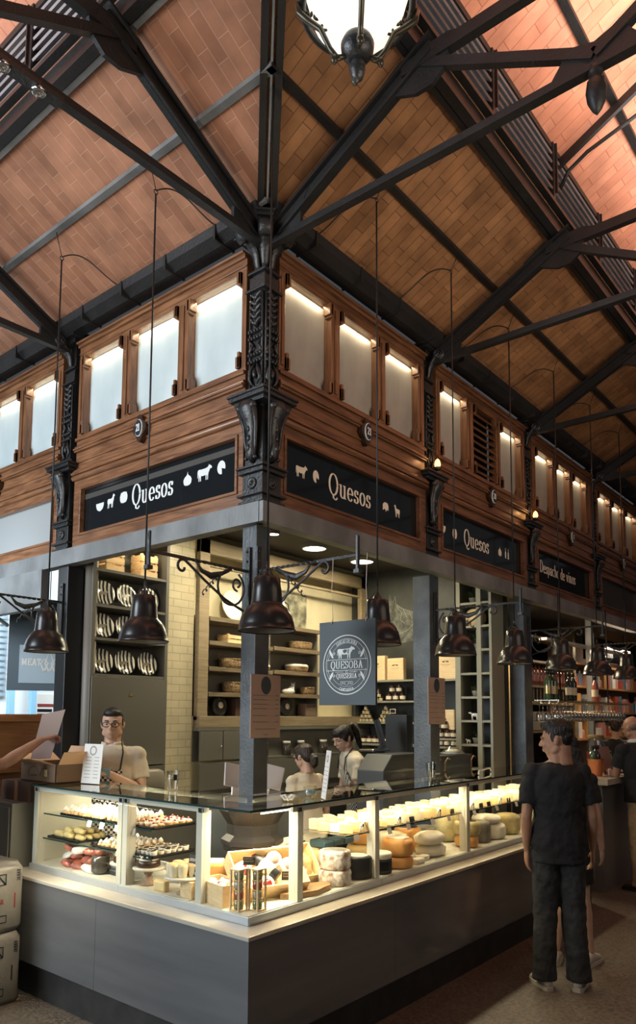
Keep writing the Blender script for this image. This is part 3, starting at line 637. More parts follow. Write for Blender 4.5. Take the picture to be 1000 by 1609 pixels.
# ------------------------------------------------------------------ cast-iron columns
def column(cx, cy, faces, lab, corner=False, w=.095, light=False):
    g = thing('iron_column', lab, 'column', (cx, cy, 2.985))
    def bx(mb, z0, z1, e): mb.box((cx-w-e, cy-w-e, z0), (cx+w+e, cy+w+e, z1))
    m = MB(); bx(m, 2.985, 3.17, -.012); bx(m, 3.17, 3.185, .012); bx(m, 3.185, 3.20, .004); bx(m, 3.20, 3.215, .02); bx(m, 3.03, 3.045, .015); bx(m, 2.985, 3.0, .008); m.build('base_block', IRON, g, .003)
    m = MB(); bx(m, 3.215, 3.62, -.022); m.build('lower_shaft', IRON, g)
    m = MB(); bx(m, 3.60, 3.625, .03); bx(m, 3.625, 3.65, .055); bx(m, 3.65, 3.665, .065); bx(m, 3.665, 3.69, .0); m.build('cornice', IRON, g, .003)
    m = MB(); bx(m, 3.69, 4.36, -.038); m.build('upper_shaft', IRON, g)
    m = MB(); bx(m, 4.34, 4.355, -.01); bx(m, 4.355, 4.46, -.045); bx(m, 4.46, 4.475, -.02); bx(m, 4.36, 4.44, -.03); m.build('collar', IRON, g, .002)
    m = MB(); bx(m, 4.475, 4.66, -.05); bx(m, 4.66, 4.69, .0); bx(m, 4.69, 4.72, .045); bx(m, 4.72, 4.735, .06); m.build('capital', IRON, g, .003)
    for d in faces:
        D = Vector(d); Sd = Vector((-D.y, D.x, 0)); c = Vector((cx, cy, 0))
        P = lambda s, o, z: c+Sd*s+D*o+Vector((0, 0, z))
        diag = abs(d[0]*d[1]) > .1
        # rosette
        if diag: Pd = P; P = lambda s, o, z: Pd(s, o+.035, z)
        m = MB(); Mr = Matrix((( Sd.x, 0, D.x), (Sd.y, 0, D.y), (0, 1, 0))); q = P(0, w-.012, 3.108)
        m.lathe([(.036, 0), (.036, .008), (.026, .012), (.022, .006), (.016, .010), (.010, .02), (.002, .022)], tuple(q), 16, Mr); (None if diag else m.build('rosette', IRON, g))
        # acanthus console under the cornice
        m = MB()
        pts = [P(0, w-.02, 3.24), P(0, w+.012, 3.27), P(0, w+.005, 3.34), P(0, w+.002, 3.42), P(0, w+.02, 3.50), P(0, w+.05, 3.56), P(0, w+.055, 3.60)]
        m.tube(pts, [(.012, .010), (.030, .018), (.034, .020), (.040, .022), (.052, .026), (.062, .030), (.055, .02)], 10, flat=(0, 0, 1) if False else None)
        for s in (-1, 1):
            m.tube([P(s*.03, w+.0, 3.27), P(s*.042, w+.01, 3.36), P(s*.05, w+.015, 3.46), P(s*.064, w+.045, 3.55)], [.007, .011, .013, .016], 8)
            m.ell(tuple(P(s*.058, w+.05, 3.565)), (.024, .024, .024), 10, 8); m.ell(tuple(P(s*.036, w+.006, 3.262)), (.014, .014, .014), 8, 6)
        for zz in (3.32, 3.38, 3.44): m.ell(tuple(P(0, w+.026, zz)), (.012, .012, .02), 8, 6)
        if not diag: m.build('console_bracket', IRON, g)
        # leaf and bead ornament up the shaft
        m = MB()
        for i in range(7):
            z = 4.31-i*.042
            if i < 5:
                for s in (-1, 1): m.tube([P(0, w-.035, z-.03), P(s*.016, w-.018, z-.01), P(s*.040, w-.02, z+.012), P(s*.048, w-.03, z-.004)], [.010, .012, .010, .004], 7)
                m.ell(tuple(P(0, w-.024, z-.012)), (.013, .013, .018), 8, 6)
        for z in (4.075, 4.03, 3.925, 3.88):
            m.bar(P(-.055, w-.028, z), P(.055, w-.028, z), .02, .012)
            for s in range(5): m.ell(tuple(P(-.048+s*.024, w-.016, z)), (.010, .010, .012), 7, 5)
        for s in (-1, 1):
            m.tube([P(s*.048, w-.03, 4.02), P(s*.02, w-.02, 3.985), P(s*.045, w-.02, 3.955), P(s*.05, w-.03, 3.93)], [.007, .01, .01, .006], 7)
            m.tube([P(s*.050, w-.03, 4.33), P(s*.052, w-.026, 4.2), P(s*.050, w-.03, 3.72)], .007, 6)
            m.tube([P(s*.01, w-.03, 3.87), P(s*.034, w-.012, 3.82), P(s*.044, w-.02, 3.77), P(s*.02, w-.018, 3.73)], [.008, .013, .012, .006], 7)
        m.ell(tuple(P(0, w-.02, 3.80)), (.018, .016, .03), 9, 7)
        if not diag: m.build('leaf_ornament', IRON, g)
        # volute of the capital reaching out under the gutter
        m = MB()
        m.tube([P(0, w-.05, 4.47), P(0, w-.03, 4.50), P(0, w-.02, 4.56), P(0, w+.02, 4.61), P(0, w+.06, 4.645), P(0, w+.085, 4.675)], [(.016, .012), (.022, .014), (.030, .018), (.038, .024), (.044, .03), (.05, .03)], 10)
        sp = [P(0, w+.078+.044*math.cos(t)*(1-t/16), 4.650+.044*math.sin(t)*(1-t/16)) for t in [i*.5 for i in range(-3, 18)]]
        m.tube(sp, [(.046, .013)]*len(sp), 8); m.ell(tuple(P(0, w+.075, 4.655)), (.03, .03, .028), 10, 8)
        m.build('volute', IRON, g)
        m = MB(); m.bar(P(0, w-.02, 4.73), P(0, w+.10, 4.73), .10, .022); m.bar(P(0, w-.02, 4.747), P(0, w+.115, 4.747), .12, .014); m.build('abacus', IRON, g, .003)
    return g
column(3.165, 3.055, [(0, -1, 0), (-1, 0, 0), (-.7071, -.7071, 0)], 'black cast-iron corner column with leaf ornament between the two Quesos fronts', True)
column(5.07, 3.065, [(0, -1, 0)], 'black cast-iron column between the first and second bays of the right front')
column(7.02, 3.065, [(0, -1, 0)], 'black cast-iron column between the second Quesos sign and Despacho de vinos')
column(8.97, 3.065, [(0, -1, 0)], 'black cast-iron column between Despacho de vinos and the fourth bay')
column(10.92, 3.065, [(0, -1, 0)], 'black cast-iron column farthest along the right front')
column(3.165, 5.14, [(-1, 0, 0)], 'black cast-iron column at the left end of the left Quesos sign')
column(3.165, 7.19, [(-1, 0, 0)], 'black cast-iron column beyond the left edge of the picture')
# diagonal leaf on the corner capital
# little amber up-lights on two columns
AMB = mat('amber_glass', (.9, .4, .1), .3, emit=(1, .45, .12), es=5)
for x, nm in ((5.07, 'first'), (7.02, 'second')):
    g = thing('candle_uplight', 'small amber lamp glowing on the %s column right of the corner' % nm, 'lamp', (x, 2.90, 3.69))
    m = MB(); m.lathe([(.022, 3.69), (.03, 3.70), (.028, 3.715)], (x, 2.925, 0), 14); m.build('cup', IRON, g)
    m = MB(); m.lathe([(.020, 3.715), (.026, 3.74), (.018, 3.77), (.004, 3.785)], (x, 2.925, 0), 14); m.build('glass', AMB, g)
    point('uplight_glow', (x, 2.87, 3.80), .35, (1, .5, .2), .02)
# posts under the beams
def post(x0, x1, y0, y1, lab, m1=POSTM, z1=2.86):
    m = MB(); m.box((x0, y0, 0), (x1, y1, z1)); m.single('timber_post', m1, lab, 'post', bev=.004)
post(3.115, 3.235, 3.045, 3.165, 'square blue-grey post at the corner below the steel beams with a menu card')
post(5.137, 5.28, 3.05, 3.21, 'wide dark post behind the right counter with a second menu card')
post(6.985, 7.17, 3.06, 3.22, 'dark post behind the black-shirted man at the end of the right counter')
post(3.10, 3.24, 5.06, 5.20, 'tall dark post left of the man with glasses', BLACKP)
# ------------------------------------------------------------------ counter base
def counter_leg(ax):
    pass
g = thing('counter_base', 'grey marble L-shaped counter base with a cream marble ledge', 'counter', (2.7, 2.7, 0))
m = MB(); m.box((2.505, 2.465, 0), (7.0, 3.0, .21)); m.box((2.505, 3.0, 0), (3.0, 4.62, .21)); m.build('plinth', PLINTH, g)
XS = [2.46, 3.66, 4.75, 5.85, 6.98]
for i in range(4):
    m = MB(); m.box((XS[i]+(.0 if i else .02), 2.42, .205), (XS[i+1]-.002, 2.44, .69)); m.build('marble_panel', MARBLE, g)
YS = [2.42, 3.61, 4.62]
for i in range(2):
    m = MB(); m.box((2.46, YS[i], .205), (2.48, YS[i+1]-.002, .69)); m.build('marble_panel', MARBLE, g)
m = MB(); m.add([(2.455, 2.415, .69), (6.98, 2.415, .69), (6.98, 3.02, .69), (3.02, 3.02, .69), (3.02, 4.62, .69), (2.455, 4.62, .69),
                 (2.455, 2.415, .712), (6.98, 2.415, .712), (6.98, 3.02, .712), (3.02, 3.02, .712), (3.02, 4.62, .712), (2.455, 4.62, .712)],
                [(0, 1, 7, 6), (1, 2, 8, 7), (2, 3, 9, 8), (3, 4, 10, 9), (4, 5, 11, 10), (5, 0, 6, 11), (6, 7, 8, 9), (6, 9, 10, 11), (3, 2, 1, 0), (5, 4, 3, 0)])
m.build('marble_ledge', MARBLE_TOP, g, .004)
m = MB(); m.box((2.6, 2.98, .21), (6.98, 3.0, .69)); m.box((2.98, 3.0, .21), (3.0, 4.62, .69)); m.box((6.96, 2.44, .21), (6.98, 2.98, .69)); m.box((2.48, 4.6, .21), (2.98, 4.62, .69)); m.build('back_panel', CABG, g)

# ------------------------------------------------------------------ glass display cases
ZT = 1.248
def case(side, u0, u1, lab, posts, shelves=(), corner=False, end=False):
    # u along the front, v inwards from the front glass (0..0.45)
    T_ = (lambda u, v, z: (u, 2.542+v, z)) if side == 'R' else (lambda u, v, z: (2.583+v, u, z))
    g = thing('display_case', lab, 'display case', T_((u0+u1)/2, .2, .712))
    m = MB(T_); m.box((u0, -.004, .712), (u1, .012, .752)); m.build('bottom_rail', ALU, g, .002)
    ui = 2.995 if corner and side == 'L' else u0
    m = MB(T_); m.box((ui+.002, .012, .735), (u1, .44, .755)); m.build('deck', DECK, g)
    m = MB(T_); m.add([(u0+.003, .002, .75), (u1-.003, .002, .75), (u1-.003, .002, ZT-.004), (u0+.003, .002, ZT-.004)], [(0, 1, 2, 3)]); m.build('front_glass', GLASS, g)
    a0 = u0+.004; 
    m = MB(T_); ua = ui-(.02 if corner and side == 'R' else 0)
    if corner and side == 'L': m.add([(2.522, -.02, ZT+.004), (u1, -.02, ZT+.004), (u1, .45, ZT+.004), (2.995, .45, ZT+.004)][0:0] or [(2.995, -.02, ZT+.004), (u1, -.02, ZT+.004), (u1, .45, ZT+.004), (2.995, .45, ZT+.004)], [(0, 1, 2, 3)])
    else: m.add([(ua, -.02, ZT+.004), (u1, -.02, ZT+.004), (u1, .453, ZT+.004), (ua, .453, ZT+.004)], [(0, 1, 2, 3)])
    m.build('top_glass', GTOP, g)
    m = MB(T_); m.box((u0-(.02 if corner else 0), -.023, ZT-.001), (u1, -.019, ZT+.009)); m.build('glass_edge', GEDGE, g)
    for p in posts:
        m = MB(T_); m.box((p, .012, .752), (p+.045, .030, ZT-.03)); m.box((p, .030, .752), (p+.012, .075, ZT-.03)); m.build('post', CASEW, g, .002)
        m = MB(T_); m.box((p-.008, .002, ZT-.035), (p+.02, .03, ZT-.012)); m.build('glass_clamp', CHROME, g)
    if posts:
        m = MB(T_); m.box((u0+(.33 if corner else 0), .014, ZT-.034), (u1, .034, ZT-.008)); m.build('top_rail', CASEW, g)
        m = MB(T_); m.box((u0+(.46 if corner else .03), .425, .757), (u1-.03, .44, .80)); m.box((u0+(.46 if corner else 0), .425, ZT-.03), (u1, .44, ZT-.005)); m.build('back_rail', CASEW, g)
    if side == 'L' and not corner: MB(T_).box((u1-.012, .03, .755), (u1-.004, .44, ZT-.03)).build('end_panel', CASEW, g)
    for a, b, z, v0, v1 in shelves:
        m = MB(T_); m.add([(a, v0, z+.0068), (b, v0, z+.0068), (b, v1, z+.0068), (a, v1, z+.0068)], [(0, 1, 2, 3)]); m.build('shelf_glass', GLASS, g)
        m = MB(T_); m.box((a, v0-.003, z-.001), (b, v0, z+.008)); m.build('shelf_edge', GEDGE, g)
    return g
case('L', 3.58, 4.54, 'glass display case at the left end holding pastries on two shelves', (4.49, 3.58), ((3.60, 4.50, 1.062, .06, .40), (3.60, 4.50, .905, .06, .40)))
case('L', 2.542, 3.578, 'glass display case left of the corner with dessert cups and tarts', (3.53, 2.90), ((3.36, 3.575, 1.062, .06, .40), (3.36, 3.575, .905, .06, .40)), True)
case('R', 2.583, 3.70, 'glass display case right of the corner with crates and a cut trunk board', (2.95, 3.652), ((3.42, 3.69, 1.018, .06, .40),), True)
case('R', 3.702, 4.84, 'glass display case with orange cheese wheels and a full top shelf', (4.79,), ((3.71, 4.83, 1.018, .06, .40),))
case('R', 4.842, 6.0, 'glass display case next to the man in black with yellow rind wheels', (5.95,), ((4.85, 5.99, 1.018, .06, .40),))
case('R', 6.002, 6.98, 'glass display case behind the man in black, last of the row', (6.93,), ((6.01, 6.97, 1.018, .06, .40),))
LED = mat('led_tube', (1, .95, .8), .4, emit=(1, .92, .72), es=9)
for nm, a, b in (('pastry case', (2.655, 3.62, 1.222), (2.655, 4.40, 1.222)), ('dessert cup case', (2.655, 3.02, 1.222), (2.655, 3.50, 1.222)), ('corner case by the crates', (2.72, 2.60, 1.222), (2.95, 2.60, 1.222))):
    m = MB(); m.bar(a, b, .008, .006); m.single('led_tube', LED, 'thin bright light tube under the glass top of the '+nm, 'light')
# ------------------------------------------------------------------ pendant lamps on long cables
def pendant(label, zr):
    g = thing('pendant_lamp', label, 'pendant lamp', (0, 0, 0), 0, 'black industrial pendant lamps over the counter')
    m = MB(); m.lathe([(.140, 0), (.145, .006), (.140, .010), (.136, .035), (.125, .075), (.105, .110), (.082, .132), (.080, .134), (.078, .140), (.072, .20), (.066, .262), (.060, .268)], n=40, cap=False); m.build('shade', LAMPM, g, recalc=False)
    m = MB(); m.lathe([(.137, .004), (.132, .035), (.120, .073), (.100, .106), (.078, .128), (.04, .14)], n=32, cap=False); m.build('inner_reflector', LAMPI, g, recalc=False)
    m = MB(); m.lathe([(.060, .266), (.050, .272), (.022, .275), (.022, .292), (.012, .30)], n=20); m.build('cap', LAMPM, g)
    for a in (0, 2.1, 4.2):
        m = MB(); m.tube([(.05*math.cos(a), .05*math.sin(a), .27), (.03*math.cos(a), .03*math.sin(a), .30), (.004*math.cos(a), .004*math.sin(a), .325)], .0025, 5); m.build('wire_hanger', ROPE, g)
    m = MB(); m.lathe([(.006, .30), (.006, .35)], n=8); m.build('cable_gland', ROPE, g)
    m = MB(); m.ell((0, 0, .075), (.03, .03, .04), 12, 8); m.build('bulb', mat('unlit_bulb', (.8, .78, .7), .2), g)
    return g
LP = [((2.606, 2.47), 2.125, 5.03, 'at the corner, largest in view and hanging before the post'), ((3.559, 2.47), 2.13, 4.92, 'partly hidden behind the round-emblem board'),
      ((4.503, 2.47), 2.13, 4.91, 'before the sage bookcase, right of the second menu card'), ((5.46, 2.47), 2.125, 4.88, 'just left of the post where the wine bar begins'),
      ((6.42, 2.47), 2.125, 4.87, 'brass-lit one above the pink bottles of the wine bar'), ((7.38, 2.47), 2.125, 4.87, 'above the bottles with the cream label in the wine bar'),
      ((8.31, 2.47), 2.125, 4.86, 'touching the right edge of the picture'),
      ((2.583, 3.413), 2.125, 4.85, 'before the shelves of striped plates'), ((2.583, 4.445), 2.12, 4.85, 'at far left before the dark panel with the leaf emblem')]
proto = pendant('', 0)
for i, ((x, y), z, zt, lab) in enumerate(LP):
    o = proto if i == 0 else dup(proto, (0, 0, 0))
    o.location = (x, y, z); o['label'] = 'black bell-shaped pendant lamp '+lab
    right = y < 2.5; side = 'right' if right else 'left'
    c = thing('lamp_cable', '', 'cable', (x, y, z+.34), 0, 'long lamp cables')
    m = MB(); m.tube([(x, y, z+.33), (x, y, zt)], .0055, 6); m.build('cable', ROPE, c)
    c['label'] = 'thin black cable of the lamp '+lab.split(',')[0].replace(' where the wine bar begins', ' by the wine bar').replace('brass-lit one ', '').replace(' with the cream label in the wine bar', ' of the wine bar').replace('at far left before the dark panel with the leaf emblem', 'before the leaf emblem panel')
    if i:
        m = MB(); m.tube([(x+.014*math.cos(t), y, zt+.012+.014*math.sin(t)) for t in [j*PI/6 for j in range(13)]], .003, 5); m.build('ring', ROPE, c)
        # short wire to the purlin and loose swag back to the gutter
        if right:
            a = (x, y, zt+.02); b = (x+.01, 2.42, ROOF(2.42)-.03); e = (x-.12, 2.86, 4.80)
            sw = [Vector(a).lerp(Vector(e), t)+Vector((0, 0, .13*math.sin(PI*t)*(1-t))) for t in [j/24 for j in range(25)]]
        else:
            a = (x, y, zt+.02); b = (2.54, y+.01, ROOF(2.42)-.03); e = (2.98, y-.12, 4.80)
            sw = [Vector(a).lerp(Vector(e), t)+Vector((0, 0, .13*math.sin(PI*t)*(1-t))) for t in [j/24 for j in range(25)]]
        m = MB(); m.tube([a, b], .003, 5); m.build('tie_wire', ROPE, c)
        m = MB(); m.tube(sw, .0042, 6); m.build('slack_flex', ROPE, c)

# ------------------------------------------------------------------ wrought-iron scroll brackets
def bracket(base, D, lab, plate=True, m0=IRON):
    base = Vector(base); D = Vector(D); g = thing('scroll_bracket', lab, 'bracket', tuple(base))
    P = lambda o, z, s=0: base+D*o+Vector((0, 0, z))+Vector((-D.y, D.x, 0))*s
    # twisted arm
    m = MB(); n = 60; vs = []; fs = []
    for i in range(n+1):
        o = .02+.73*i/n; tw = (i/n*9*PI) if .12 < i/n < .62 else (9*PI*(.12 if i/n <= .12 else .62))
        for q in range(4):
            a = tw+q*PI/2+PI/4; vs.append(tuple(P(o, .010*math.sin(a), .010*math.cos(a))))
    for i in range(n):
        for q in range(4): fs.append((i*4+q, i*4+(q+1) % 4, (i+1)*4+(q+1) % 4, (i+1)*4+q))
    fs += [(3, 2, 1, 0), tuple(n*4+q for q in range(4))]; m.add(vs, fs); m.build('twisted_arm', m0, g)
    m = MB(); m.bar(P(.012, -.28), P(.012, .15), .035, .012, tuple(D)); m.build('wall_plate', m0, g)
    for z in (.12, .06, -.24):
        m = MB(); m.ell(tuple(P(.02, z)), (.008, .008, .008), 8, 6); m.build('bolt', m0, g)
    m = MB(); m.bar(P(.75, -.085), P(.75, .105), .022, .012, tuple(D)); m.bar(P(.75, -.10), P(.75, -.08), .034, .034, tuple(D)); m.build('end_hook', m0, g)
    m = MB(); st = [P(.03, -.25), P(.16, -.20), P(.30, -.11), P(.44, -.02+.0)]
    end = [P(.52+.045*math.cos(t)*(1-t/12), -.045+.045*math.sin(t)*(1-t/12)) for t in [PI*.75-j*.45 for j in range(13)]]
    m.tube([P(.03, -.25), P(.20, -.19), P(.36, -.10), P(.47, -.03)]+[P(.52+.046*math.cos(t)*(1-.06*j), -.05+.046*math.sin(t)*(1-.06*j)) for j, t in enumerate([PI*.8-j*.5 for j in range(12)])], .008, 7)
    m.build('stay_scroll', m0, g)
    m = MB(); R = .105; m.tube([P(.15+R*math.cos(t), -.115+R*math.sin(t)) for t in [PI*.5-j*.27 for j in range(22)]], .007, 7); 
    m.tube([P(.10+.042*math.cos(t)*(1-.05*j), -.09+.042*math.sin(t)*(1-.05*j)) for j, t in enumerate([PI*1.5+j*.5 for j in range(13)])]+[], .007, 7)
    m.build('inner_scroll', m0, g)
    m = MB(); m.tube([P(.17, -.02), P(.23, -.045), P(.31, -.07), P(.38, -.05), P(.43, 0.0)], [(.006, .008), (.006, .014), (.006, .020), (.006, .014), (.006, .004)], 8); m.build('leaf', m0, g)
    m = MB(); m.tube([P(.25+j*.0035, -.06-j*.0035+.0, .0)+Vector((-D.y, D.x, 0))*.012*math.cos(j*.9)+Vector((0, 0, .012*math.sin(j*.9))) for j in range(36)], .0035, 5); m.build('coil', m0, g)
    return g
bracket((3.125, 3.046, 2.575), (0, -1, 0), 'black wrought-iron scroll bracket reaching right from the corner post, holding the hanging board')
bracket((3.114, 3.10, 2.575), (-1, 0, 0), 'black wrought-iron scroll bracket reaching left from the corner post')
bracket((5.21, 3.052, 2.575), (0, -1, 0), 'wrought-iron scroll bracket on the dark post behind the third lamp')
bracket((7.08, 3.062, 2.575), (0, -1, 0), 'wrought-iron scroll bracket over the wine bar pink bottles')
bracket((8.97, 3.05, 2.575), (0, -1, 0), 'wrought-iron scroll bracket far right behind the last lamps')
bracket((3.102, 5.12, 2.575), (-1, 0, 0), 'wrought-iron scroll bracket on the left column beside the leaf emblem')

# ------------------------------------------------------------------ hanging board
SLATE = mat('slate_blue_board', (.035, .052, .060), .5, 0, .12, 4)
WHITEL = mat('white_board_print', (.80, .84, .82), .6)
g = thing('hanging_board', 'dark slate hanging board with round white emblem of a standing cow', 'sign', (3.12, 2.36, 1.77))
m = MB(); m.box((3.112, 2.172, 1.77), (3.128, 2.548, 2.222)); m.build('board', SLATE, g, .001)
for y in (2.46, 2.23):
    m = MB(); m.tube([(3.12, y, 2.222), (3.12, y+.008, 2.40), (3.12, y, 2.575)], .0016, 5); m.build('string', WHITEP, g)
    m = MB(); m.tube([(3.108, y, 2.21), (3.106, y, 2.222), (3.12, y, 2.232)], .003, 5); m.build('knot', WHITEP, g)
CY, CZ = 2.36, 1.985
bf = lambda x, y, o=0: (3.1115-o, CY-x, CZ+y)
L = MB(); RX, RY = .150, .150
def ring(mb, r, w, fn=None, a0=0, a1=360, n=64): pen(mb, A(0, 0, r, r, a0, a1, n), fn or bf, w, w)
ring(L, .158, .005); ring(L, .139, .0022); ring(L, .116, .0015, None, 38, 142); ring(L, .116, .0015, None, 218, 322)
def fl(x0, y0, x1, y1, w=.0025): pen(L, [(x0, y0), (x1, y1)], bf, w, w)
fl(-.135, .028, .135, .028); fl(-.135, -.030, .135, -.030); fl(-.133, .022, -.133, -.024, .0015)
text(L, 'QUESOBA', bf, .040, -twidth('QUESOBA')*.040*.92/2, -.020, .15, .05, .92)
text(L, 'QUESERIA', bf, .026, -twidth('QUESERIA')*.026*.84/2, -.072, .17, .06, .84); fl(.052, -.041, .057, -.035, .003)
atext(L, 'SANGAS DE SOBA', bf, .016, .119, 90, True); atext(L, 'CANTABRIA', bf, .017, .134, 270, False)
L.build('lettering', WHITEL, g, recalc=False)
L = MB(); icon(L, COW, lambda x, y, o=0: bf(x, y, .0006), -.062, .032, .118, .085); L.build('cow_emblem', WHITEL, g, recalc=False)
L = MB()
for q in ([(.30, .52), (.44, .60), (.56, .56), (.54, .42), (.40, .34), (.34, .42)], [(.60, .60), (.66, .60), (.64, .30), (.58, .34)]): icon(L, q, lambda x, y, o=0: bf(x, y, .0012), -.062, .032, .118, .085)
L.build('cow_patches', SLATE, g, recalc=False)
L = MB()
for sx in (-1, 1):
    for sy in (-1, 1):
        cx, cy = sx*.098, sy*.052
        pen(L, [(cx-sx*.012+.010*math.cos(t)*(1-.06*j), cy+sy*.008+.010*math.sin(t)*(1-.06*j)) for j, t in enumerate([j*.6 for j in range(14)])], bf, .0025, .0025)
        icon(L, [(0, 0), (.4, .1), (.9, .5), (1, 1), (.6, .75), (.25, .45)], lambda x, y, o=0, sx=sx, sy=sy: bf(sx*(x), sy*(y), .0004), .088, .036, .030, .052)
        pen(L, A(0, 0, .128, .128, (28 if sy > 0 else -28), (10 if sy > 0 else -10), 6) if sx > 0 else A(0, 0, .128, .128, 180-(28 if sy > 0 else -28), 180-(10 if sy > 0 else -10), 6), bf, .002, .002)
for x in (-.034, -.018, .018, .034): pen(L, [(x+.007*math.cos(t), -.096+.007*math.sin(t)) for t in [j*.6 for j in range(11)]], bf, .002, .002)
fl(-.075, -.0385, -.02, -.0385, .0018); fl(.02, -.0385, .07, -.0385, .0018); pen(L, A(0, -.0385, .008, .005, 0, 360, 12), bf, .002, .002); pen(L, A(0, -.098, .013, .010, 0, 360, 12), bf, .0015, .0015)
L.build('scrollwork', WHITEL, g, recalc=False)

# ------------------------------------------------------------------ printed menu cards on posts
def menu_card(o, U, w, h, lab, N, cat='menu card', name='menu_card', face=CARD):
    # o = top-left corner, U = reading direction, N = outward normal
    o = Vector(o); U = Vector(U); N = Vector(N); g = thing(name, lab, cat, tuple(o+U*w/2-Vector((0, 0, h))))
    P = lambda a, b, c=0: tuple(o+U*a+Vector((0, 0, -b))+N*c)
    m = MB(); m.add([P(a, b, c) for c in (0, .006) for a, b in ((0, 0), (w, 0), (w, h), (0, h))], [(0, 1, 2, 3), (7, 6, 5, 4), (0, 4, 5, 1), (1, 5, 6, 2), (2, 6, 7, 3), (3, 7, 4, 0)]); m.build('card', face, g)
    return g, P
def card_print(g, P, w, h, ink=SLATE, logo=True):
    fn = lambda x, y, o=0: P(x, -y, .0065+o)
    L = MB()
    if logo:
        c = (w/2, -h*.17); r = w*.17
        L.add([fn(c[0]+r*math.cos(t)*1., c[1]+r*1.25*math.sin(t)) for t in [j*PI/12 for j in range(24)]], [tuple(range(24))])
    L.v and L.build('emblem', ink, g, recalc=False)
    L = MB()
    for j, yy in enumerate((.33, .40, .47, .54, .65, .75)):
        x = w*.07
        while x < w*.52:
            l = random.uniform(.02, .07)*w*1.3; pen(L, [(x, -h*yy), (min(x+l, w*.55), -h*yy)], fn, h*.009, h*.009); x += l+w*.018
        pen(L, [(w*.56, -h*(yy+.004)), (w*.80, -h*(yy+.004))], fn, h*.0025, h*.0025); pen(L, [(w*.82, -h*yy), (w*.94, -h*yy)], fn, h*.009, h*.009)
    pen(L, [(w*.16, -h*.86), (w*.84, -h*.86)], fn, h*.008, h*.008); pen(L, [(w*.42, -h*.95), (w*.58, -h*.95)], fn, h*.008, h*.008)
    L.build('print_lines', ink, g, recalc=False)
g, P = menu_card((3.07, 3.035, 1.955), (1, 0, 0), .255, .375, 'pinkish-brown menu card with small emblem fixed to the corner post', (0, -1, 0)); card_print(g, P, .255, .375)
g, P = menu_card((5.078, 3.04, 2.022), (1, 0, 0), .265, .375, 'pinkish-brown menu card on the dark post beside the sage bookcase', (0, -1, 0)); card_print(g, P, .265, .375)

# ------------------------------------------------------------------ hanging street lantern at top
g = thing('hanging_lantern', 'ornate black street lantern with glowing white bowl cut by the top edge', 'lantern', (1.93, 1.44, 4.2))
BOWL = mat('opal_lantern_bowl', (.9, .86, .76), .3, emit=(1, .93, .78), es=.98)
c = (1.93, 1.44, 0)
m = MB(); m.lathe([(.03, 4.255), (.10, 4.285), (.165, 4.36), (.192, 4.46), (.195, 4.50)], c, 40); m.build('opal_bowl', BOWL, g)
m = MB(); n = 48
m.tube([(c[0]+.203*math.cos(2*PI*i/n), c[1]+.203*math.sin(2*PI*i/n), 4.40) for i in range(n+1)], .013, 8); m.build('lower_hoop', IRON, g)
m = MB(); m.tube([(c[0]+.21*math.cos(2*PI*i/n), c[1]+.21*math.sin(2*PI*i/n), 4.51) for i in range(n+1)], .015, 8); m.build('upper_hoop', IRON, g)
m = MB(); m.lathe([(.004, 4.10), (.020, 4.115), (.030, 4.145), (.030, 4.165), (.022, 4.18), (.018, 4.185)], c, 16); m.build('acorn_finial', IRON, g)
m = MB(); m.lathe([(.018, 4.18), (.04, 4.19), (.058, 4.215), (.062, 4.245), (.052, 4.27), (.030, 4.285)], c, 24, sx=1, sy=1); m.build('fluted_hub', IRON, g)
for q in range(4):
    a = q*PI/2+.75; ca, sa = math.cos(a), math.sin(a); P = lambda r, z: (c[0]+r*ca, c[1]+r*sa, z)
    m = MB(); m.tube([P(.04, 4.20), P(.075, 4.19), P(.10, 4.225), P(.135, 4.30), P(.18, 4.33), P(.215, 4.36), P(.222, 4.40)], [.008, .012, .010, .011, .012, .012, .010], 8)
    m.tube([P(.15+.022*math.cos(t)*(1-.06*j), 4.352+.022*math.sin(t)*(1-.06*j)) for j, t in enumerate([j*.6 for j in range(12)])], .006, 6)
    m.tube([P(.19+.014*math.cos(t), 4.35+.014*math.sin(t)) for t in [j*.6 for j in range(11)]], .005, 6)
    m.tube([P(.12+.012*math.cos(t), 4.31+.012*math.sin(t)) for t in [j*.6 for j in range(11)]], .005, 6)
    m.ell(P(.085, 4.185), (.014, .014, .02), 8, 6)
    m.build('scroll_arm', mat('gilded_iron', (.06, .052, .035), .3, .5) if q == 0 else bpy.data.materials['gilded_iron'], g)
m = MB(); m.lathe([(.2, 4.52), (.19, 4.60), (.12, 4.70), (.05, 4.76), (.02, 4.80)], c, 32); m.build('crown', IRON, g)
m = MB(); m.tube([(c[0], c[1], 4.80), (c[0], c[1], 5.44)], .012, 8); m.build('suspension_rod', IRON, g)
point('lantern_glow', (c[0], c[1], 3.75), 1.2, (1, .86, .62), .08)
g.scale = (.97, .97, .97); g.location = (1.93, 1.42, 4.04)
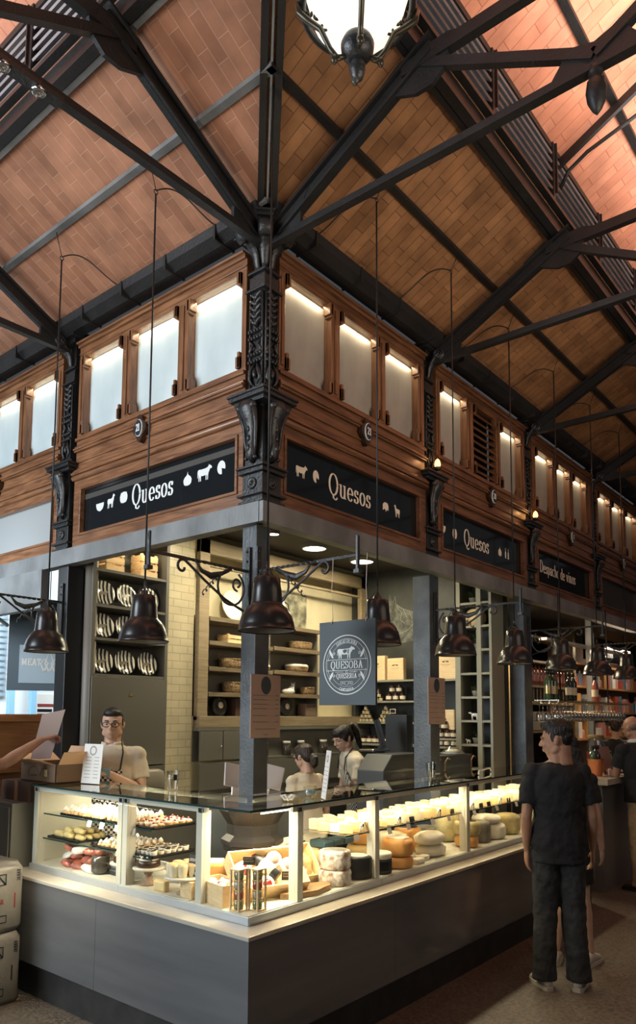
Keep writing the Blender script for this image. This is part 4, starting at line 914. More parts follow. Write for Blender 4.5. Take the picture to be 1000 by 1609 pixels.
# ------------------------------------------------------------------ inside the cheese stall
YB = 4.95
SUBWAY = brick('cream_glazed_brick', (.66, .60, .42), (.60, .54, .36), (.46, .41, .28), .17, .068, .004, (PI/2, 0, 0), .3, .6, .12)
m = MB(); m.box((3.24, 5.30, 0), (7.0, 5.36, 3.38)); struct(m, 'wall_back', WALLG)
m = MB(); m.box((4.02, 4.99, 0), (4.32, 5.30, 3.38)); struct(m, 'wall_back', SUBWAY)
m = MB(); m.box((4.32, 4.985, 0), (6.93, 5.30, 1.70)); m.box((4.32, 4.985, 3.30), (6.93, 5.30, 3.38)); m.box((4.32, 5.16, 1.70), (6.93, 5.30, 3.30)); struct(m, 'wall_back', WALLY)
m = MB(); m.box((6.905, 3.23, 0), (6.98, 5.30, 3.38)); struct(m, 'wall_partition', WALLD)
# left built-in cupboard with shelves of striped plates
g = thing('tall_cupboard', 'grey built-in cupboard with open shelves of striped plates above a plain door', 'cupboard', (3.6, 5.1, 0))
xa, xb = 3.26, 4.01
m = MB(); m.box((xa, 4.96, 0), (xa+.03, 5.30, 3.36)); m.box((xb-.03, 4.96, 0), (xb, 5.30, 3.36)); m.box((xa, 5.27, 0), (xb, 5.298, 3.36)); m.build('carcass', CABG, g)
SZ = [2.865, 2.58, 2.315, 2.03]
for z in SZ:
    m = MB(); m.box((xa+.03, 4.965, z-.022), (xb-.03, 5.27, z)); m.build('shelf', CABG, g)
m = MB(); m.box((xa+.01, 4.95, 1.30), (xb-.005, 4.968, 2.005)); m.build('door', CABG, g, .002)
m = MB(); m.box((xa+.01, 4.95, .05), (xb-.005, 4.968, 1.29)); m.build('door', CABG, g, .002)
m = MB(); m.prism([(3.62, 1.86), (3.66, 1.86), (3.64, 1.90)], lambda a, b, q: (a, q, b), 4.946, 4.951); m.build('warning_sticker', LIDG, g, label='small yellow triangle sticker')
for x, z in ((3.62, 3.0), (3.62, 2.555), (3.62, 2.29), (3.62, 2.84)):
    m = MB(); m.lathe([(.018, z-.002), (.018, z)], (x, 5.08, -.0), 12); 
def stripes(name, c1, c2, sc):
    m = bpy.data.materials.new(name); m.use_nodes = True; nt = m.node_tree; N = nt.nodes; L = nt.links; b = N['Principled BSDF']
    tc = N.new('ShaderNodeTexCoord'); w = N.new('ShaderNodeTexWave'); w.inputs['Scale'].default_value = sc; w.inputs['Distortion'].default_value = 0; L.new(tc.outputs['Object'], w.inputs[0])
    rp = N.new('ShaderNodeValToRGB'); rp.color_ramp.interpolation = 'CONSTANT'; rp.color_ramp.elements[0].color = (*c1, 1); rp.color_ramp.elements[1].color = (*c2, 1); rp.color_ramp.elements[1].position = .5
    L.new(w.outputs[0], rp.inputs[0]); L.new(rp.outputs[0], b.inputs['Base Color']); b.inputs['Roughness'].default_value = .15; return m
STRIPE = stripes('black_white_stripe_glaze', (.03, .03, .03), (.82, .80, .70), 9)
pl = thing('striped_plate', '', 'plate', (0, 0, 0), 0, 'striped plates standing in the tall cupboard')
Mx = Matrix.Rotation(math.radians(78), 4, 'X')
m = MB(); m.lathe([(.004, .006), (.06, .006), (.075, .012), (.098, .020), (.1, .024), (.098, .026), (.074, .018), (.06, .012), (.004, .012)], (0, 0, .1), 36, Mx.to_3x3()); m.build('dish', STRIPE, pl)
m = MB(); icon(m, COW, lambda x, y, o=0: tuple(Mx @ Vector((x, y, .0165))+Vector((0, 0, .1))), -.04, -.035, .08, .07); m.build('cow_print', mat('cow_transfer', (.25, .22, .16), .3), pl, recalc=False)
row = ['top', 'middle', 'bottom']; colm = ['left', 'centre', 'right']
k_ = 0
for r in range(3):
    for c_ in range(3):
        o = pl if k_ == 0 else dup(pl, (0, 0, 0)); k_ += 1
        o.location = (3.41+c_*.215+(.0 if c_ < 2 else .01), 5.05, SZ[r+1]+.002); o['label'] = 'black and white striped cow plate, %s of its shelf, %s row of the cupboard' % (colm[c_], row[r])
# wooden slatted boxes on its top shelf
def slat_box(name, lab, x, y, z, w, d, h, mt=PINE, n=3, cat='crate', group=None, rz=0):
    g = thing(name, lab, cat, (x, y, z), 0, group)
    for s in (-1, 1):
        for q in range(n):
            m = MB(); hh = h/n*.78; zz = z+q*h/n; m.box((x-w/2, y+s*d/2-.004, zz), (x+w/2, y+s*d/2+.004, zz+hh)); m.build('slat', mt, g)
            m = MB(); m.box((x+s*w/2-.004, y-d/2, zz), (x+s*w/2+.004, y+d/2, zz+hh)); m.build('slat', mt, g)
    for a in (-1, 1):
        for b in (-1, 1):
            m = MB(); m.box((x+a*(w/2-.012)-.010, y+b*(d/2-.012)-.010, z), (x+a*(w/2-.012)+.010, y+b*(d/2-.012)+.010, z+h)); m.build('corner_post', mt, g)
    m = MB(); m.box((x-w/2, y-d/2, z), (x+w/2, y+d/2, z+.006)); m.build('bottom', mt, g)
    g.rotation_euler.z = rz; return g
slat_box('wooden_crate', 'upright wooden crate on the left of the cupboard top shelf', 3.50, 5.09, 2.867, .17, .14, .20, PINE)
slat_box('wooden_crate', 'upright wooden crate on the right of the cupboard top shelf', 3.84, 5.09, 2.867, .17, .14, .20, PINE)

# framed wall of staggered oak shelves
g = thing('wall_shelving', 'large oak-framed wall niche with staggered oak shelves', 'shelving', (5.6, 4.97, 1.6))
m = MB(); m.box((4.33, 4.93, 1.66), (4.45, 4.985, 3.30)); m.build('frame_side', FRAMEW, g, .004)
m = MB(); m.box((6.78, 4.93, 1.66), (6.90, 4.985, 3.30)); m.build('frame_side', FRAMEW, g, .004)
m = MB(); m.box((4.33, 4.93, 3.17), (6.90, 4.985, 3.30)); m.box((4.45, 4.95, 3.06), (6.78, 4.985, 3.085)); m.build('frame_top', FRAMEW, g, .004)
m = MB(); m.box((4.33, 4.90, 1.60), (6.90, 4.985, 1.70)); m.build('frame_sill', FRAMEW, g, .004)
m = MB(); m.box((4.47, 5.15, 1.70), (6.05, 5.16, 2.63)); m.build('back_panel', WALLG, g)
SH = []
for z in (2.60, 2.38, 2.145, 1.915):
    for a, b in ((4.46, 5.30), (5.32, 6.05)):
        z2 = z+(.012 if a > 5 else 0); m = MB(); m.box((a, 4.93, z2-.04), (b, 5.15, z2)); m.build('shelf', SHELFW, g, .003)
for x in (5.30, 6.05, 4.46):
    m = MB(); m.box((x, 4.99, 1.70), (x+.02, 5.15, 2.58)); m.build('divider', WALLG, g)
# base cabinets and recess
g = thing('base_cabinets', 'long grey base cabinets under the oak shelving with an open recess of jars', 'cabinet', (5.6, 4.8, 0))
m = MB(); m.box((4.32, 4.90, 1.02), (6.90, 4.98, 1.05)); m.box((4.32, 4.90, 0), (6.90, 4.98, 1.02)); m.box((4.32, 4.90, 1.57), (6.90, 4.98, 1.60)); m.box((4.32, 4.97, 1.3), (6.9, 4.98, 1.57)); m.build('carcass', CABG, g)
for a, b in ((4.33, 4.60), (4.61, 4.90), (6.40, 6.62), (6.63, 6.88)):
    d = MB().box((a, 4.885, 1.31), (b, 4.90, 1.565)).build('door', CABG, g, .002); MB().ell((b-.03, 4.875, 1.43), (.009, .009, .009), 10, 8).build('knob', CHROME, d)
for a, b in ((4.33, 5.0), (5.01, 5.7), (5.71, 6.4), (6.41, 6.88)): MB().box((a, 4.885, 1.05), (b, 4.90, 1.29)).build('door', CABG, g, .002)
MB().box((4.9, 4.885, 1.295), (6.4, 4.97, 1.315)).build('recess_shelf', CABG, g)

# jars
def jar(name='glass_jar', r=.035, h=.09, fill=JARRED, lid=LIDM, group=None, labelc=None, lab='', cat='jar'):
    g = thing(name, lab, cat, (0, 0, 0), 0, group)
    m = MB(); m.lathe([(r*.9, 0), (r, .006), (r, h*.72), (r*.8, h*.82), (r*.8, h*.86)], n=16); m.build('jar_body', fill, g)
    m = MB(); m.lathe([(r*.86, h*.84), (r*.88, h*.86), (r*.88, h*.98), (r*.84, h)], n=16); m.build('lid', lid, g)
    if labelc: m = MB(); m.lathe([(r*1.012, h*.18), (r*1.012, h*.6)], n=16, cap=False); m.build('paper_label', labelc, g, recalc=False)
    return g
CLIPG = mat('jar_glass_dark', (.06, .05, .04), .06, coat=1)
j0 = jar('clip_jar', .045, .14, CLIPG, CERAM, 'clip-top jars in the recess of the base cabinets')
FILL2 = mat('jar_contents_pasta', (.42, .27, .12), .4, 0, .5, 40)
for i, (x, lab) in enumerate(((5.02, 'leftmost of the recess, beside the menu card'), (5.17, 'second from the left in the recess'), (5.50, 'dark one in the middle of the recess'), (5.72, 'brown-filled one right of the middle'), (6.08, 'rightmost one of the recess above the ponytailed woman'))):
    o = j0 if i == 0 else dup(j0, (0, 0, 0)); o.location = (x, 4.92, 1.316); o['label'] = 'clip-top glass jar, '+lab
# baskets, breads and ornaments on the shelves
def basket(x, y, z, rx, ry, h, lab, handle=False, cloth=False):
    g = thing('wicker_basket', lab, 'basket', (x, y, z))
    m = MB(); m.loft([(x, y, z, rx*.8, ry*.8), (x, y, z+h*.3, rx*.95, ry*.95), (x, y, z+h, rx, ry), (x, y, z+h+.008, rx*.96, ry*.96), (x, y, z+h*.5, rx*.85, ry*.85)], 24, 2.6)
    m.build('basket_body', WICKER, g)
    m = MB(); m.tube([(x+rx*math.cos(t), y+ry*math.sin(t), z+h) for t in [j*PI/14 for j in range(29)]], .008, 6); m.build('rim', WICKER, g)
    if handle: m = MB(); m.tube([(x-rx, y, z+h), (x-rx-.05, y, z+h+.03), (x-rx-.04, y, z+h+.05), (x-rx*.3, y, z+h+.03)], .006, 6); m.build('handle', WICKER, g)
    if cloth: m = MB(); m.loft([(x, y, z+h, rx*.98, ry*.98), (x, y, z+h+.018, rx*1.02, ry*1.02), (x, y, z+h+.03, rx*.9, ry*.9), (x, y, z+h+.035, rx*.5, ry*.5)], 24, 2.4); m.build('cloth_liner', CERAM, g)
slat_box('wooden_crate', 'small slatted crate left of the post on the second oak shelf', 4.84, 5.04, 2.382, .24, .15, .085, PINE, 2)
basket(4.86, 5.04, 2.147, .16, .085, .085, 'wicker basket with a curled handle left of the post, third oak shelf', True)
basket(4.88, 5.04, 1.917, .13, .085, .095, 'round woven basket left of the post, fourth oak shelf')
basket(5.84, 5.04, 2.394, .15, .085, .075, 'rectangular wicker hamper on the second oak shelf beside the hanging board')
basket(5.22, 5.04, 2.147, .12, .08, .03, 'flat basket with white cloth right of the post', False, True)
basket(5.78, 5.04, 2.159, .15, .085, .05, 'wicker basket with pale cloth left of the hanging board', False, True)
basket(5.94, 5.04, 1.929, .09, .075, .07, 'small wicker basket beside the white ornament')
g = thing('lying_cow_ornament', 'white lying cow ornament on the fourth oak shelf', 'ornament', (5.64, 5.02, 1.928))
m = MB(); m.ell((5.63, 5.02, 1.955), (.09, .05, .035), 16, 10); m.ell((5.68, 5.02, 1.985), (.035, .03, .03), 12, 8); m.ell((5.70, 5.02, 2.02), (.024, .022, .022), 12, 8); m.build('body', CERAM, g)
for s in (-1, 1): MB().tube([(5.70, 5.02+s*.015, 2.035), (5.705, 5.02+s*.03, 2.048)], [.008, .003], 6).build('ear', CERAM, g)
g = thing('milk_jug', 'white enamel milk jug on the top oak shelf before the old photograph', 'jug', (5.52, 5.05, 2.614))
m = MB(); m.lathe([(.07, 2.614), (.075, 2.64), (.072, 2.80), (.05, 2.86), (.046, 2.89), (.06, 2.91)], (5.52, 5.05, 0), 24); m.build('body', CERAM, g)
m = MB(); m.tube([(5.58, 5.05, 2.88), (5.65, 5.05, 2.86), (5.67, 5.05, 2.76), (5.64, 5.05, 2.66), (5.60, 5.05, 2.62)], .008, 6); m.build('handle', IRON, g)
g = thing('photo_panel', 'faded grey-green photograph panel standing on the top oak shelf', 'picture', (5.86, 5.1, 2.62))
m = MB(); m.box((5.50, 5.13, 2.614), (6.04, 5.145, 3.0)); m.build('print', mat('faded_photo', (.30, .29, .20), .6, 0, .7, 9), g)
for nm, x, z, r in (('large plate standing on edge left of the post, above the oak shelves', 4.90, 2.76, .15),):
    m = MB(); m.lathe([(.01, 0), (r*.8, .0), (r, .012), (r, .018), (r*.8, .010), (.01, .010)], (x, 5.10, z), 32, Matrix.Rotation(math.radians(82), 3, 'X')); m.single('wall_plate', CERAM, 'cream '+nm, 'plate')
m = MB()
for r, w in ((.135, .006), (.115, .003)): pen(m, A(5.42, 2.90, r, r, 0, 360, 40), lambda x, y, o=0: (x, 5.155-o, y), w, w)
for dx in (-.05, 0, .05): pen(m, [(5.42+dx, 2.84), (5.42+dx+.03, 2.93)], lambda x, y, o=0: (x, 5.154-o, y), .008, .008)
m.single('wall_emblem', SLATE, 'round dark line emblem painted on the cream wall above the oak shelves', 'emblem')
for x, nm in ((4.66, 'left of the post'), (5.58, 'right of the menu card')):
    g = thing('dark_wheel_tin', 'dark round tin with pale round label, '+nm+', on the oak sill', 'tin', (x, 5.03, 1.702))
    Mr = Matrix.Rotation(math.radians(84), 3, 'X')
    m = MB(); m.lathe([(.07, -.02), (.088, -.01), (.092, .02), (.088, .04), (.07, .045)], (x, 5.03, 1.795), 28, Mr); m.build('tin_body', BLACKP, g)
    m = MB(); m.lathe([(.03, .0455), (.03, .048)], (x, 5.03, 1.795), 20, Mr, sx=1, sy=1); m.build('round_label', LABELM, g)
for x, w, h, mt_, nm in ((4.93, .17, .16, 'dark_red_box', 'dark reddish box beside the round tin left of the post'), (5.25, .09, .09, 'cream_tub', 'cream tub just right of the menu card'), (5.95, .17, .13, 'brown_box', 'brown carton at the right of the oak sill')):
    col = {'dark_red_box': (.07, .035, .025), 'cream_tub': (.6, .55, .42), 'brown_box': (.17, .12, .09)}[mt_]
    m = MB(); m.box((x-w/2, 4.98, 1.702), (x+w/2, 5.10, 1.702+h)); m.single(mt_, mat(mt_, col, .6), nm+', on the oak sill', 'box', bev=.004)
# ceiling discs
DISC = mat('lit_ceiling_disc', (1, .9, .7), .4, emit=(1, .90, .66), es=7)
for x, y, r, nm in ((5.41, 4.50, .125, 'left of the two large'), (6.2, 4.50, .13, 'right of the two large'), (4.74, 4.42, .055, 'small one beside the corner post,')):
    g = thing('ceiling_light', 'round glowing ceiling light, %s ones in the dark stall ceiling' % nm if 'small' not in nm else 'small round ceiling light beside the corner post in the stall ceiling', 'ceiling light', (x, y, 3.32))
    m = MB(); m.lathe([(r, 3.36), (r, 3.335), (r*.97, 3.325), (r*.90, 3.325), (r*.90, 3.335)], (x, y, 0), 32, cap=False); m.build('rim', LAMPI, g, recalc=False)
    m = MB(); m.lathe([(r*.9, 3.330), (r*.9, 3.334)], (x, y, 0), 32); m.build('diffuser', DISC, g)

# ------------------------------------------------------------------ partition wall shelves (facing left)
g = thing('product_shelves', 'dark recessed shelves of boxes, tins and jars on the slate wall', 'shelving', (6.85, 4.5, 1.0))
for y0, y1 in ((4.15, 4.93), (3.66, 4.10)):
    zs = (2.098, 1.872, 1.642, 1.405, 1.16) if y0 > 4 else (2.090, 1.485, 1.40)
    for z in zs: MB().box((6.66, y0, z-.02), (6.905, y1, z)).build('shelf', LADDER, g)
    for y in (y0-.012, y1): MB().box((6.66, y, .9), (6.905, y+.012, 2.40)).build('upright', LADDER if y0 < 4 else WALLD, g)
def pine_box(x, y, z, w, h, lab, d=.06):
    g = thing('pine_gift_box', lab, 'box', (x, y, z))
    m = MB(); m.box((x, y-w/2, z), (x+d, y+w/2, z+h)); m.build('box', PINEY, g, .002)
    m = MB(); m.box((x-.003, y-w/2+.006, z+.004), (x, y+w/2-.006, z+h-.004)); m.build('sliding_lid', PINEY, g)
    fn = lambda a, b, o=0: (x-.0035-o, y-a, z+h*.62+b)
    L = MB(); icon(L, COW, fn, -.036, 0, .036, .028); icon(L, COW, fn, .002, 0, .036, .028, True); L.build('cow_stamp', IRON, g, recalc=False)
    L = MB(); pen(L, [(-.05, -.02), (.05, -.02)], fn, .006, .006); pen(L, [(-.035, -.036), (.035, -.036)], fn, .003, .003); L.build('stamp_line', mat('faint_stamp', (.45, .33, .17), .6), g, recalc=False)
pine_box(6.69, 4.66, 2.10, .23, .27, 'pale pine gift box with cow stamp just right of the hanging board')
pine_box(6.69, 4.41, 2.10, .21, .235, 'smaller pale pine gift box with cow stamp next to the dark post')
pine_box(6.69, 3.79, 2.092, .25, .27, 'pale pine gift box with cow stamp under the third lamp')
pine_box(6.72, 3.84, 1.487, .26, .29, 'pine gift box standing behind the pyramid of dark jars')
TIN = mat('gold_cream_tin', (.62, .52, .30), .35, .3)
tin = thing('small_tin', '', 'tin', (0, 0, 0), 0, 'small pale tins stacked in pyramids on the dark shelves')
MB().lathe([(.021, 0), (.022, .003), (.022, .040), (.021, .043)], n=14).build('can', TIN, tin); MB().lathe([(.0225, .030), (.0225, .040)], n=14, cap=False).build('dark_band', JARRED, tin, recalc=False)
first = [True]
def place(proto, loc, lab, first, rz=0):
    o = proto if first[0] else dup(proto, (0, 0, 0)); first[0] = False
    o.location = loc; o.rotation_euler.z = rz; o['label'] = lab
for (y, z, n, nm) in ((4.70, 1.874, 4, 'upper pyramid next to the hanging board'), (4.83, 1.644, 4, 'lower left pyramid under the hanging board'), (4.56, 1.644, 4, 'lower right pyramid beside the small price sign')):
    for r in range(n):
        for q in range(n-r): place(tin, (6.73, y+(q-(n-r-1)/2)*.050, z+r*.0435), 'small pale tin stacked in the '+nm, first)
jd = jar('dark_jar', .033, .085, JARRED, LIDM, 'dark preserve jars on the slate wall shelves', LABELM)
first = [True]
for i, (y, z) in enumerate([(4.52, 1.874), (4.43, 1.874), (4.34, 1.874), (4.475, 1.96), (4.385, 1.96)]): place(jd, (6.73, y, z), 'dark preserve jar in the five-jar stack beside the upper tin pyramid', first)
for i in range(7): place(jd, (6.73, 4.86-i*.075, 1.407), 'dark preserve jar in the dim row under the tin pyramids', first)
for y, z in [(3.93, 1.487), (3.85, 1.487), (3.77, 1.487), (3.70, 1.487), (3.89, 1.573), (3.81, 1.573), (3.85, 1.659)]: place(jd, (6.69, y, z), 'dark preserve jar in the pyramid before the pine gift box', first)
for y in (3.94, 3.86, 3.78, 3.70): place(jd, (6.69, y, 1.402), 'dark preserve jar in the low row under the jar pyramid', first)
g = thing('price_sign', 'tiny framed price sign on a stick beside the lower tin pyramids', 'sign', (6.70, 4.45, 1.644))
MB().cyl((6.70, 4.45, 1.644), (6.70, 4.45, 1.74), .002, None, 6).build('stick', CHROME, g); MB().box((6.696, 4.41, 1.735), (6.70, 4.485, 1.785)).build('frame', LABELM, g); MB().box((6.694, 4.418, 1.742), (6.696, 4.477, 1.778)).build('face', BLACKP, g)
# chalk horse
g = thing('chalk_drawing', 'white chalk horse head with bridle drawn on the slate wall', 'drawing', (6.9, 4.4, 2.6))
fn = lambda x, y, o=0: (6.903-o, 4.72-x, 2.50+y)
L = MB()
for st in ([(0, .30), (.03, .36), (.06, .44), (.09, .50), (.10, .58), (.12, .50), (.15, .50), (.17, .56), (.18, .47), (.24, .42), (.34, .38), (.50, .33)], [(0, .30), (-.01, .22), (.02, .18), (.05, .19), (.08, .24), (.14, .27), (.20, .20), (.22, .10), (.24, .0)],
           [(.10, .48), (.10, .30), (.07, .22)], [(.07, .22), (.20, .12), (.34, .16), (.46, .28)], [(.19, .44), (.26, .36), (.24, .28), (.30, .24)], [(.28, .40), (.33, .30)], [(.36, .36), (.40, .28)]): pen(L, st, fn, .004, .003)
pen(L, A(.095, .40, .010, .008, 0, 360, 8), fn, .004, .004); L.build('chalk_lines', mat('chalk_grey', (.33, .34, .30), .9), g, recalc=False)
icon(Lf := MB(), [(0, .30), (.06, .44), (.10, .52), (.18, .47), (.34, .38), (.50, .33), (.50, .05), (.26, .02), (.20, .20), (.14, .27), (.06, .19), (0, .20)], lambda x, y, o=0: fn(x, y, -.0005), 0, 0, 1, 1)
Lf.build('chalk_shading', mat('chalk_smear', (.11, .115, .10), .9, 0, .5, 14), g, recalc=False)

# sage bookcase with plants
g = thing('bookcase', 'tall sage-grey open bookcase of square compartments with potted plants', 'bookcase', (6.8, 3.45, .9))
ys = (3.60, 3.35, 3.24)
for y, w in ((3.605, .05), (3.375, .05)):
    MB().box((6.62, y-w/2, .5), (6.66, y+w/2, 3.30)).build('upright', LADDER, g)
for y in (3.615, 3.25): MB().box((6.66, y-.008, .5), (6.905, y+.008, 3.30)).build('side_panel', LADDER, g)
MB().box((6.62, 3.235, .5), (6.645, 3.262, 3.30)).build('upright', LADDER, g)
BZ = [1.20+.236*i for i in range(9)]
for z in BZ: MB().box((6.625, 3.25, z-.022), (6.90, 3.60, z)).build('shelf', LADDER, g)
def potted(x, y, z, r, h, lab, n=46, hang=False):
    g = thing('potted_plant', lab, 'plant', (x, y, z))
    MB().lathe([(r*.6, z), (r*.85, z+.05), (r*.9, z+.06)], (x, y, 0), 14).build('pot', mat('grey_pot', (.28, .25, .2), .7) if 'grey_pot' not in bpy.data.materials else bpy.data.materials['grey_pot'], g)
    m = MB()
    for i in range(n):
        a = random.uniform(0, 2*PI); t = random.uniform(.2, 1); rr = r*random.uniform(.2, 1.5); c = Vector((x+rr*math.cos(a), y+rr*math.sin(a), z+.06+h*t*(1-.3*rr/r)))
        d = Vector((math.cos(a), math.sin(a), random.uniform(-.5, .7))).normalized(); s = d.cross(Vector((0, 0, 1))).normalized()*.008; l = random.uniform(.018, .034)
        m.add([tuple(c), tuple(c+d*l*.5+s), tuple(c+d*l), tuple(c+d*l*.5-s)], [(0, 1, 2, 3)])
        if i % 5 == 0: m.tube([(x, y, z+.05), tuple(c.lerp(Vector((x, y, z+.05)), .4)+Vector((0, 0, .02))), tuple(c)], .0015, 4)
    m.build('foliage', LEAF, g, recalc=False)
potted(6.74, 3.49, BZ[7], .05, .10, 'leafy potted plant near the top of the sage bookcase', 60)
potted(6.74, 3.46, BZ[5], .05, .12, 'bushy potted plant in the sage bookcase beside the third lamp', 80)
potted(6.74, 3.47, BZ[2]+.236, .05, .07, 'small dark potted plant in the middle of the sage bookcase', 40)
potted(6.74, 3.47, BZ[1], .05, .09, 'potted plant in the lowest visible compartment of the bookcase', 60)
g = thing('cheese_drum', 'pale wooden drum lying in the sage bookcase above the bushy plant', 'drum', (6.75, 3.47, BZ[6]))
MB().lathe([(.085, -.08), (.09, -.07), (.09, .05), (.085, .06)], (6.76, 3.47, BZ[6]+.09), 26, Matrix.Rotation(PI/2, 3, 'Y')).build('drum', PINEY, g)
def quad_figure(x, y, z, s, mt, lab, name='animal_figurine', rz=0, patch=None, group=None):
    g = thing(name, lab, 'figurine', (x, y, z), 0, group)
    m = MB(); m.ell((x, y, z+.62*s), (.42*s, .2*s, .22*s), 12, 8); m.tube([(x+.30*s, y, z+.70*s), (x+.50*s, y, z+.86*s)], [.13*s, .10*s], 8); m.ell((x+.60*s, y, z+.84*s), (.17*s, .09*s, .09*s), 10, 7)
    for a in (-.28, .28):
        for b in (-.11, .11): m.tube([(x+a*s, y+b*s, z+.55*s), (x+a*s, y+b*s, z)], [.075*s, .05*s], 6)
    m.tube([(x-.42*s, y, z+.7*s), (x-.50*s, y, z+.35*s)], .02*s, 5)
    for b in (-.08, .08): m.tube([(x+.52*s, y+b*s, z+.92*s), (x+.50*s, y+b*2*s, z+1.0*s)], [.03*s, .01*s], 5)
    m.build('figure_body', mt, g)
    if patch: MB().ell((x-.10*s, y-.06*s, z+.66*s), (.20*s, .17*s, .18*s), 10, 7).build('black_patch', patch, g); MB().ell((x+.52*s, y-.02*s, z+.84*s), (.12*s, .10*s, .10*s), 9, 6).build('black_patch', patch, g)
    g.rotation_euler.z = rz; return g
quad_figure(6.70, 3.47, BZ[2], .085, CERAM, 'white cow figurine in the sage bookcase above the lowest plant', rz=PI/2+.2)
quad_figure(6.68, 3.53, BZ[1], .05, CERAM, 'tiny white animal figurine beside the lowest bookcase plant', rz=PI/2)
MB().box((6.66, 3.40, .9), (6.90, 3.60, .93)).single('ledge', LADDER, 'low sage ledge at the foot of the bookcase', 'ledge')
# dark machine, till and scale behind the right counter
g = thing('slicing_machine_cover', 'large dark grey sloped-corner machine behind the counter, right of the ponytailed woman', 'machine', (5.0, 3.5, .9))
m = MB(); m.prism([(4.92, .0), (5.60, .0), (5.60, 1.39), (5.05, 1.395), (4.92, 1.27)], lambda a, b, q: (a, q, b), 3.36, 3.62); m.build('housing', GREYP, g, .006)
g = thing('point_of_sale_screen', 'black till screen on a stand between the ponytailed woman and the dark post', 'screen', (5.35, 3.65, 1.4))
Mt = Matrix.Translation((5.42, 3.72, 1.50)) @ Matrix.Rotation(.5, 4, 'Z') @ Matrix.Rotation(-.25, 4, 'X')
m = MB(); m.cb((0, 0, .06), (.26, .03, .24), Mt); m.build('screen', BLACKP, g, .004); m = MB(); m.cb((0, .02, -.10), (.10, .05, .12), Mt); m.build('stand', BLACKP, g)
m = MB(); m.box((5.18, 3.64, 1.40), (5.44, 3.80, 1.425)); m.build('pan', CHROME, g, .01)
m = MB(); m.box((5.74, 3.66, .0), (5.84, 3.9, 1.72)); m.single('dark_cabinet', BLACKP, 'tall black equipment column against the dark post', 'equipment', bev=.006)
g = thing('wooden_serving_frame', 'grey drawer box with wooden handles behind the glass cup', 'box', (5.75, 3.3, 1.2))
m = MB(); m.box((5.62, 3.30, .0), (6.3, 3.5, 1.36)); m.build('box', GREYP, g, .005)
for x in (5.62, 5.78, 6.26): m = MB(); m.tube([(x-.04, 3.27, 1.23), (x-.03, 3.27, 1.31), (x+.02, 3.27, 1.345), (x+.05, 3.27, 1.33)], .008, 6); m.build('handle', WICKER, g)
g = thing('cheese_dome', 'small pale cheese on a plate under clear film behind the right counter', 'cheese', (6.15, 3.42, 1.365))
MB().lathe([(.10, 1.363), (.12, 1.370)], (6.15, 3.42, 0), 20).build('plate', CERAM, g); MB().ell((6.15, 3.42, 1.385), (.07, .07, .022), 14, 8).build('wedge', LABELM, g)
MB().lathe([(.11, 1.37), (.06, 1.42), (.01, 1.46)], (6.15, 3.42, 0), 12, cap=False).build('film', GLASS, g, recalc=False)
# hand dryer and cup items at left
g = thing('towel_dispenser', 'rounded grey plastic dispenser on the left wall under the white bricks', 'dispenser', (3.78, 4.85, 1.0))
m = MB(); m.loft([(3.76, 4.88, 1.02, .15, .06), (3.76, 4.88, 1.2, .16, .065), (3.76, 4.88, 1.25, .15, .06), (3.76, 4.88, 1.27, .11, .045)], 28, 4); m.build('cover', mat('dispenser_grey', (.32, .30, .24), .4), g)
MB().box((3.9, 4.817, 1.10), (3.94, 4.822, 1.11)).build('badge', CHROME, g)
MB().box((3.3, 4.86, .0), (4.3, 4.96, 1.02)).single('back_counter', CABG, 'grey back counter below the towel dispenser', 'counter')
MB().box((4.35, 4.5, .0), (6.0, 4.88, .92)).single('work_table', GREYP, 'dark work table where the two women prepare food', 'table', bev=.005)
g = thing('utensil_tray', 'dark clutter of tongs and utensils in a tray under the grey cupboards', 'tray', (4.6, 4.7, .92))
MB().box((4.45, 4.6, .92), (4.75, 4.8, 1.0)).build('tray', BLACKP, g)
for i in range(7): a = random.uniform(-.6, .6); MB().tube([(4.5+i*.035, 4.7, .98), (4.5+i*.035+.10*a, 4.66, 1.12+random.uniform(0, .06))], [.004, .010], 6).build('utensil', CHROME if i % 2 else BLACKP, g)
# ------------------------------------------------------------------ food in the cases
PASTRY = mat('golden_pastry', (.80, .47, .20), .6, 0, .45, 30, .5, 80)
CREAM = mat('whipped_cream', (.90, .82, .66), .5, 0, .1, 20, .3, 60)
BERRY = mat('red_jam', (.35, .02, .02), .2, coat=.8)
CHOC = mat('dark_chocolate', (.045, .018, .008), .3)
RIND_O = mat('orange_rind', (.82, .42, .13), .45, 0, .2, 6, .1, 40)
RIND_Y = mat('yellow_mottled_rind', (.62, .52, .25), .6, 0, .4, 9, .3, 50)
RIND_G = mat('grey_rind', (.22, .21, .17), .7, 0, .4, 12, .4, 50)
RIND_W = mat('white_cloth_cheese', (.82, .78, .66), .7, 0, .15, 8, .5, 30)
CHEESE = mat('pale_cheese_paste', (.86, .64, .30), .5, 0, .12, 10)
CHEESE2 = mat('cream_cheese_paste', (.86, .76, .52), .5, 0, .1, 10)
LACE = mat('dried_flower_rind', (.80, .76, .68), .7, 0, 0, 26, .8, 60, col2=(.22, .13, .09))
SLATEB = mat('chalkboard', (.015, .016, .016), .5)
TRAYM = mat('black_tray', (.02, .02, .02), .25)
STAND = mat('turned_wood_stand', (.34, .22, .13), .6, 0, .3, 12)
MARB = mat('pale_marble_plate', (.66, .60, .48), .3, 0, .15, 5)
BAG = mat('packed_sausage', (.42, .11, .07), .3, 0, .5, 22, .6, 60, coat=.5)
FOIL = mat('white_wrap', (.84, .80, .72), .3, 0, .1, 10, .6, 40)
BARK = wood('cut_trunk_wood', (.42, .26, .12), (.20, .11, .05), .6, 'X', 1.4)

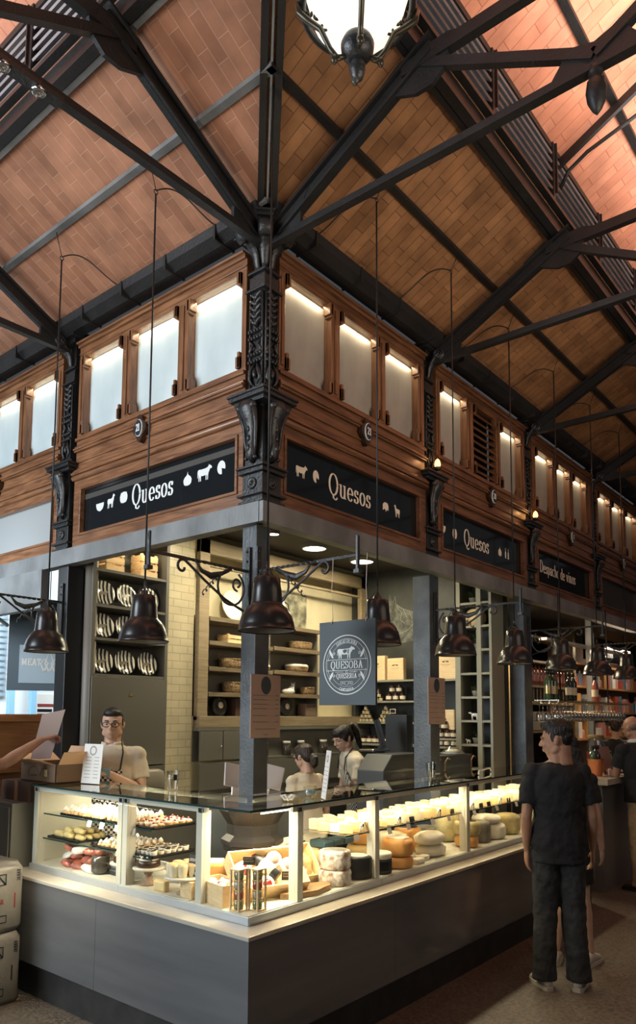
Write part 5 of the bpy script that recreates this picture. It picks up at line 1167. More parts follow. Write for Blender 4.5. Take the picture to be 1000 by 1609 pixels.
def tray(x0, x1, y0, y1, z, lab):
    g = MB(); g.box((x0, y0, z), (x1, y1, z+.004)); g.box((x0, y0, z), (x0+.005, y1, z+.014)); g.box((x1-.005, y0, z), (x1, y1, z+.014)); g.box((x0, y0, z), (x1, y0+.005, z+.014)); g.box((x0, y1-.005, z), (x1, y1, z+.014))
    return g.single('serving_tray', TRAYM, lab, 'tray')
def protoA(kind):
    g = thing(kind, '', 'pastry', (0, 0, 0))
    if kind == 'cream_puff':
        MB().lathe([(.012, 0), (.021, .006), (.022, .016), (.014, .024), (.003, .028)], n=14).build('bun', PASTRY, g)
        MB().lathe([(.015, .022), (.016, .030), (.010, .038), (.002, .046)], n=9).build('cream', CREAM, g)
    if kind == 'berry_tart':
        MB().lathe([(.018, 0), (.024, .014), (.025, .018), (.021, .018)], n=16).build('crust', PASTRY, g)
        MB().lathe([(.020, .016), (.016, .024), (.003, .028)], n=12).build('cream', CREAM, g)
        MB().ell((0, 0, .029), (.008, .008, .007), 9, 6).build('berry', BERRY, g)
    if kind == 'chocolate_cup':
        MB().lathe([(.017, 0), (.021, .022), (.022, .025), (.017, .025)], n=16).build('cup', CREAM, g)
        MB().lathe([(.015, .0235), (.014, .027), (.004, .028)], n=14).build('chocolate_top', CHOC, g)
    if kind == 'filled_roll':
        m = MB(); m.tube([(-.055, 0, .014), (-.03, 0, .018), (.03, 0, .018), (.055, 0, .014)], [(.010, .010), (.020, .016), (.020, .016), (.010, .010)], 12); m.build('bread', mat('yellow_bread', (.86, .66, .28), .5, 0, .2, 12), g)
        m = MB(); m.tube([(-.045, -.012, .020), (.045, -.012, .020)], .006, 6); m.build('filling', CREAM, g)
    return g
def rows(kind, x0, x1, y0, y1, z, dx, dy, lab, group, jit=.004):
    p = protoA(kind); p['group'] = group; n = 0; y = y0
    while y <= y1+1e-6:
        x = x0
        while x <= x1+1e-6:
            o = p if n == 0 else dup(p, (0, 0, 0)); n += 1
            o.location = (x+random.uniform(-jit, jit), y+random.uniform(-jit, jit), z); o.rotation_euler = (random.uniform(-.1, .1), random.uniform(-.1, .1), random.uniform(0, 6.2)) if kind != 'filled_roll' else (0, 0, PI/2+random.uniform(-.3, .3))
            s = random.uniform(.9, 1.12); o.scale = (s, s, s*random.uniform(.9, 1.25)); o['label'] = lab; x += dx
        y += dy
ZU, ZM, ZD = 1.070, .913, .756
tray(2.655, 2.96, 3.86, 4.32, ZU, 'black tray under the cream puffs, upper shelf of the left case')
tray(2.655, 2.96, 3.61, 3.84, ZU, 'black tray beside the middle post, upper shelf of the left case')
tray(2.655, 2.96, 3.37, 3.57, ZU, 'black tray of berry tarts, upper shelf of the dessert cup case')
rows('cream_puff', 2.68, 2.94, 3.88, 4.30, ZU+.005, .047, .046, 'golden cream puff on the upper shelf of the far left case', 'cream puffs on the upper left shelf')
rows('cream_puff', 2.68, 2.94, 3.63, 3.83, ZU+.005, .047, .044, 'golden cream puff on the tray beside the middle post of the left cases', 'cream puffs by the middle post')
rows('berry_tart', 2.68, 2.94, 3.395, 3.56, ZU+.005, .050, .048, 'small cream tart with red berry on the upper shelf left of the corner', 'berry tarts on the upper shelf')
tray(2.655, 2.90, 4.10, 4.46, ZM, 'black tray of yellow filled rolls, middle shelf at the far left')
tray(2.655, 2.96, 3.61, 3.95, ZM, 'black tray of puffs, middle shelf of the left case')
tray(2.655, 2.96, 3.37, 3.57, ZM, 'black tray of chocolate-topped cups, middle shelf left of the corner')
rows('filled_roll', 2.70, 2.86, 4.16, 4.42, ZM+.006, .052, .115, 'long yellow filled roll on the middle shelf at the far left', 'filled rolls on the middle shelf')
rows('filled_roll', 2.72, 2.84, 4.20, 4.36, ZM+.038, .055, .115, 'long yellow filled roll piled on top of the rolls at the far left', 'filled rolls on pile top')
rows('cream_puff', 2.68, 2.94, 3.63, 3.94, ZM+.005, .047, .046, 'golden puff on the middle shelf of the left case', 'puffs on the middle shelf')
rows('chocolate_cup', 2.68, 2.94, 3.392, 3.56, ZM+.005, .046, .042, 'small cream cup with dark chocolate top on the middle shelf left of the corner', 'chocolate-topped cups', .002)
# price slips clipped to shelf edges
def slip(x, y, z, U, lab, N):
    o = Vector((x, y, z)); U = Vector(U); N = Vector(N)
    m = MB(); P = lambda a, b, c: tuple(o+U*a+Vector((0, 0, b))+N*(c+b*-.3)); m.add([P(a, b, c) for c in (0, .001) for a, b in ((-.022, 0), (.022, 0), (.022, -.035), (-.022, -.035))], [(0,1,2,3),(7,6,5,4),(0,4,5,1),(1,5,6,2),(2,6,7,3),(3,7,4,0)])
    m.single('price_slip', PAPER, lab, 'price tag')
for y, n in ((3.96, 'first from the left'), (3.83, 'second from the left'), (3.68, 'third from the left'), (3.53, 'just right of the middle post')): slip(2.638, y, 1.068, (0, -1, 0), 'white price slip hanging from the upper left shelf, '+n, (-1, 0, 0))
for i, x in enumerate((3.52, 3.86, 4.08, 4.38, 4.60, 4.98, 5.35, 5.7)): slip(x, 2.597, 1.022, (1, 0, 0), 'white price slip on the right upper shelf edge, '+['first', 'second', 'third', 'fourth', 'fifth', 'sixth', 'seventh', 'eighth'][i]+' from the corner', (0, -1, 0))
def board(x, y, z, w, h, tilt, rz, lab, lines=2):
    g = thing('chalk_price_board', lab, 'price tag', (x, y, z)); M = Matrix.Translation((x, y, z)) @ Matrix.Rotation(rz, 4, 'Z') @ Matrix.Rotation(tilt, 4, 'X')
    m = MB(); m.box((-w/2, -.002, 0), (w/2, .002, h), M); m.build('slate', SLATEB, g)
    L = MB(); fn = lambda a, b, o=0: tuple(M @ Vector((a, -.0025-o, b)))
    for j in range(lines):
        xx = -w*.38; yy = h*(.78-.30*j)
        while xx < w*.3:
            a = random.uniform(.05, .09)*w*1.4; pen(L, [(xx, yy-h*.08), (xx+a*.4, yy+h*.07), (xx+a*.7, yy-h*.06), (xx+a, yy+h*.04)], fn, h*.035, h*.025); xx += a+w*.05
    L.build('chalk_writing', LETTER, g, recalc=False)
def bag_pile():
    for i in range(15):
        r, q = divmod(i, 5); g = thing('packed_sausage_bag', 'shiny pack of red and white sausage piled low in the far left case', 'food pack', (0, 0, 0), 0, 'sausage packs')
        MB().loft([(0, 0, 0, .034, .045), (0, 0, .02, .044, .052), (0, 0, .045, .034, .046), (0, 0, .055, .014, .042)], 16, 5).build('pack', BAG if i % 3 else FOIL, g)
        MB().box((-.03, -.055, .02), (.03, -.048, .03)).build('sealed_edge', FOIL, g); g.scale = (1.2, 1.15, .75); g.rotation_euler = (random.uniform(-.4, .4), random.uniform(-.4, .4), random.uniform(0, 3)); g.location = (2.70+(q % 2)*.10+.02*(r % 2), 4.02+(q//2)*.11+.03*(r % 2), .757+r*.045)
bag_pile()
g = thing('preserve_pot', 'dark glass pot of red fruit beside the sausage packs, far left case', 'jar', (2.68, 3.90, .756))
MB().lathe([(.04, .756), (.055, .775), (.055, .85), (.045, .865)], (2.68, 3.90, 0), 20).build('pot', CLIPG, g); MB().ell((2.68, 3.90, .885), (.04, .04, .028), 12, 8).build('fruit', BAG, g)
def cake_stand(x, y, r, h, lab, cake=None):
    g = thing('cake_stand', lab, 'cake stand', (x, y, ZD))
    MB().lathe([(.045, ZD), (.05, ZD+.006), (.022, ZD+.02), (.028, ZD+.04), (.018, ZD+.05), (.026, ZD+h-.02), (.03, ZD+h)], (x, y, 0), 20).build('turned_foot', STAND, g)
    MB().lathe([(r*.95, ZD+h), (r, ZD+h+.005), (r, ZD+h+.012), (r*.97, ZD+h+.015)], (x, y, 0), 32).build('plate', MARB, g)
    return ZD+h+.0155
z1 = cake_stand(2.68, 3.66, .085, .085, 'low marble-topped cake stand with a dark cake, left of the middle post')
z2 = cake_stand(2.69, 3.45, .090, .085, 'marble-topped cake stand with a chocolate cake, right of the middle post')
z3 = cake_stand(2.68, 3.12, .115, .085, 'wide marble-topped stand carrying the glass dessert cups')
for (x, y, z, nm) in ((2.68, 3.66, z1, 'left of the middle post'), (2.69, 3.45, z2, 'right of the middle post')):
    g = thing('chocolate_cake', 'round dark chocolate cake with white icing on the stand '+nm, 'cake', (x, y, z))
    MB().lathe([(.062, z), (.066, z+.004), (.066, z+.034), (.060, z+.038)], (x, y, 0), 28).build('sponge', CHOC, g)
    MB().lathe([(.058, z+.0375), (.050, z+.046), (.012, z+.048)], (x, y, 0), 20).build('icing', CREAM, g)
    for q in range(8): a = q*PI/4; MB().ell((x+.045*math.cos(a), y+.045*math.sin(a), z+.052), (.010, .010, .010), 8, 6).build('rosette', CREAM, g)
dc = thing('dessert_cup', '', 'dessert', (0, 0, 0), 0, 'glass dessert cups on the wide stand')
MB().lathe([(.022, 0), (.024, .004), (.030, .058), (.031, .062)], n=18).build('cup', mat('custard_in_glass', (.84, .74, .50), .15, coat=.6), dc)
MB().lathe([(.029, .060), (.026, .067), (.004, .070)], n=18).build('topping', mat('caramel_top', (.75, .48, .22), .4), dc)
first = [True]
for dx, dy in ((-.07, .03), (-.05, -.035), (-.075, -.0), (0, .06), (.0, -.06), (.03, .0), (-.02, .008), (.06, .045)): place(dc, (2.68+dx, 3.12+dy*1.05-.0, z3), 'small glass cup of custard with caramel top on the wide marble stand', first)
for i in range(4): o = dup(dc, (2.84+.05*(i % 2), 3.20+i*.065, ZD), label='small glass cup of custard on the case floor behind the stands', group='custard cups on the case floor')
board(2.70, 4.0-.20, ZD, .10, .055, -.3, -PI/2, 'small black card under the dark cake at the bottom of the far left case')
board(2.665, 3.045, .86, .085, .11, -.15, -PI/2, 'tall black chalk price board right of the dessert cups', 3)
MB().tube([(2.67, 3.045, ZD), (2.67, 3.045, .88)], .003, 5).single('price_clip', CHROME, 'thin metal clip holding the chalk board right of the dessert cups', 'clip')
m = MB(); m.box((2.62, 3.22, ZD), (2.66, 3.32, ZD+.06)); m.single('butter_pack', CHEESE, 'small yellow wrapped pack between the cake stands', 'cheese', bev=.012)
# long cheese loaf and corner crates
g = thing('cheese_loaf', 'long golden cheese loaf lying behind the small pine crate', 'cheese', (2.93, 2.95, ZD))
Ml = Matrix.Translation((2.86, 3.02, ZD)) @ Matrix.Rotation(-.9, 4, 'Z')
m = MB(); m.box((-.15, -.07, .03), (.17, .07, .155), Ml); m.build('loaf', RIND_O, g, .012); m = MB(); m.box((-.14, -.06, .153), (.0, .06, .165), Ml); m.build('wrapped_piece', FOIL, g, .005); m = MB(); m.box((-.16, -.075, 0), (.18, .075, .03), Ml); m.build('board', BARK, g)
def open_crate(M, w, d, h, lab, t=.008, floor_in=True, name='pine_crate'):
    g = thing(name, lab, 'crate', tuple(M.translation))
    for a, b in (((-w/2, -d/2, 0), (w/2, -d/2+t, h)), ((-w/2, d/2-t, 0), (w/2, d/2, h))): MB().box(a, b, M).build('long_side', PINE, g, .0015)
    for a, b in (((-w/2, -d/2+t, 0), (-w/2+t, d/2-t, h)), ((w/2-t, -d/2+t, 0), (w/2, d/2-t, h))): MB().box(a, b, M).build('short_side', PINEY, g, .0015)
    MB().box((-w/2, -d/2, -t), (w/2, d/2, 0), M).build('bottom', PINE, g); return g
Mc = Matrix.Translation((2.70, 2.86, ZD+.008)) @ Matrix.Rotation(-.18, 4, 'Z')
open_crate(Mc, .15, .26, .10, 'small open pine crate of wrapped cheeses left of the corner')
for i, (dx, dy) in enumerate(((-.03, -.03), (.03, .02), (-.02, .07), (.03, -.09))):
    p = Mc @ Vector((dx, dy, .058)); g = thing('wrapped_cheese', 'small round white-wrapped cheese with red mark in the small pine crate', 'cheese', (0, 0, 0), 0, 'wrapped cheeses in the small pine crate')
    MB().lathe([(.028, 0), (.033, .006), (.033, .03), (.026, .040), (.006, .042)], n=18).build('wrap', FOIL, g); MB().lathe([(.015, .0425), (.012, .0435)], n=12).build('red_mark', BERRY, g); g.rotation_euler = (.3, .2*(i-1), i); g.location = p
MB().box((2.63, 2.78, ZD+.0), (2.77, 2.95, ZD+.003)).single('crate_liner', PAPER, 'white paper liner seen between the cheeses of the small crate', 'paper')
m = MB(); m.box((2.62, 3.0, ZD), (2.70, 3.09, ZD+.085)); m.single('pine_block', PINE, 'plain pine box end between the dessert stand and the small crate', 'box', bev=.002)
# two slim racks of stacked preserve jars at the glass corner
PRES = [mat('green_preserve', (.20, .25, .12), .15, coat=.8, noise=.5, nscale=60), mat('fish_preserve', (.50, .42, .30), .15, coat=.8, noise=.5, nscale=60), mat('red_pepper_preserve', (.45, .10, .03), .15, coat=.8, noise=.5, nscale=60), mat('olive_preserve', (.30, .24, .08), .15, coat=.8, noise=.5, nscale=60)]
for (x, y, nm) in ((2.635, 2.665, 'left'), (2.70, 2.60, 'right')):
    g = thing('jar_rack', 'slim pine rack of four stacked preserve jars at the glass corner, %s one' % nm, 'rack', (x, y, ZD))
    for a in (-1, 1):
        for b in (-1, 1): MB().box((x+a*.028-.004, y+b*.028-.004, ZD), (x+a*.028+.004, y+b*.028+.004, ZD+.20)).build('rack_post', PINEY, g)
    MB().box((x-.033, y-.033, ZD), (x+.033, y+.033, ZD+.006)).build('rack_base', PINE, g); MB().box((x-.033, y-.033, ZD+.196), (x+.033, y+.033, ZD+.202)).build('rack_top', PINE, g)
    for q in range(4):
        z = ZD+.008+q*.047; j = thing('preserve_jar', 'squat preserve jar, %s of the stack in the %s corner rack' % (['bottom', 'second', 'third', 'top'][q], nm), 'jar', (x, y, z))
        MB().lathe([(.022, z), (.025, z+.004), (.025, z+.036), (.022, z+.038)], (x, y, 0), 16).build('contents', PRES[(3-q) if nm == 'left' else q], j); MB().lathe([(.0255, z+.037), (.0255, z+.045), (.023, z+.046)], (x, y, 0), 16).build('lid', LIDG, j)
# big tilted display crate with bottle and cheeses
Mb = Matrix.Translation((2.96, 2.80, ZD+.085)) @ Matrix.Rotation(-PI/4+.42, 4, 'Z') @ Matrix.Rotation(math.radians(40), 4, 'X')
open_crate(Mb, .40, .25, .09, 'big tilted pine display crate with black bottle and round cheeses at the corner')
def inb(a, b, c=.0): return Mb @ Vector((a, b, c))
R3 = Mb.to_3x3()
g = thing('black_bottle', 'black bottle with white label lying in the tilted pine crate', 'bottle', tuple(inb(.02, .05, .03)))
Mq = Mb @ Matrix.Translation((-.02, .09, .045)) @ Matrix.Rotation(.5, 4, 'Z') @ Matrix.Rotation(PI/2, 4, 'X')
m = MB(); 
def lathe4(m, prof, M, n=18):
    vs = []; fs = []
    for r, z in prof:
        for i in range(n): a = 2*PI*i/n; vs.append(tuple(M @ Vector((r*math.cos(a), r*math.sin(a), z))))
    for j in range(len(prof)-1):
        for i in range(n): k = (i+1) % n; fs.append((j*n+i, j*n+k, (j+1)*n+k, (j+1)*n+i))
    fs.append(tuple(range(n-1, -1, -1))); fs.append(tuple((len(prof)-1)*n+i for i in range(n))); m.add(vs, fs, True)
lathe4(m, [(.030, 0), (.034, .005), (.034, .13), (.014, .165), (.012, .20)][::-1] if False else [(.012, -.06), (.014, -.02), (.034, .02), (.034, .14), (.030, .145)], Mq); m.build('bottle_glass', BLACKP, g)
m = MB(); lathe4(m, [(.0348, .03), (.0348, .11)], Mq); m.build('white_label', PAPER, g); m = MB(); lathe4(m, [(.0135, -.065), (.0135, -.03)], Mq); m.build('red_capsule', BERRY, g)
for i, (a, b, r, nm) in enumerate(((-.13, .03, .048, 'lower left'), (.07, .08, .045, 'upper middle'), (-.03, -.075, .045, 'bottom middle'), (.14, .03, .045, 'upper right'))):
    p = inb(a, b, .042); g = thing('round_cheese', 'round white cheese with printed label in the tilted crate, %s one' % nm, 'cheese', tuple(p))
    M = Matrix.Translation(p) @ Mb.to_3x3().to_4x4() @ Matrix.Rotation(.5, 4, 'X')
    m = MB(); lathe4(m, [(r*.9, -.016), (r, -.010), (r, .012), (r*.92, .018)], M); m.build('wheel', FOIL, g); m = MB(); lathe4(m, [(r*.6, .0182), (r*.6, .0188)], M); m.build('printed_label', CARD if i % 2 else BERRY, g)
p = inb(.10, -.06, .07); board(p.x, p.y, p.z-.02, .075, .06, .55, -PI/4, 'black chalk price board leaning in the front of the tilted crate')
board(2.70, 2.66, .965, .062, .040, 0, -PI/4-.1, 'tiny black chalk price board behind the glass corner edge'); MB().tube([(2.70, 2.665, .965), (2.72, 2.69, .76)], .0015, 5).single('price_clip', CHROME, 'thin wire holding the tiny chalk board at the glass corner', 'clip')
Md = Matrix.Translation((3.26, 2.86, ZD+.085)) @ Matrix.Rotation(-.25, 4, 'Z') @ Matrix.Rotation(math.radians(46), 4, 'X')
open_crate(Md, .26, .22, .07, 'second tilted pine crate behind the post of the corner case')
p = Md @ Vector((.02, .05, .05)); board(p.x, p.y, p.z, .08, .06, .4, -PI/4, 'black chalk price board in the second tilted crate')
p = Md @ Vector((.0, -.04, .03)); g = thing('round_cheese', 'round white cheese in the second tilted crate', 'cheese', tuple(p)); m = MB(); lathe4(m, [(.05, -.01), (.055, 0), (.05, .02)], Matrix.Translation(p) @ Md.to_3x3().to_4x4()); m.build('wheel', FOIL, g)
g = thing('trunk_board', 'thick slice of tree trunk used as a board before the lacy cheeses', 'board', (3.13, 2.62, ZD))
m = MB(); ps = [(3.12+(.19+.012*math.sin(5*t))*math.cos(t), 2.635+(.072+.006*math.sin(7*t))*math.sin(t)) for t in [2*PI*i/36 for i in range(36)]]; m.prism(ps, lambda a, b, q: (a, b, q), ZD, ZD+.03); m.build('slab', BARK, g, .003)
def wheel(x, y, z, r, h, mt, lab, round_=.25, top=None, band=None, name='round_cheese', cat='cheese'):
    g = thing(name, lab, cat, (x, y, z)); e = h*round_
    MB().lathe([(r-e, z), (r-e*.3, z+e*.3), (r, z+e), (r, z+h-e), (r-e*.3, z+h-e*.3), (r-e, z+h)], (x, y, 0), 36).build('rind', mt, g)
    if top: MB().lathe([(r*.72, z+h-.0005), (r*.70, z+h+.0012)], (x, y, 0), 30).build('top_label', top, g)
    if band: MB().lathe([(r+.0008, z+h*.25), (r+.0008, z+h*.75)], (x, y, 0), 36, cap=False).build('band', band, g, recalc=False)
    return g
wheel(3.395, 2.66, ZD, .098, .085, LACE, 'flower-crusted round cheese, lower of two behind the trunk board', .2)
wheel(3.40, 2.66, ZD+.086, .092, .105, LACE, 'tall flower-crusted round cheese stacked on the other one', .15, RIND_G)
wheel(3.30, 2.88, ZD, .10, .15, RIND_Y, 'dim mottled cheese wheel behind the flower-crusted pair')
wheel(3.62, 2.66, ZD, .088, .13, BLACKP, 'black waxed cheese wheel beside the post of the cheese case', .1, FOIL)
wheel(3.50, 2.92, ZD, .12, .17, RIND_Y, 'pale yellow cheese wheel behind the black waxed wheel')
wheel(3.815, 2.635, ZD, .075, .085, BLACKP, 'black-banded cheese wheel right of the first post', .1, FOIL, BLACKP); wheel(3.815, 2.635, ZD+.086, .075, .04, RIND_W, 'cream cheese round resting on the black-banded wheel', .3)
wheel(4.03, 2.64, ZD, .095, .07, RIND_O, 'orange cheese wheel, bottom one of the pair right of the first post', .3)
wheel(4.03, 2.64, ZD+.071, .10, .115, RIND_O, 'tall orange cheese wheel with pale top label in the middle of the cheese case', .3, FOIL)
wheel(3.98, 2.88, ZD, .11, .13, CHEESE, 'pale cheese wheel supporting the rear orange wheel'); wheel(3.98, 2.88, ZD+.131, .105, .08, RIND_O, 'rear orange cheese wheel with reddish top near the first post', .3, mat('red_top', (.45, .14, .06), .4))
for i, (x, y, nm) in enumerate(((4.20, 2.60, 'left'), (4.31, 2.63, 'right'), (4.25, 2.70, 'rear'))):
    MB().box((x-.045, y-.03, ZD), (x+.045, y+.03, ZD+.035)).single('cheese_packet', RIND_W, 'small pale speckled cheese packet before the white sacks, %s one' % nm, 'cheese', bev=.008)
for k_, (x, y, z, nm) in enumerate(((4.50, 2.68, ZD, 'bottom'), (4.48, 2.68, ZD+.083, 'top'))):
    g = thing('cloth_wrapped_cheese', 'plump white cloth-wrapped cheese, %s of the pair beside the second post' % nm, 'cheese', (x, y, z))
    MB().loft([(x, y, z, .08, .06), (x, y, z+.02, .125, .085), (x, y, z+.055, .13, .088), (x, y, z+.078, .09, .06), (x, y, z+.082, .04, .03)], 26, 2.4).build('cloth', RIND_W, g)
wheel(4.30, 2.88, ZD, .12, .16, CHEESE2, 'large cream cheese block behind the small packets'); wheel(4.55, 2.90, ZD, .10, .17, RIND_O, 'orange wheel with dark top near the second post', .2, BLACKP)
wheel(4.72, 2.86, ZD, .09, .16, RIND_G, 'grey cheese wheel directly behind the second post', .2)
wheel(4.98, 2.66, ZD, .088, .085, RIND_O, 'pale orange wheel under the green mottled cheese right of the second post', .3); wheel(4.99, 2.66, ZD+.086, .098, .10, RIND_Y, 'green-yellow mottled cheese wheel with dark top right of the second post', .25, BLACKP)
wheel(5.22, 2.68, ZD, .085, .16, RIND_G, 'dark grey rind wheel beside the mottled cheese', .15)
g = wheel(5.45, 2.70, ZD, .12, .12, RIND_W, 'wide white cheese wheel near the man in black', .3); wheel(5.42, 2.72, ZD+.121, .115, .06, RIND_W, 'white cloth cheese lying on the wide white wheel', .45)
wheel(5.10, 2.90, ZD, .11, .21, RIND_Y, 'tall yellow mottled wheel at the back of the third cheese case'); wheel(5.34, 2.92, ZD, .09, .23, mat('red_brown_rind', (.36, .17, .08), .6, 0, .3, 9), 'red-brown wheel at the back of the third cheese case')
wheel(5.75, 2.70, ZD, .11, .16, RIND_Y, 'yellow cheese wheel hidden beside the man in black')
# upper shelf: cut wedges wrapped in film
def wedge_proto(nm, r, h, mt, lab, group):
    g = thing(nm, lab, 'cheese', (0, 0, 0), 0, group)
    ps = [(0, 0)]+[(r*math.cos(t), r*math.sin(t)) for t in [(-.35+.7*i/6) for i in range(7)]]
    m = MB(); m.prism(ps, lambda a, b, q: (a-r*.6, b, q), 0, h); m.build('paste', mt, g, .002)
    m = MB(); ps2 = [(r*math.cos(t), r*math.sin(t)) for t in [(-.36+.72*i/6) for i in range(7)]]; ps3 = [((r+.004)*math.cos(t), (r+.004)*math.sin(t)) for t in [(.36-.72*i/6) for i in range(7)]]
    m.prism(ps2+ps3, lambda a, b, q: (a-r*.6, b, q), 0, h+.001); m.build('rind', PASTRY if mt is CHEESE else RIND_G, g)
    m = MB(); m.prism(ps, lambda a, b, q: (a*.6-r*.45, b*.6, q), h+.0006, h+.0016); m.build('sticker', FOIL, g)
    return g
w1 = wedge_proto('cheese_wedge', .085, .045, CHEESE, 'film-wrapped yellow cheese wedge on the right upper shelf', 'yellow wedges on the right upper shelf')
w2 = wedge_proto('cheese_wedge', .085, .055, CHEESE2, 'film-wrapped cream cheese wedge on the right upper shelf', 'cream wedges on the right upper shelf')
ZR = 1.0262; n1 = n2 = 0; x = 3.50
while x < 6.85:
    if not (3.66 < x < 3.74 or 4.81 < x < 4.88 or 5.95 < x < 6.04):
        for j, y in enumerate((2.655, 2.735, 2.815, 2.895)):
            yel = (int(x*2.3)+j) % 2 == 0
            p = w1 if yel else w2
            if yel: o = p if n1 == 0 else dup(p, (0, 0, 0)); n1 += 1
            else: o = p if n2 == 0 else dup(p, (0, 0, 0)); n2 += 1
            s = random.uniform(.85, 1.1); o.location = (x+random.uniform(-.006, .006), y, ZR+.0005); o.rotation_euler = (0, 0, PI/2+random.uniform(-.3, .3)); o.scale = (s, s*.9, s*random.uniform(.85, 1.5))
    x += .072
for i, (x, nm) in enumerate(((3.60, 'left of the first post'), (4.00, 'right of the first post'), (4.50, 'left of the second post'), (4.98, 'right of the second post'), (5.45, 'nearest the man in black'))):
    quad_figure(x, 2.612, ZR, .062, CERAM, 'black and white toy cow on the right upper shelf edge, '+nm, 'toy_cow', rz=.3, patch=BLACKP)
for i, (x, nm) in enumerate(((4.15, 'first'), (4.68, 'second'), (5.12, 'third'), (5.25, 'fourth'), (5.6, 'fifth'))): board(x, 2.608, ZR, .055, .035, -.2, 0, 'little black price card standing on the right upper shelf, %s from the corner' % nm, 1)
# blue fish packs under the shelf
for x in (3.50, 3.60, 3.70): MB().box((x-.045, 2.78, .93), (x+.045, 2.90, .965)).single('blue_pack', mat('blue_pack', (.03, .07, .09), .3) if 'blue_pack' not in bpy.data.materials else bpy.data.materials['blue_pack'], 'dark blue fish pack lying on the pale wheel behind the flower-crusted cheeses', 'food pack', group='dark blue packs', bev=.006)
# grey vent panel at the back of the corner
g = thing('vent_grille', 'cream slotted ventilation panel behind the tilted crates', 'vent', (3.25, 2.972, .80))
m = MB(); m.box((3.05, 2.974, .80), (3.70, 2.980, .99)); m.build('panel', CASEW, g)
for c_ in range(4):
    for q in range(5): MB().box((3.10+c_*.15, 2.971, .84+q*.026), (3.20+c_*.15, 2.975, .847+q*.026)).build('slot', BLACKP, g)

# ------------------------------------------------------------------ things on the glass tops
ZG = 1.2565
def leaning_card(x, y, U, N, w, h, lean, lab, face=PAPER, block=True, name='menu_stand'):
    g = thing(name, lab, 'menu stand', (x, y, ZG)); U = Vector(U); N = Vector(N); o = Vector((x, y, ZG+.001))
    P = lambda a, b, c=0: tuple(o+U*a+Vector((0, 0, 1))*b*math.cos(lean)-N*b*math.sin(lean)+N*c)
    MB().add([P(a, b, c) for c in (0, -.004) for a, b in ((-w/2, 0), (w/2, 0), (w/2, h), (-w/2, h))], [(0,1,2,3),(7,6,5,4),(0,4,5,1),(1,5,6,2),(2,6,7,3),(3,7,4,0)]).build('sheet', face, g)
    L = MB(); fn = lambda a, b, o_=0: P(a, b, .001+o_)
    for j in range(7):
        yy = h*(.66-.085*j); pen(L, [(-w*.36, yy), (-w*.05, yy)], fn, .004, .004); pen(L, [(w*.12, yy), (w*.36, yy)], fn, .004, .004)
    L.build('print_lines', mat('grey_print', (.35, .33, .30), .7) if 'grey_print' not in bpy.data.materials else bpy.data.materials['grey_print'], g, recalc=False)
    L = MB(); pen(L, A(0, h*.83, w*.16, w*.16, 0, 360, 20), fn, .010, .010); L.build('emblem', bpy.data.materials['grey_print'], g, recalc=False)
    if block: MB().ell((x+.01, y, ZG+.012), (.012, .012, .012), 10, 8).build('clear_foot', GLASS, g)
leaning_card(2.84, 4.28, (.17, -.985, 0), (-.985, -.17, 0), .17, .26, .10, 'tall white laminated menu card standing on the glass before the man with glasses')
leaning_card(3.19, 2.58, (.60, .80, 0), (-.80, .60, 0), .10, .265, .12, 'narrow white card seen almost edge-on beside the glass pot on the corner glass top', block=False)
g = thing('tip_pot', 'small clear glass pot on the corner glass top', 'glass', (3.22, 2.70, ZG)); MB().lathe([(.03, ZG), (.034, ZG+.004), (.036, ZG+.06)], (3.22, 2.70, 0), 20).build('glass', GLASS, g); MB().ell((3.22, 2.70, ZG+.026), (.028, .028, .02), 12, 8).build('coins', mat('blue_grey_content', (.20, .26, .26), .4), g)
g = thing('paper_bow', 'small cream paper bow on the corner glass top', 'bow', (2.99, 2.66, ZG))
for s in (-1, 1): MB().tube([(2.99, 2.66, ZG+.012), (2.99+s*.012, 2.66-s*.012, ZG+.032), (2.99+s*.026, 2.66-s*.026, ZG+.03), (2.99+s*.014, 2.66-s*.014, ZG+.01), (2.99, 2.66, ZG+.012)], [(.003, .008)]*5, 6).build('loop', FOIL, g)
MB().ell((2.99, 2.66, ZG+.01), (.008, .008, .01), 8, 6).build('knot', FOIL, g)
for x, y, nm in ((2.95, 3.57, 'left of the corner post'), (4.78, 2.84, 'before the second menu card post')):
    g = thing('ribbed_glass_cup', 'clear ribbed cup with dark label on the glass top, '+nm, 'cup', (x, y, ZG))
    n = 40; m = MB(); vs = []; prof = [(.026, 0), (.028, .004), (.036, .115)]
    for r, z in prof:
        for i in range(n): a = 2*PI*i/n; rr = r+(.0012 if i % 2 else 0); vs.append((x+rr*math.cos(a), y+rr*math.sin(a), ZG+z))
    m.add(vs, [(j*n+i, j*n+(i+1) % n, (j+1)*n+(i+1) % n, (j+1)*n+i) for j in range(2) for i in range(n)], True); m.build('cup', glass('cup_plastic', (.80, .80, .74), 1.7), g, recalc=False)
    m = MB(); m.add([(x+.0362*math.cos(t)-.003, y+.0362*math.sin(t)-.003, ZG+z) for z in (.06, .095) for t in [-2.1+.1*i for i in range(7)]], [(i, i+1, i+8, i+7) for i in range(6)]); m.build('dark_label', BLACKP, g, recalc=False)
g = thing('metal_handle', 'white metal lifting handle on the glass joint near the man in black', 'handle', (5.5, 2.78, ZG))
m = MB(); m.tube([(5.30, 2.72, ZG+.004), (5.31, 2.72, ZG+.03), (5.66, 2.80, ZG+.03), (5.68, 2.80, ZG+.004)], .007, 8); m.build('bar', WHITEP, g)
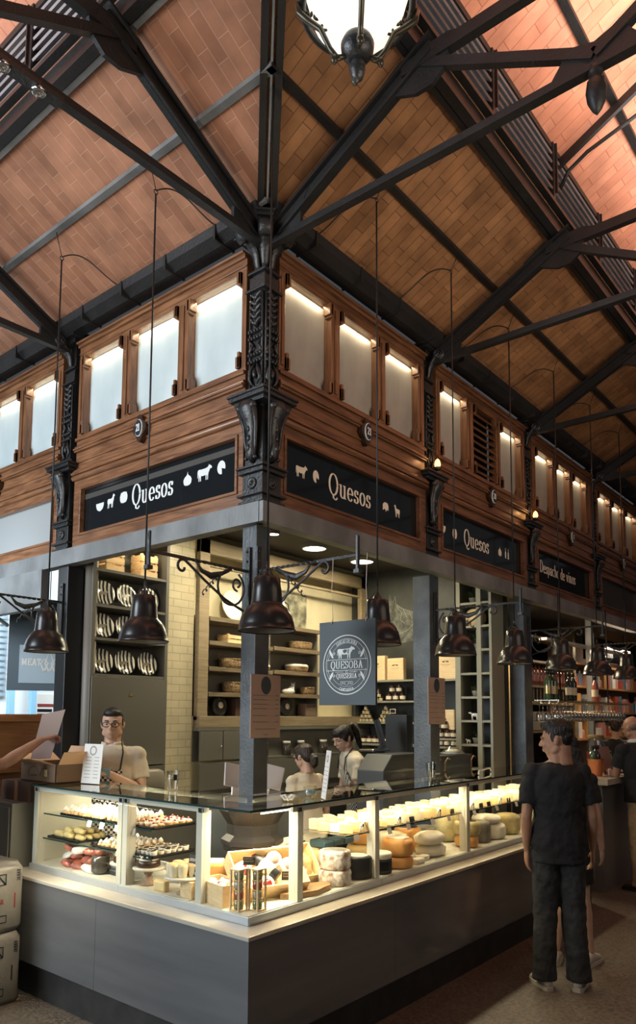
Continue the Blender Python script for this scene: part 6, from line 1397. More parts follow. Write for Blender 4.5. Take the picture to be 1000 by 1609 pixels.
# backs of two white tablets on stands behind the post
for (x, y, rz, tilt, nm) in ((3.235, 3.30, -.35, .2, 'left of the corner post'), (3.36, 3.16, -.75, .25, 'right of the corner post')):
    g = thing('tablet_till', 'white back of a tablet till tilted, showing %s' % nm, 'tablet', (x, y, ZG)); M = Matrix.Translation((x, y, 1.31)) @ Matrix.Rotation(rz, 4, 'Z') @ Matrix.Rotation(tilt, 4, 'Y') @ Matrix.Rotation(-.35, 4, 'X')
    m = MB(); m.cb((0, 0, .03), (.18, .012, .15), M); m.build('tablet_back', WHITEP, g, .012); m = MB(); m.cb((0, .02, -.06), (.05, .02, .12), M); m.build('stand', WHITEP, g, .004)
    m = MB(); m.cb((0, .02, -.115), (.12, .09, .01), M); m.build('foot', WHITEP, g)
MB().box((3.26, 3.24, .0), (3.75, 3.6, 1.20)).single('till_counter', GREYP, 'dark till counter behind the corner post carrying the tablets', 'counter', bev=.005)
# dark octagonal base casting of the post inside the corner case
g = thing('post_pedestal', 'dark stepped octagonal pedestal seen through the corner case', 'pedestal', (3.0, 2.98, 1.0))
m = MB(); m.lathe([(.10, .86), (.13, .90), (.17, .93), (.17, .955), (.185, .965), (.185, .99), (.15, 1.02), (.15, 1.08), (.20, 1.16), (.20, 1.19)], (3.175, 3.105, 0), 8); m.sm = [False]*len(m.sm); m.build('casting', POSTD, g)
# ------------------------------------------------------------------ people
def remesh(mb, name, mt, parent, vox=.008, smooth=4, disp=0, dscale=.06, label=None):
    off = wloc(parent); me = mb.mesh(name+'_src', off); o = bpy.data.objects.new(name+'_tmp', me); C.objects.link(o)
    r = o.modifiers.new('r', 'REMESH'); r.mode = 'VOXEL'; r.voxel_size = vox
    s = o.modifiers.new('s', 'SMOOTH'); s.iterations = smooth; s.factor = .5
    if disp:
        tx = bpy.data.textures.new(name+'_folds', 'CLOUDS'); tx.noise_scale = dscale; tx.noise_depth = 2
        d = o.modifiers.new('d', 'DISPLACE'); d.texture = tx; d.strength = disp; d.mid_level = .5; d.texture_coords = 'LOCAL'
    dg = bpy.context.evaluated_depsgraph_get(); dg.update()
    m2 = bpy.data.meshes.new_from_object(o.evaluated_get(dg)); bpy.data.objects.remove(o); bpy.data.meshes.remove(me)
    m2.name = name; m2.polygons.foreach_set('use_smooth', [True]*len(m2.polygons)); m2.materials.clear(); m2.materials.append(mt)
    ob = bpy.data.objects.new(name, m2); C.objects.link(ob); ob.parent = parent
    if label: ob['label'] = label
    return ob
def hand(m, w, d, nrm, side, curl=.5, sc=1.0, spread=.10):
    # w wrist, d along the hand, nrm palm normal; side = direction of the thumb
    w = Vector(w); d = Vector(d).normalized(); nrm = Vector(nrm); nrm = (nrm-d*nrm.dot(d)).normalized(); t = Vector(side); t = (t-d*t.dot(d)-nrm*t.dot(nrm)).normalized()
    for f in (-.75, -.25, .25, .75):
        m.tube([w+t*f*.020*sc, w+d*.045*sc+t*f*.034*sc, w+d*.088*sc+t*f*.038*sc], [.014*sc, .016*sc, .012*sc], 8)
    for i, (f, L_) in enumerate(((.85, .072), (.30, .082), (-.25, .076), (-.80, .058))):
        p = w+d*.088*sc+t*f*.040*sc; a = curl*.6; dd = (d+t*f*spread).normalized(); pts = [p]; seg = (.44, .32, .24)
        for j, q in enumerate(seg):
            v = dd*math.cos(a)+nrm*math.sin(a); p = p+v*L_*sc*q; pts.append(p); a += curl*.75
        m.tube(pts, [.0098*sc, .009*sc, .0082*sc, .0065*sc], 8)
    p = w+d*.028*sc+t*.030*sc; v = (d*.65+t*.75+nrm*.25).normalized(); v2 = (d*.9+t*.30+nrm*.45).normalized()
    m.tube([w+d*.015*sc+t*.012*sc, p, p+v*.030*sc, p+v*.030*sc+v2*.034*sc], [.014*sc, .0135*sc, .011*sc, .008*sc], 8)
def V(*a): return Vector(a)
def headparts(m, Mh, s=1.0, fem=False):  # skull, jaw, brow, cheeks, nose, lips, ears, neck
    def E_(c, r): m.ell((0, 0, 0), r, 18, 14, None); 
    def el(c, r, rx=0):
        n0 = len(m.v); q = MB(); q.ell((0, 0, 0), r, 18, 14); R = Matrix.Rotation(rx, 4, 'X')
        m.add([tuple(Mh @ (R @ Vector(v)+Vector(c))) for v in q.v], q.f, True)
    el((0, .012, .015), (.073, .092, .092)); el((0, -.018, -.035), (.060, .070, .078)); el((0, -.040, -.078), (.036, .036, .030)); el((0, -.060, -.092), (.018, .016, .013))
    el((0, -.080, .018), (.056, .014, .012)); el((-.030, -.066, -.022), (.020, .018, .016)); el((.030, -.066, -.022), (.020, .018, .016))
    for z, y, r in ((.012, -.086, .007), (-.002, -.094, .0085), (-.014, -.101, .010), (-.022, -.104, .0115)): el((0, y, z), (r, r*1.1, r))
    for x in (-1, 1): el((x*.010, -.096, -.026), (.008, .009, .007))
    el((0, -.088, -.051), (.021, .010, .0055)); el((0, -.086, -.061), (.018, .010, .0065))
    for x in (-1, 1):
        el((x*.074, .012, -.012), (.007, .017, .028), -.2); el((x*.079, .020, -.004), (.006, .012, .018), -.2); el((x*.052, -.004, -.062), (.018, .034, .020), .5)
    # neck
    q = MB(); q.tube([(0, .030, -.05), (0, .026, -.115), (0, .022, -.16)], [.050 if fem else .058, .046 if fem else .057, .052 if fem else .062], 18); m.add([tuple(Mh @ Vector(v)) for v in q.v], q.f, True)
def eyes(g, Mh):
    for x in (-1, 1):
        q = MB(); q.ell((x*.027, -.0680, .0), (.0110, .0098, .0070), 12, 8); MB().add([tuple(Mh @ Vector(v)) for v in q.v], q.f, True).build('eye', bpy.data.materials.get('eye_white') or mat('eye_white', (.42, .38, .34), .3), g)
        q = MB(); q.ell((x*.027, -.0766, .0), (.0055, .0030, .0055), 10, 6); MB().add([tuple(Mh @ Vector(v)) for v in q.v], q.f, True).build('iris', bpy.data.materials.get('dark_iris') or mat('dark_iris', (.02, .012, .008), .2), g)
        q = MB(); q.tube([(x*.014, -.092, .021), (x*.031, -.091, .027), (x*.048, -.078, .021)], [(.003, .004), (.003, .0045), (.002, .003)], 6); MB().add([tuple(Mh @ Vector(v)) for v in q.v], q.f, True).build('eyebrow', HAIR, g)
def person(lab, loc, rz, H=1.72, skin=SKIN, arms=None, legs=None, head=(0, 0, 0), headpos=None, fem=False, hair=None, top=None, trousers=None, shoes=None, lean=0, extra=None, longsleeve=False, build_legs=True, hips=(0, 0), dispt=.012, hs=1.05, wide=1.0):
    g = thing('person', lab, 'person', (0, 0, 0)); k = H/1.72; sw = .172 if fem else .190
    LN = lambda z: -lean*max(0, z-.95)            # forward lean moves -y
    tor = [(.84, .150, .105), (.93, .165, .115), (1.02, .150, .105), (1.10, .142, .102), (1.22, .160, .112), (1.32, .175, .112), (1.385, .165, .095), (1.425, .115, .075), (1.46, .066, .062)]
    if fem: tor = [(z, a*.92, b*.93) for z, a, b in tor]
    b = MB(); b.loft([(0, LN(z)*1, z, rx, ry) for z, rx, ry in tor], 26, 2.3)
    hz = headpos or (0, LN(1.62), 1.606)
    Mh = Matrix.Translation(hz) @ Euler((head[0], head[1], head[2]), 'XYZ').to_matrix().to_4x4() @ Matrix.Scale(hs, 4)
    nb = MB(); nb.tube([(0, LN(1.42)+.01, 1.40), (0, (LN(1.5)+hz[1])*.5+.016, 1.49), tuple(Mh @ Vector((0, .024, -.10)))], [.066, .054 if not fem else .045, .05], 18); b.add(nb.v, nb.f, True)
    headparts(b, Mh, 1, fem)
    A_ = arms or {}
    for s, nm in ((1, 'L'), (-1, 'R')):
        sh, el, wr, hd, pn, th, cu = A_.get(nm, ((s*sw, .0, 1.375), (s*(sw+.045), .02, 1.10), (s*(sw+.06), -.03, .86), (s*.02, -.10, -1), (-s, 0, 0), (0, -1, 0), .45))
        sh = V(*sh)+V(0, LN(1.37), 0); el = V(*el); wr = V(*wr)
        b.tube([sh+V(-s*.05, 0, .0), sh, sh.lerp(el, .3), sh.lerp(el, .65), el, el.lerp(wr, .25), el.lerp(wr, .7), wr], [.052, .056 if not fem else .046, .050 if not fem else .041, .043 if not fem else .036, .038 if not fem else .032, .041 if not fem else .034, .031 if not fem else .026, (.025, .022)], 14)
        hand(b, wr+ (wr-el).normalized()*-.005, hd, pn, th, cu, .98 if not fem else .88)
    LG = legs or {}
    feet = []
    for s, nm in ((1, 'L'), (-1, 'R')):
        hp, kn, an, fd = LG.get(nm, ((s*.085, .0, .90), (s*.095, -.01, .48), (s*.105, .02, .09), (s*.12, -1, 0)))
        hp, kn, an = V(*hp), V(*kn), V(*an); f = V(*fd).normalized()
        b.tube([hp+V(0, 0, .03), hp.lerp(kn, .15), hp.lerp(kn, .5), kn, kn.lerp(an, .3), kn.lerp(an, .7), an], [.085, .083, .068, .053, .055, .040, .034], 16)
        b.tube([an+V(0, 0, -.02), an+f*.06+V(0, 0, -.045), an+f*.14+V(0, 0, -.062)], [.036, .034, .024], 12); feet.append((an, f, s))
    body = remesh(b, 'body', skin, g, .0072, 3)
    eyes(g, Mh)
    if shoes:
        for an, f, s in feet:
            sd = V(-f.y, f.x, 0); z0 = an.z-.09
            m = MB(); rings = []
            for t, w, h in ((-.075, .024, .05), (-.05, .036, .085), (0, .040, .095), (.05, .041, .075), (.10, .045, .052), (.15, .040, .040), (.185, .020, .026)):
                c = V(an.x, an.y, z0)+f*t; n = 12; rings.append([tuple(c+sd*w*math.cos(2*PI*i/n)+V(0, 0, max(0, h*(.5+.5*math.sin(2*PI*i/n))+.012))) for i in range(n)])
            vs = [p for r_ in rings for p in r_]; n = 12; fs = [(j*n+i, j*n+(i+1) % n, (j+1)*n+(i+1) % n, (j+1)*n+i) for j in range(6) for i in range(n)]+[tuple(range(11, -1, -1)), tuple(6*n+i for i in range(n))]
            m.add(vs, fs, True); o = m.build('shoe', shoes, g)
            m = MB(); pr = [V(an.x, an.y, 0)+f*t+sd*w*q for q in (1,) for t, w in ((-.082, .02), (-.06, .037), (0, .043), (.10, .050), (.16, .043), (.195, .018))]+[V(an.x, an.y, 0)+f*t-sd*w for t, w in ((.195, .018), (.16, .043), (.10, .050), (0, .043), (-.06, .037), (-.082, .02))]
            m.prism([(p.x, p.y) for p in pr], lambda a, b_, q: (a, b_, q), z0, z0+.024); m.build('sole', SHOEW if shoes is SHOEW else RUBBER, o)
    if top:
        m = MB(); e = top.get('ease', .018); hem = top.get('hem', .84)
        rr = [(z, rx+e+(.012 if z < 1.1 else 0), ry+e+(.006 if z < 1.1 else 0)) for z, rx, ry in tor if z > hem+.02 and z < 1.44]
        rr = [(hem, rr[0][1]+.006, rr[0][2]+.006), (hem+.015, rr[0][1]+.004, rr[0][2]+.004)]+rr+[(1.455, .078, .074)]
        m.loft([(0, LN(z), z, rx, ry) for z, rx, ry in rr], 30, 2.3)
        for s, nm in ((1, 'L'), (-1, 'R')):
            q = A_.get(nm, ((s*sw, .0, 1.375), (s*(sw+.045), .02, 1.10), (s*(sw+.06), -.03, .86)))
            sh = V(*q[0])+V(0, LN(1.37), 0); el = V(*q[1]); wr = V(*q[2]); L_ = top.get('sleeve', .62)
            pts = [sh+V(-s*.075, 0, .012), sh+V(-s*.02, 0, .006), sh.lerp(el, .25), sh.lerp(el, L_*.7), sh.lerp(el, L_)]; rs = [.064, .072, .070, .068, .070]
            if fem: rs = [r*.86 for r in rs]
            if longsleeve: pts += [el, el.lerp(wr, .8)]; rs += [.052, .042]
            m.tube(pts, rs, 16); q_ = .078 if not fem else .066; m.ell(tuple(sh+V(-s*.01, 0, .0)), (q_, q_, q_*.98), 16, 12)
        remesh(m, top.get('name', 'shirt'), top['mat'], g, .009, 5, dispt, .07)
        if top.get('collar'):
            m = MB(); m.tube([(.075*math.cos(t), LN(1.44)+.0+.070*math.sin(t), 1.462+.012*math.sin(t)) for t in [-PI/2+.35+j*(2*PI-.7)/20 for j in range(21)]], [(.006, .020)]*21, 8); m.build('collar', top['collar'], g)
    if trousers:
        m = MB(); m.loft([(0, 0, .84, .168, .125), (0, 0, .92, .172, .128), (0, 0, .99, .160, .120), (0, 0, 1.02, .155, .115)], 26, 2.3)
        ez = trousers.get('ease', 1.0); cut = trousers.get('cut', 1.0)
        for s, nm in ((1, 'L'), (-1, 'R')):
            hp, kn, an, fd = LG.get(nm, ((s*.085, .0, .90), (s*.095, -.01, .48), (s*.105, .02, .09), (s*.12, -1, 0))); hp, kn, an = V(*hp), V(*kn), V(*an)
            if cut > .9: m.tube([hp+V(0, 0, .02), hp.lerp(kn, .2), hp.lerp(kn, .6), kn, kn.lerp(an, .4), kn.lerp(an, .8), an+V(0, 0, .0), an+V(0, 0, -.035)], [(.098*ez), (.098*ez), (.086*ez), (.078*ez), (.075*ez), (.074*ez), (.078*ez), (.080*ez)], 18)
            else: m.tube([hp+V(0, 0, .02), hp.lerp(kn, .3), hp.lerp(kn, cut)], [.10*ez, .10*ez, .095*ez], 18)
        remesh(m, 'trousers', trousers['mat'], g, .009, 4, .022, .06)
        if trousers.get('pocket'):
            for s in (-1, 1): MB().box((s*.09-.055, .118, .80), (s*.09+.055, .1395, .92)).build('back_pocket', trousers['mat'], g, .006)
    if hair: hair(g, Mh)
    if extra: extra(g, Mh)
    g.location = loc; g.rotation_euler = (0, 0, rz); g.scale = (k*wide, k*wide, k)
    return g
def tmh(Mh, q, m): m.add([tuple(Mh @ Vector(v)) for v in q.v], q.f, True)
def hair_crop(mt, top=.0, name='hair', fade=False, vol=1.0, disp=.012):
    def f(g, Mh):
        m = MB(); q = MB()
        q.ell((0, .026, .042), (.076*vol, .092*vol, .076*vol), 20, 14)
        q.ell((0, -.026, .074+top), (.060, .058, .036), 18, 12); q.ell((0, .055, .01), (.070, .060, .070), 18, 12)
        if top: 
            for i in range(16): a = random.uniform(0, 6.28); q.ell((.040*math.cos(a), .05*math.sin(a)-.015, .088+top), (.022, .022, .018), 8, 6)
        tmh(Mh, q, m); remesh(m, name, mt, g, .006, 3, disp, .02)
        for x in (-1, 1):
            q = MB(); q.ell((x*.0705, -.004, .012), (.006, .020, .030), 12, 8); m = MB(); tmh(Mh, q, m); m.build('sideburn', mt, g)
    return f
def hair_tail(mt, z0=.07, y0=.10, drop=.20, bun=False):
    def f(g, Mh):
        m = MB(); q = MB(); q.ell((0, .020, .035), (.080, .098, .084), 20, 14); q.ell((0, -.02, .068), (.066, .070, .046), 18, 12); q.ell((0, .06, -.005), (.070, .055, .070), 18, 12); q.ell((-.064, .0, .01), (.016, .045, .045), 12, 8); q.ell((.064, .0, .01), (.016, .045, .045), 12, 8)
        tmh(Mh, q, m); remesh(m, 'hair', mt, g, .006, 3, .006, .02)
        q = MB()
        if bun: q.tube([(0, .10, -.01), (0, .125, -.045), (0, .115, -.10), (0, .10, -.13)], [.030, .042, .036, .012], 14)
        else: q.tube([(0, y0, z0), (0, y0+.05, z0+.005), (.01, y0+.075, z0-.06), (.02, y0+.06, z0-drop*.7), (.03, y0+.05, z0-drop)], [.022, .030, .032, .026, .008], 14)
        m = MB(); tmh(Mh, q, m); remesh(m, 'ponytail', mt, g, .006, 2, .008, .015)
        q = MB(); q.tube([(.022*math.cos(t), y0-.002 if not bun else .105, (z0 if not bun else -.02)+.022*math.sin(t)) for t in [j*.6 for j in range(12)]], .006, 6); m = MB(); tmh(Mh, q, m); m.build('hair_tie', LIDG, g)
    return f
def hair_long(mt):
    def f(g, Mh):
        m = MB(); q = MB(); q.ell((0, .020, .035), (.082, .10, .086), 20, 14); q.ell((0, -.02, .070), (.068, .070, .046), 18, 12)
        q.loft([(0, .10, -.62, .05, .02), (0, .10, -.45, .10, .04), (0, .09, -.25, .12, .05), (0, .07, -.10, .10, .06), (0, .055, .0, .085, .07)], 20)
        tmh(Mh, q, m); remesh(m, 'long_hair', mt, g, .009, 3, .012, .03)
    return f

# man in black T-shirt seen from behind, face turned to the left
az = 0.60
person('young man in black T-shirt and dark jeans, back to us, face turned left', (4.745, 1.875, 0), az+PI/2, 1.68, SKIN, hs=1.12, wide=.90,
  arms={'L': ((.188, .0, 1.375), (.232, .035, 1.09), (.225, -.01, .865), (.0, -.10, -1), (-1, -.1, 0), (0, -1, 0), .5),
        'R': ((-.188, .0, 1.375), (-.245, .02, 1.10), (-.262, -.06, .87), (-.02, -.15, -1), (1, -.1, 0), (0, -1, 0), .6)},
  legs={'L': ((.085, 0, .90), (.100, -.01, .49), (.125, .02, .09), (.28, -1, 0)), 'R': ((-.085, 0, .90), (-.095, .0, .49), (-.115, .03, .09), (-.42, -1, 0))},
  head=(.16, 0, 1.22), hair=hair_crop(HAIR, .010, vol=1.03, disp=.012), top={'mat': BLACKT, 'name': 'black_t_shirt', 'ease': .026, 'hem': .80, 'sleeve': .72}, trousers={'mat': JEANS, 'ease': 1.12}, shoes=SHOEW, dispt=.022)
# woman beyond him
person('long-haired woman in black standing just beyond the man in black, mostly hidden by him', (5.27, 2.0, 0), az+PI/2-.5, 1.58, SKIN2, fem=True,
  hair=hair_long(HAIR), top={'mat': BLACKT, 'name': 'black_top', 'ease': .02, 'hem': .60, 'sleeve': .6}, shoes=SHOEW, head=(.1, 0, .5),
  legs={'L': ((.075, 0, .90), (.08, -.01, .49), (.10, .10, .09), (.2, -1, 0)), 'R': ((-.075, 0, .90), (-.09, .0, .49), (-.13, .0, .09), (-.1, -1, 0))})
# older man leaning at the wine bar
person('bald older man in black polo and khaki trousers leaning on the wine bar', (7.88, 2.22, 0), az+PI/2+.45, 1.72, SKIN, lean=.18,
  arms={'L': ((.185, 0, 1.37), (.20, -.16, 1.12), (.10, -.36, 1.15), (-.4, -1, .05), (0, 0, -1), (-1, 0, 0), .5), 'R': ((-.185, 0, 1.37), (-.22, -.12, 1.10), (-.10, -.34, 1.13), (.5, -1, 0), (0, 0, -1), (1, 0, 0), .5)},
  legs={'L': ((.085, .02, .90), (.095, .0, .48), (.13, .06, .09), (.3, -1, 0)), 'R': ((-.085, .02, .90), (-.11, .10, .50), (-.15, .24, .10), (-.1, -1, 0))},
  head=(.25, 0, .2), headpos=(0, -.13, 1.60), hair=lambda g, Mh: (lambda m, q: (q.ell((0, .045, -.005), (.076, .060, .045), 18, 10), tmh(Mh, q, m), remesh(m, 'grey_fringe', mat('grey_hair', (.14, .11, .09), .7), g, .006, 2, .004, .02)))(MB(), MB()),
  top={'mat': BLACKT, 'name': 'black_polo_shirt', 'ease': .024, 'hem': .86, 'sleeve': .66, 'collar': WHITEP}, trousers={'mat': KHAKI, 'ease': 1.05}, shoes=RUBBER)
# counter man with glasses
CHK = bpy.data.materials.new('black_white_check'); CHK.use_nodes = True
_n = CHK.node_tree.nodes; _l = CHK.node_tree.links; _c = _n.new('ShaderNodeTexChecker'); _t = _n.new('ShaderNodeTexCoord'); _c.inputs['Scale'].default_value = 55; _c.inputs['Color1'].default_value = (.62, .58, .48, 1); _c.inputs['Color2'].default_value = (.02, .02, .02, 1); _l.new(_t.outputs['Object'], _c.inputs[0]); _l.new(_c.outputs[0], _n['Principled BSDF'].inputs[0]); _n['Principled BSDF'].inputs['Roughness'].default_value = .85
def specs_apron(g, Mh):
    m = MB()
    for x in (-1, 1):
        q = MB(); q.tube([(x*.031+.025*math.cos(t), -.094+.004*abs(math.cos(t)), -.001+.017*math.sin(t)) for t in [j*PI/8 for j in range(17)]], .0028, 6); tmh(Mh, q, m)
        q = MB(); q.tube([(x*.056, -.088, .004), (x*.073, -.05, .006), (x*.076, .01, .0)], .0022, 6); tmh(Mh, q, m)
    q = MB(); q.tube([(-.008, -.100, .003), (.008, -.100, .003)], .0025, 6); tmh(Mh, q, m); m.build('eyeglasses', BLACKP, g)
def apron(g, lean=0, col=CHK):
    m = MB(); vs = []; n = 12
    for z, hw, ex in ((.60, .21, .170), (.80, .20, .168), (1.0, .17, .150), (1.12, .14, .148), (1.28, .10, .150)):
        for i in range(n+1):
            a = -1+2*i/n; vs.append((a*hw, -lean*max(0, z-.95)-ex*math.sqrt(max(.05, 1-(a*hw/.24)**2)), z))
    m.add(vs, [(j*(n+1)+i, j*(n+1)+i+1, (j+1)*(n+1)+i+1, (j+1)*(n+1)+i) for j in range(4) for i in range(n)], True)
    o = m.build('checked_apron', col, g, recalc=False); s = o.modifiers.new('t', 'SOLIDIFY'); s.thickness = .004
    m = MB()
    for s_ in (-1, 1): m.tube([(s_*.09, -lean*.33-.145, 1.28), (s_*.10, -lean*.45-.10, 1.40), (s_*.07, -lean*.5+.0, 1.485)], .006, 6)
    m.build('neck_strap', BLACKP, g)
person('man in cream polo shirt, glasses and checked apron working behind the left counter', (3.31, 4.72, 0), -.80, 1.76, SKIN2,
  arms={'L': ((.188, 0, 1.37), (.235, -.06, 1.12), (.02, -.26, 1.27), (-.9, -.25, .12), (0, .4, -1), (0, 0, 1), .25), 'R': ((-.188, 0, 1.37), (-.24, -.10, 1.12), (-.22, -.28, 1.28), (-.3, -1, .1), (0, 0, -1), (1, 0, 0), .2)},
  head=(.05, 0, .05), hair=hair_crop(HAIR, 0, vol=.97, disp=.004), top={'mat': CREAMT, 'name': 'cream_polo_shirt', 'ease': .02, 'hem': .86, 'sleeve': .66, 'collar': CREAMT}, trousers={'mat': JEANS}, shoes=RUBBER,
  extra=lambda g, Mh: (specs_apron(g, Mh), apron(g), (lambda m: (m.tube([(.045, -.255, 1.268), (-.01, -.26, 1.27)], .030, 14), hand(m, (.0, -.262, 1.272), (-.9, -.25, .12), (0, .4, -1), (0, 0, 1), .25, 1.12), remesh(m, 'blue_glove', mat('blue_glove', (.16, .25, .32), .45), g, .006, 2)))(MB()), None), hips=(0, 0))
# woman with ponytail, right
person('woman with dark ponytail and cream T-shirt bent over her work beside the dark machine', (5.58, 4.02, 0), PI+1.0, 1.64, SKIN2, fem=True, lean=.30,
  arms={'L': ((.168, 0, 1.36), (.20, -.16, 1.10), (.06, -.34, 1.05), (-.4, -1, -.1), (0, 0, -1), (-1, 0, 0), .5), 'R': ((-.168, 0, 1.36), (-.21, -.16, 1.09), (-.07, -.36, 1.04), (.4, -1, -.1), (0, 0, -1), (1, 0, 0), .5)},
  head=(.42, 0, .35), headpos=(0, -.23, 1.58), hair=hair_tail(HAIR, .06, .09, .26), top={'mat': CREAMT, 'name': 'cream_t_shirt', 'ease': .022, 'hem': .84, 'sleeve': .66}, trousers={'mat': JEANS}, shoes=RUBBER, extra=lambda g, Mh: apron(g, .30), dispt=.018)
# woman seen from behind, low
person('woman with low tied brown hair and cream T-shirt seen from behind between tablet and card', (4.66, 3.92, 0), PI-.15, 1.47, SKIN2, fem=True, lean=.12,
  head=(.25, 0, .1), hair=hair_tail(HAIRB, 0, .10, .2, True), top={'mat': CREAMT, 'name': 'cream_t_shirt', 'ease': .026, 'hem': .84, 'sleeve': .66}, trousers={'mat': JEANS}, shoes=RUBBER, extra=lambda g, Mh: apron(g, .12))
# customer whose arm reaches in from the left edge holding a sheet
def sheet(g, Mh): pass
person('person beyond the left edge whose bare arm reaches in holding a paper', (2.16, 4.81, 0), 1.35, 1.75, SKIN,
  arms={'R': ((-.188, 0, 1.38), (-.19, -.27, 1.37), (-.12, -.53, 1.52), (.15, -1, .25), (0, 0, -1), (1, 0, 0), 1.15)}, hair=hair_crop(HAIR), top={'mat': BLACKT, 'name': 'dark_t_shirt', 'ease': .02, 'hem': .84, 'sleeve': .6}, trousers={'mat': JEANS}, shoes=RUBBER)
# standing person far beyond the bar
person('distant person in dark clothes and pale shoes standing behind the older man', (10.15, 3.2, 0), 2.2, 1.68, SKIN2, fem=True, hair=hair_crop(HAIRB), top={'mat': BLACKT, 'name': 'dark_top', 'hem': .84}, trousers={'mat': JEANS, 'cut': .5}, shoes=SHOEW)
# ------------------------------------------------------------------ left end: boxes, cabinet, carton, street
g = thing('grey_cabinet', 'grey metal cabinet at the far left beside the pastry case', 'cabinet', (2.77, 4.9, 0))
MB().box((2.50, 4.64, 0), (3.04, 5.04, 1.13)).build('body', mat('grey_metal', (.20, .20, .17), .4, .3), g, .005); MB().box((2.49, 4.66, .2), (2.50, 5.02, 1.1)).build('door', mat('grey_door', (.17, .17, .15), .35, .3), g, .003)
g = thing('flat_carton', 'dark closed flat carton under the open cardboard box', 'box', (2.78, 4.8, 1.13)); MB().box((2.60, 4.60, 1.13), (3.02, 4.98, 1.26)).build('carton', mat('dark_kraft', (.11, .065, .045), .8), g, .003); MB().box((2.598, 4.76, 1.13), (2.60, 4.80, 1.262)).build('tape', KRAFT, g)
g = thing('open_cardboard_box', 'open brown cardboard box with a dark bread drawing and yellow tag, flaps up', 'box', (2.8, 4.7, 1.262))
x0, x1, y0, y1, z0, z1 = 2.66, 2.98, 4.40, 4.84, 1.262, 1.385
KR2 = mat('brown_carton', (.17, .105, .062), .8)
for a, b in (((x0, y0, z0), (x0+.004, y1, z1)), ((x1-.004, y0, z0), (x1, y1, z1)), ((x0, y0, z0), (x1, y0+.004, z1)), ((x0, y1-.004, z0), (x1, y1, z1))): MB().box(a, b).build('side', KR2, g)
MB().box((x0, y0, z0), (x1, y1, z0+.004)).build('bottom', KR2, g)
FLAP = mat('carton_inside', (.62, .38, .22), .8)
def flap(ps): MB().add([tuple(p) for p in ps]+[(p[0], p[1], p[2]-.004) for p in ps], [(0,1,2,3),(7,6,5,4),(0,4,5,1),(1,5,6,2),(2,6,7,3),(3,7,4,0)]).build('flap', FLAP, g)
flap([(x0, y0+.02, z1), (x0, y1-.02, z1), (x0-.10, y1-.0, z1+.035), (x0-.10, y0+.04, z1+.035)])
flap([(x1, y0+.02, z1), (x1, y1-.02, z1), (x1+.05, y1-.02, z1+.10), (x1+.05, y0+.02, z1+.10)])
flap([(x0+.02, y1, z1), (x1-.02, y1, z1), (x1-.02, y1+.10, z1+.05), (x0+.02, y1+.10, z1+.05)])
flap([(x0+.02, y0, z1), (x1-.02, y0, z1), (x1-.02, y0-.06, z1+.08), (x0+.02, y0-.06, z1+.08)])
MB().box((x0-.002, 4.50, 1.30), (x0-.0005, 4.535, 1.345)).build('yellow_tag', mat('yellow_tag', (.65, .50, .20), .7), g)
L = MB(); fn = lambda a, b, o=0: (x0-.0012-o, 4.74-a, 1.30+b)
pen(L, [(0, .01), (.02, .05), (.08, .062), (.12, .04), (.14, .01)], fn, .004, .004); pen(L, [(.15, .0), (.17, .05), (.22, .055), (.26, .02)], fn, .004, .004); pen(L, [(.03, .0), (.12, .005)], fn, .004, .004); L.build('bread_drawing', BLACKP, g, recalc=False)
# sheet held in the hand
o = MB(); P = [(2.55, 4.62, 1.60), (2.64, 4.40, 1.64), (2.66, 4.36, 1.80), (2.58, 4.55, 1.76)]
P = [(2.67, 4.74, 1.40), (2.75, 4.62, 1.41), (2.80, 4.54, 1.745), (2.71, 4.68, 1.71)]
o.add(P+[(p[0]+.001, p[1]+.001, p[2]) for p in P], [(0,1,2,3),(7,6,5,4),(0,4,5,1),(1,5,6,2),(2,6,7,3),(3,7,4,0)]); o.single('paper_sheet', CARD, 'brownish paper sheet held by the hand reaching in from the left', 'paper')
# wooden cabinet front
g = thing('wooden_screen', 'orange wooden panelled counter screen behind the open cardboard box', 'counter', (3.0, 5.3, 0))
MB().box((2.50, 5.24, 0), (3.06, 5.30, 1.70)).build('panel', ORANGEW, g); MB().box((2.48, 5.20, 1.655), (3.08, 5.30, 1.71)).build('top_rail', ORANGEW, g, .003); MB().box((2.49, 5.215, 1.28), (3.07, 5.24, 1.31)).build('middle_rail', ORANGEW, g, .003); MB().box((2.49, 5.215, 0), (2.54, 5.24, 1.66)).build('stile', ORANGEW, g, .003)
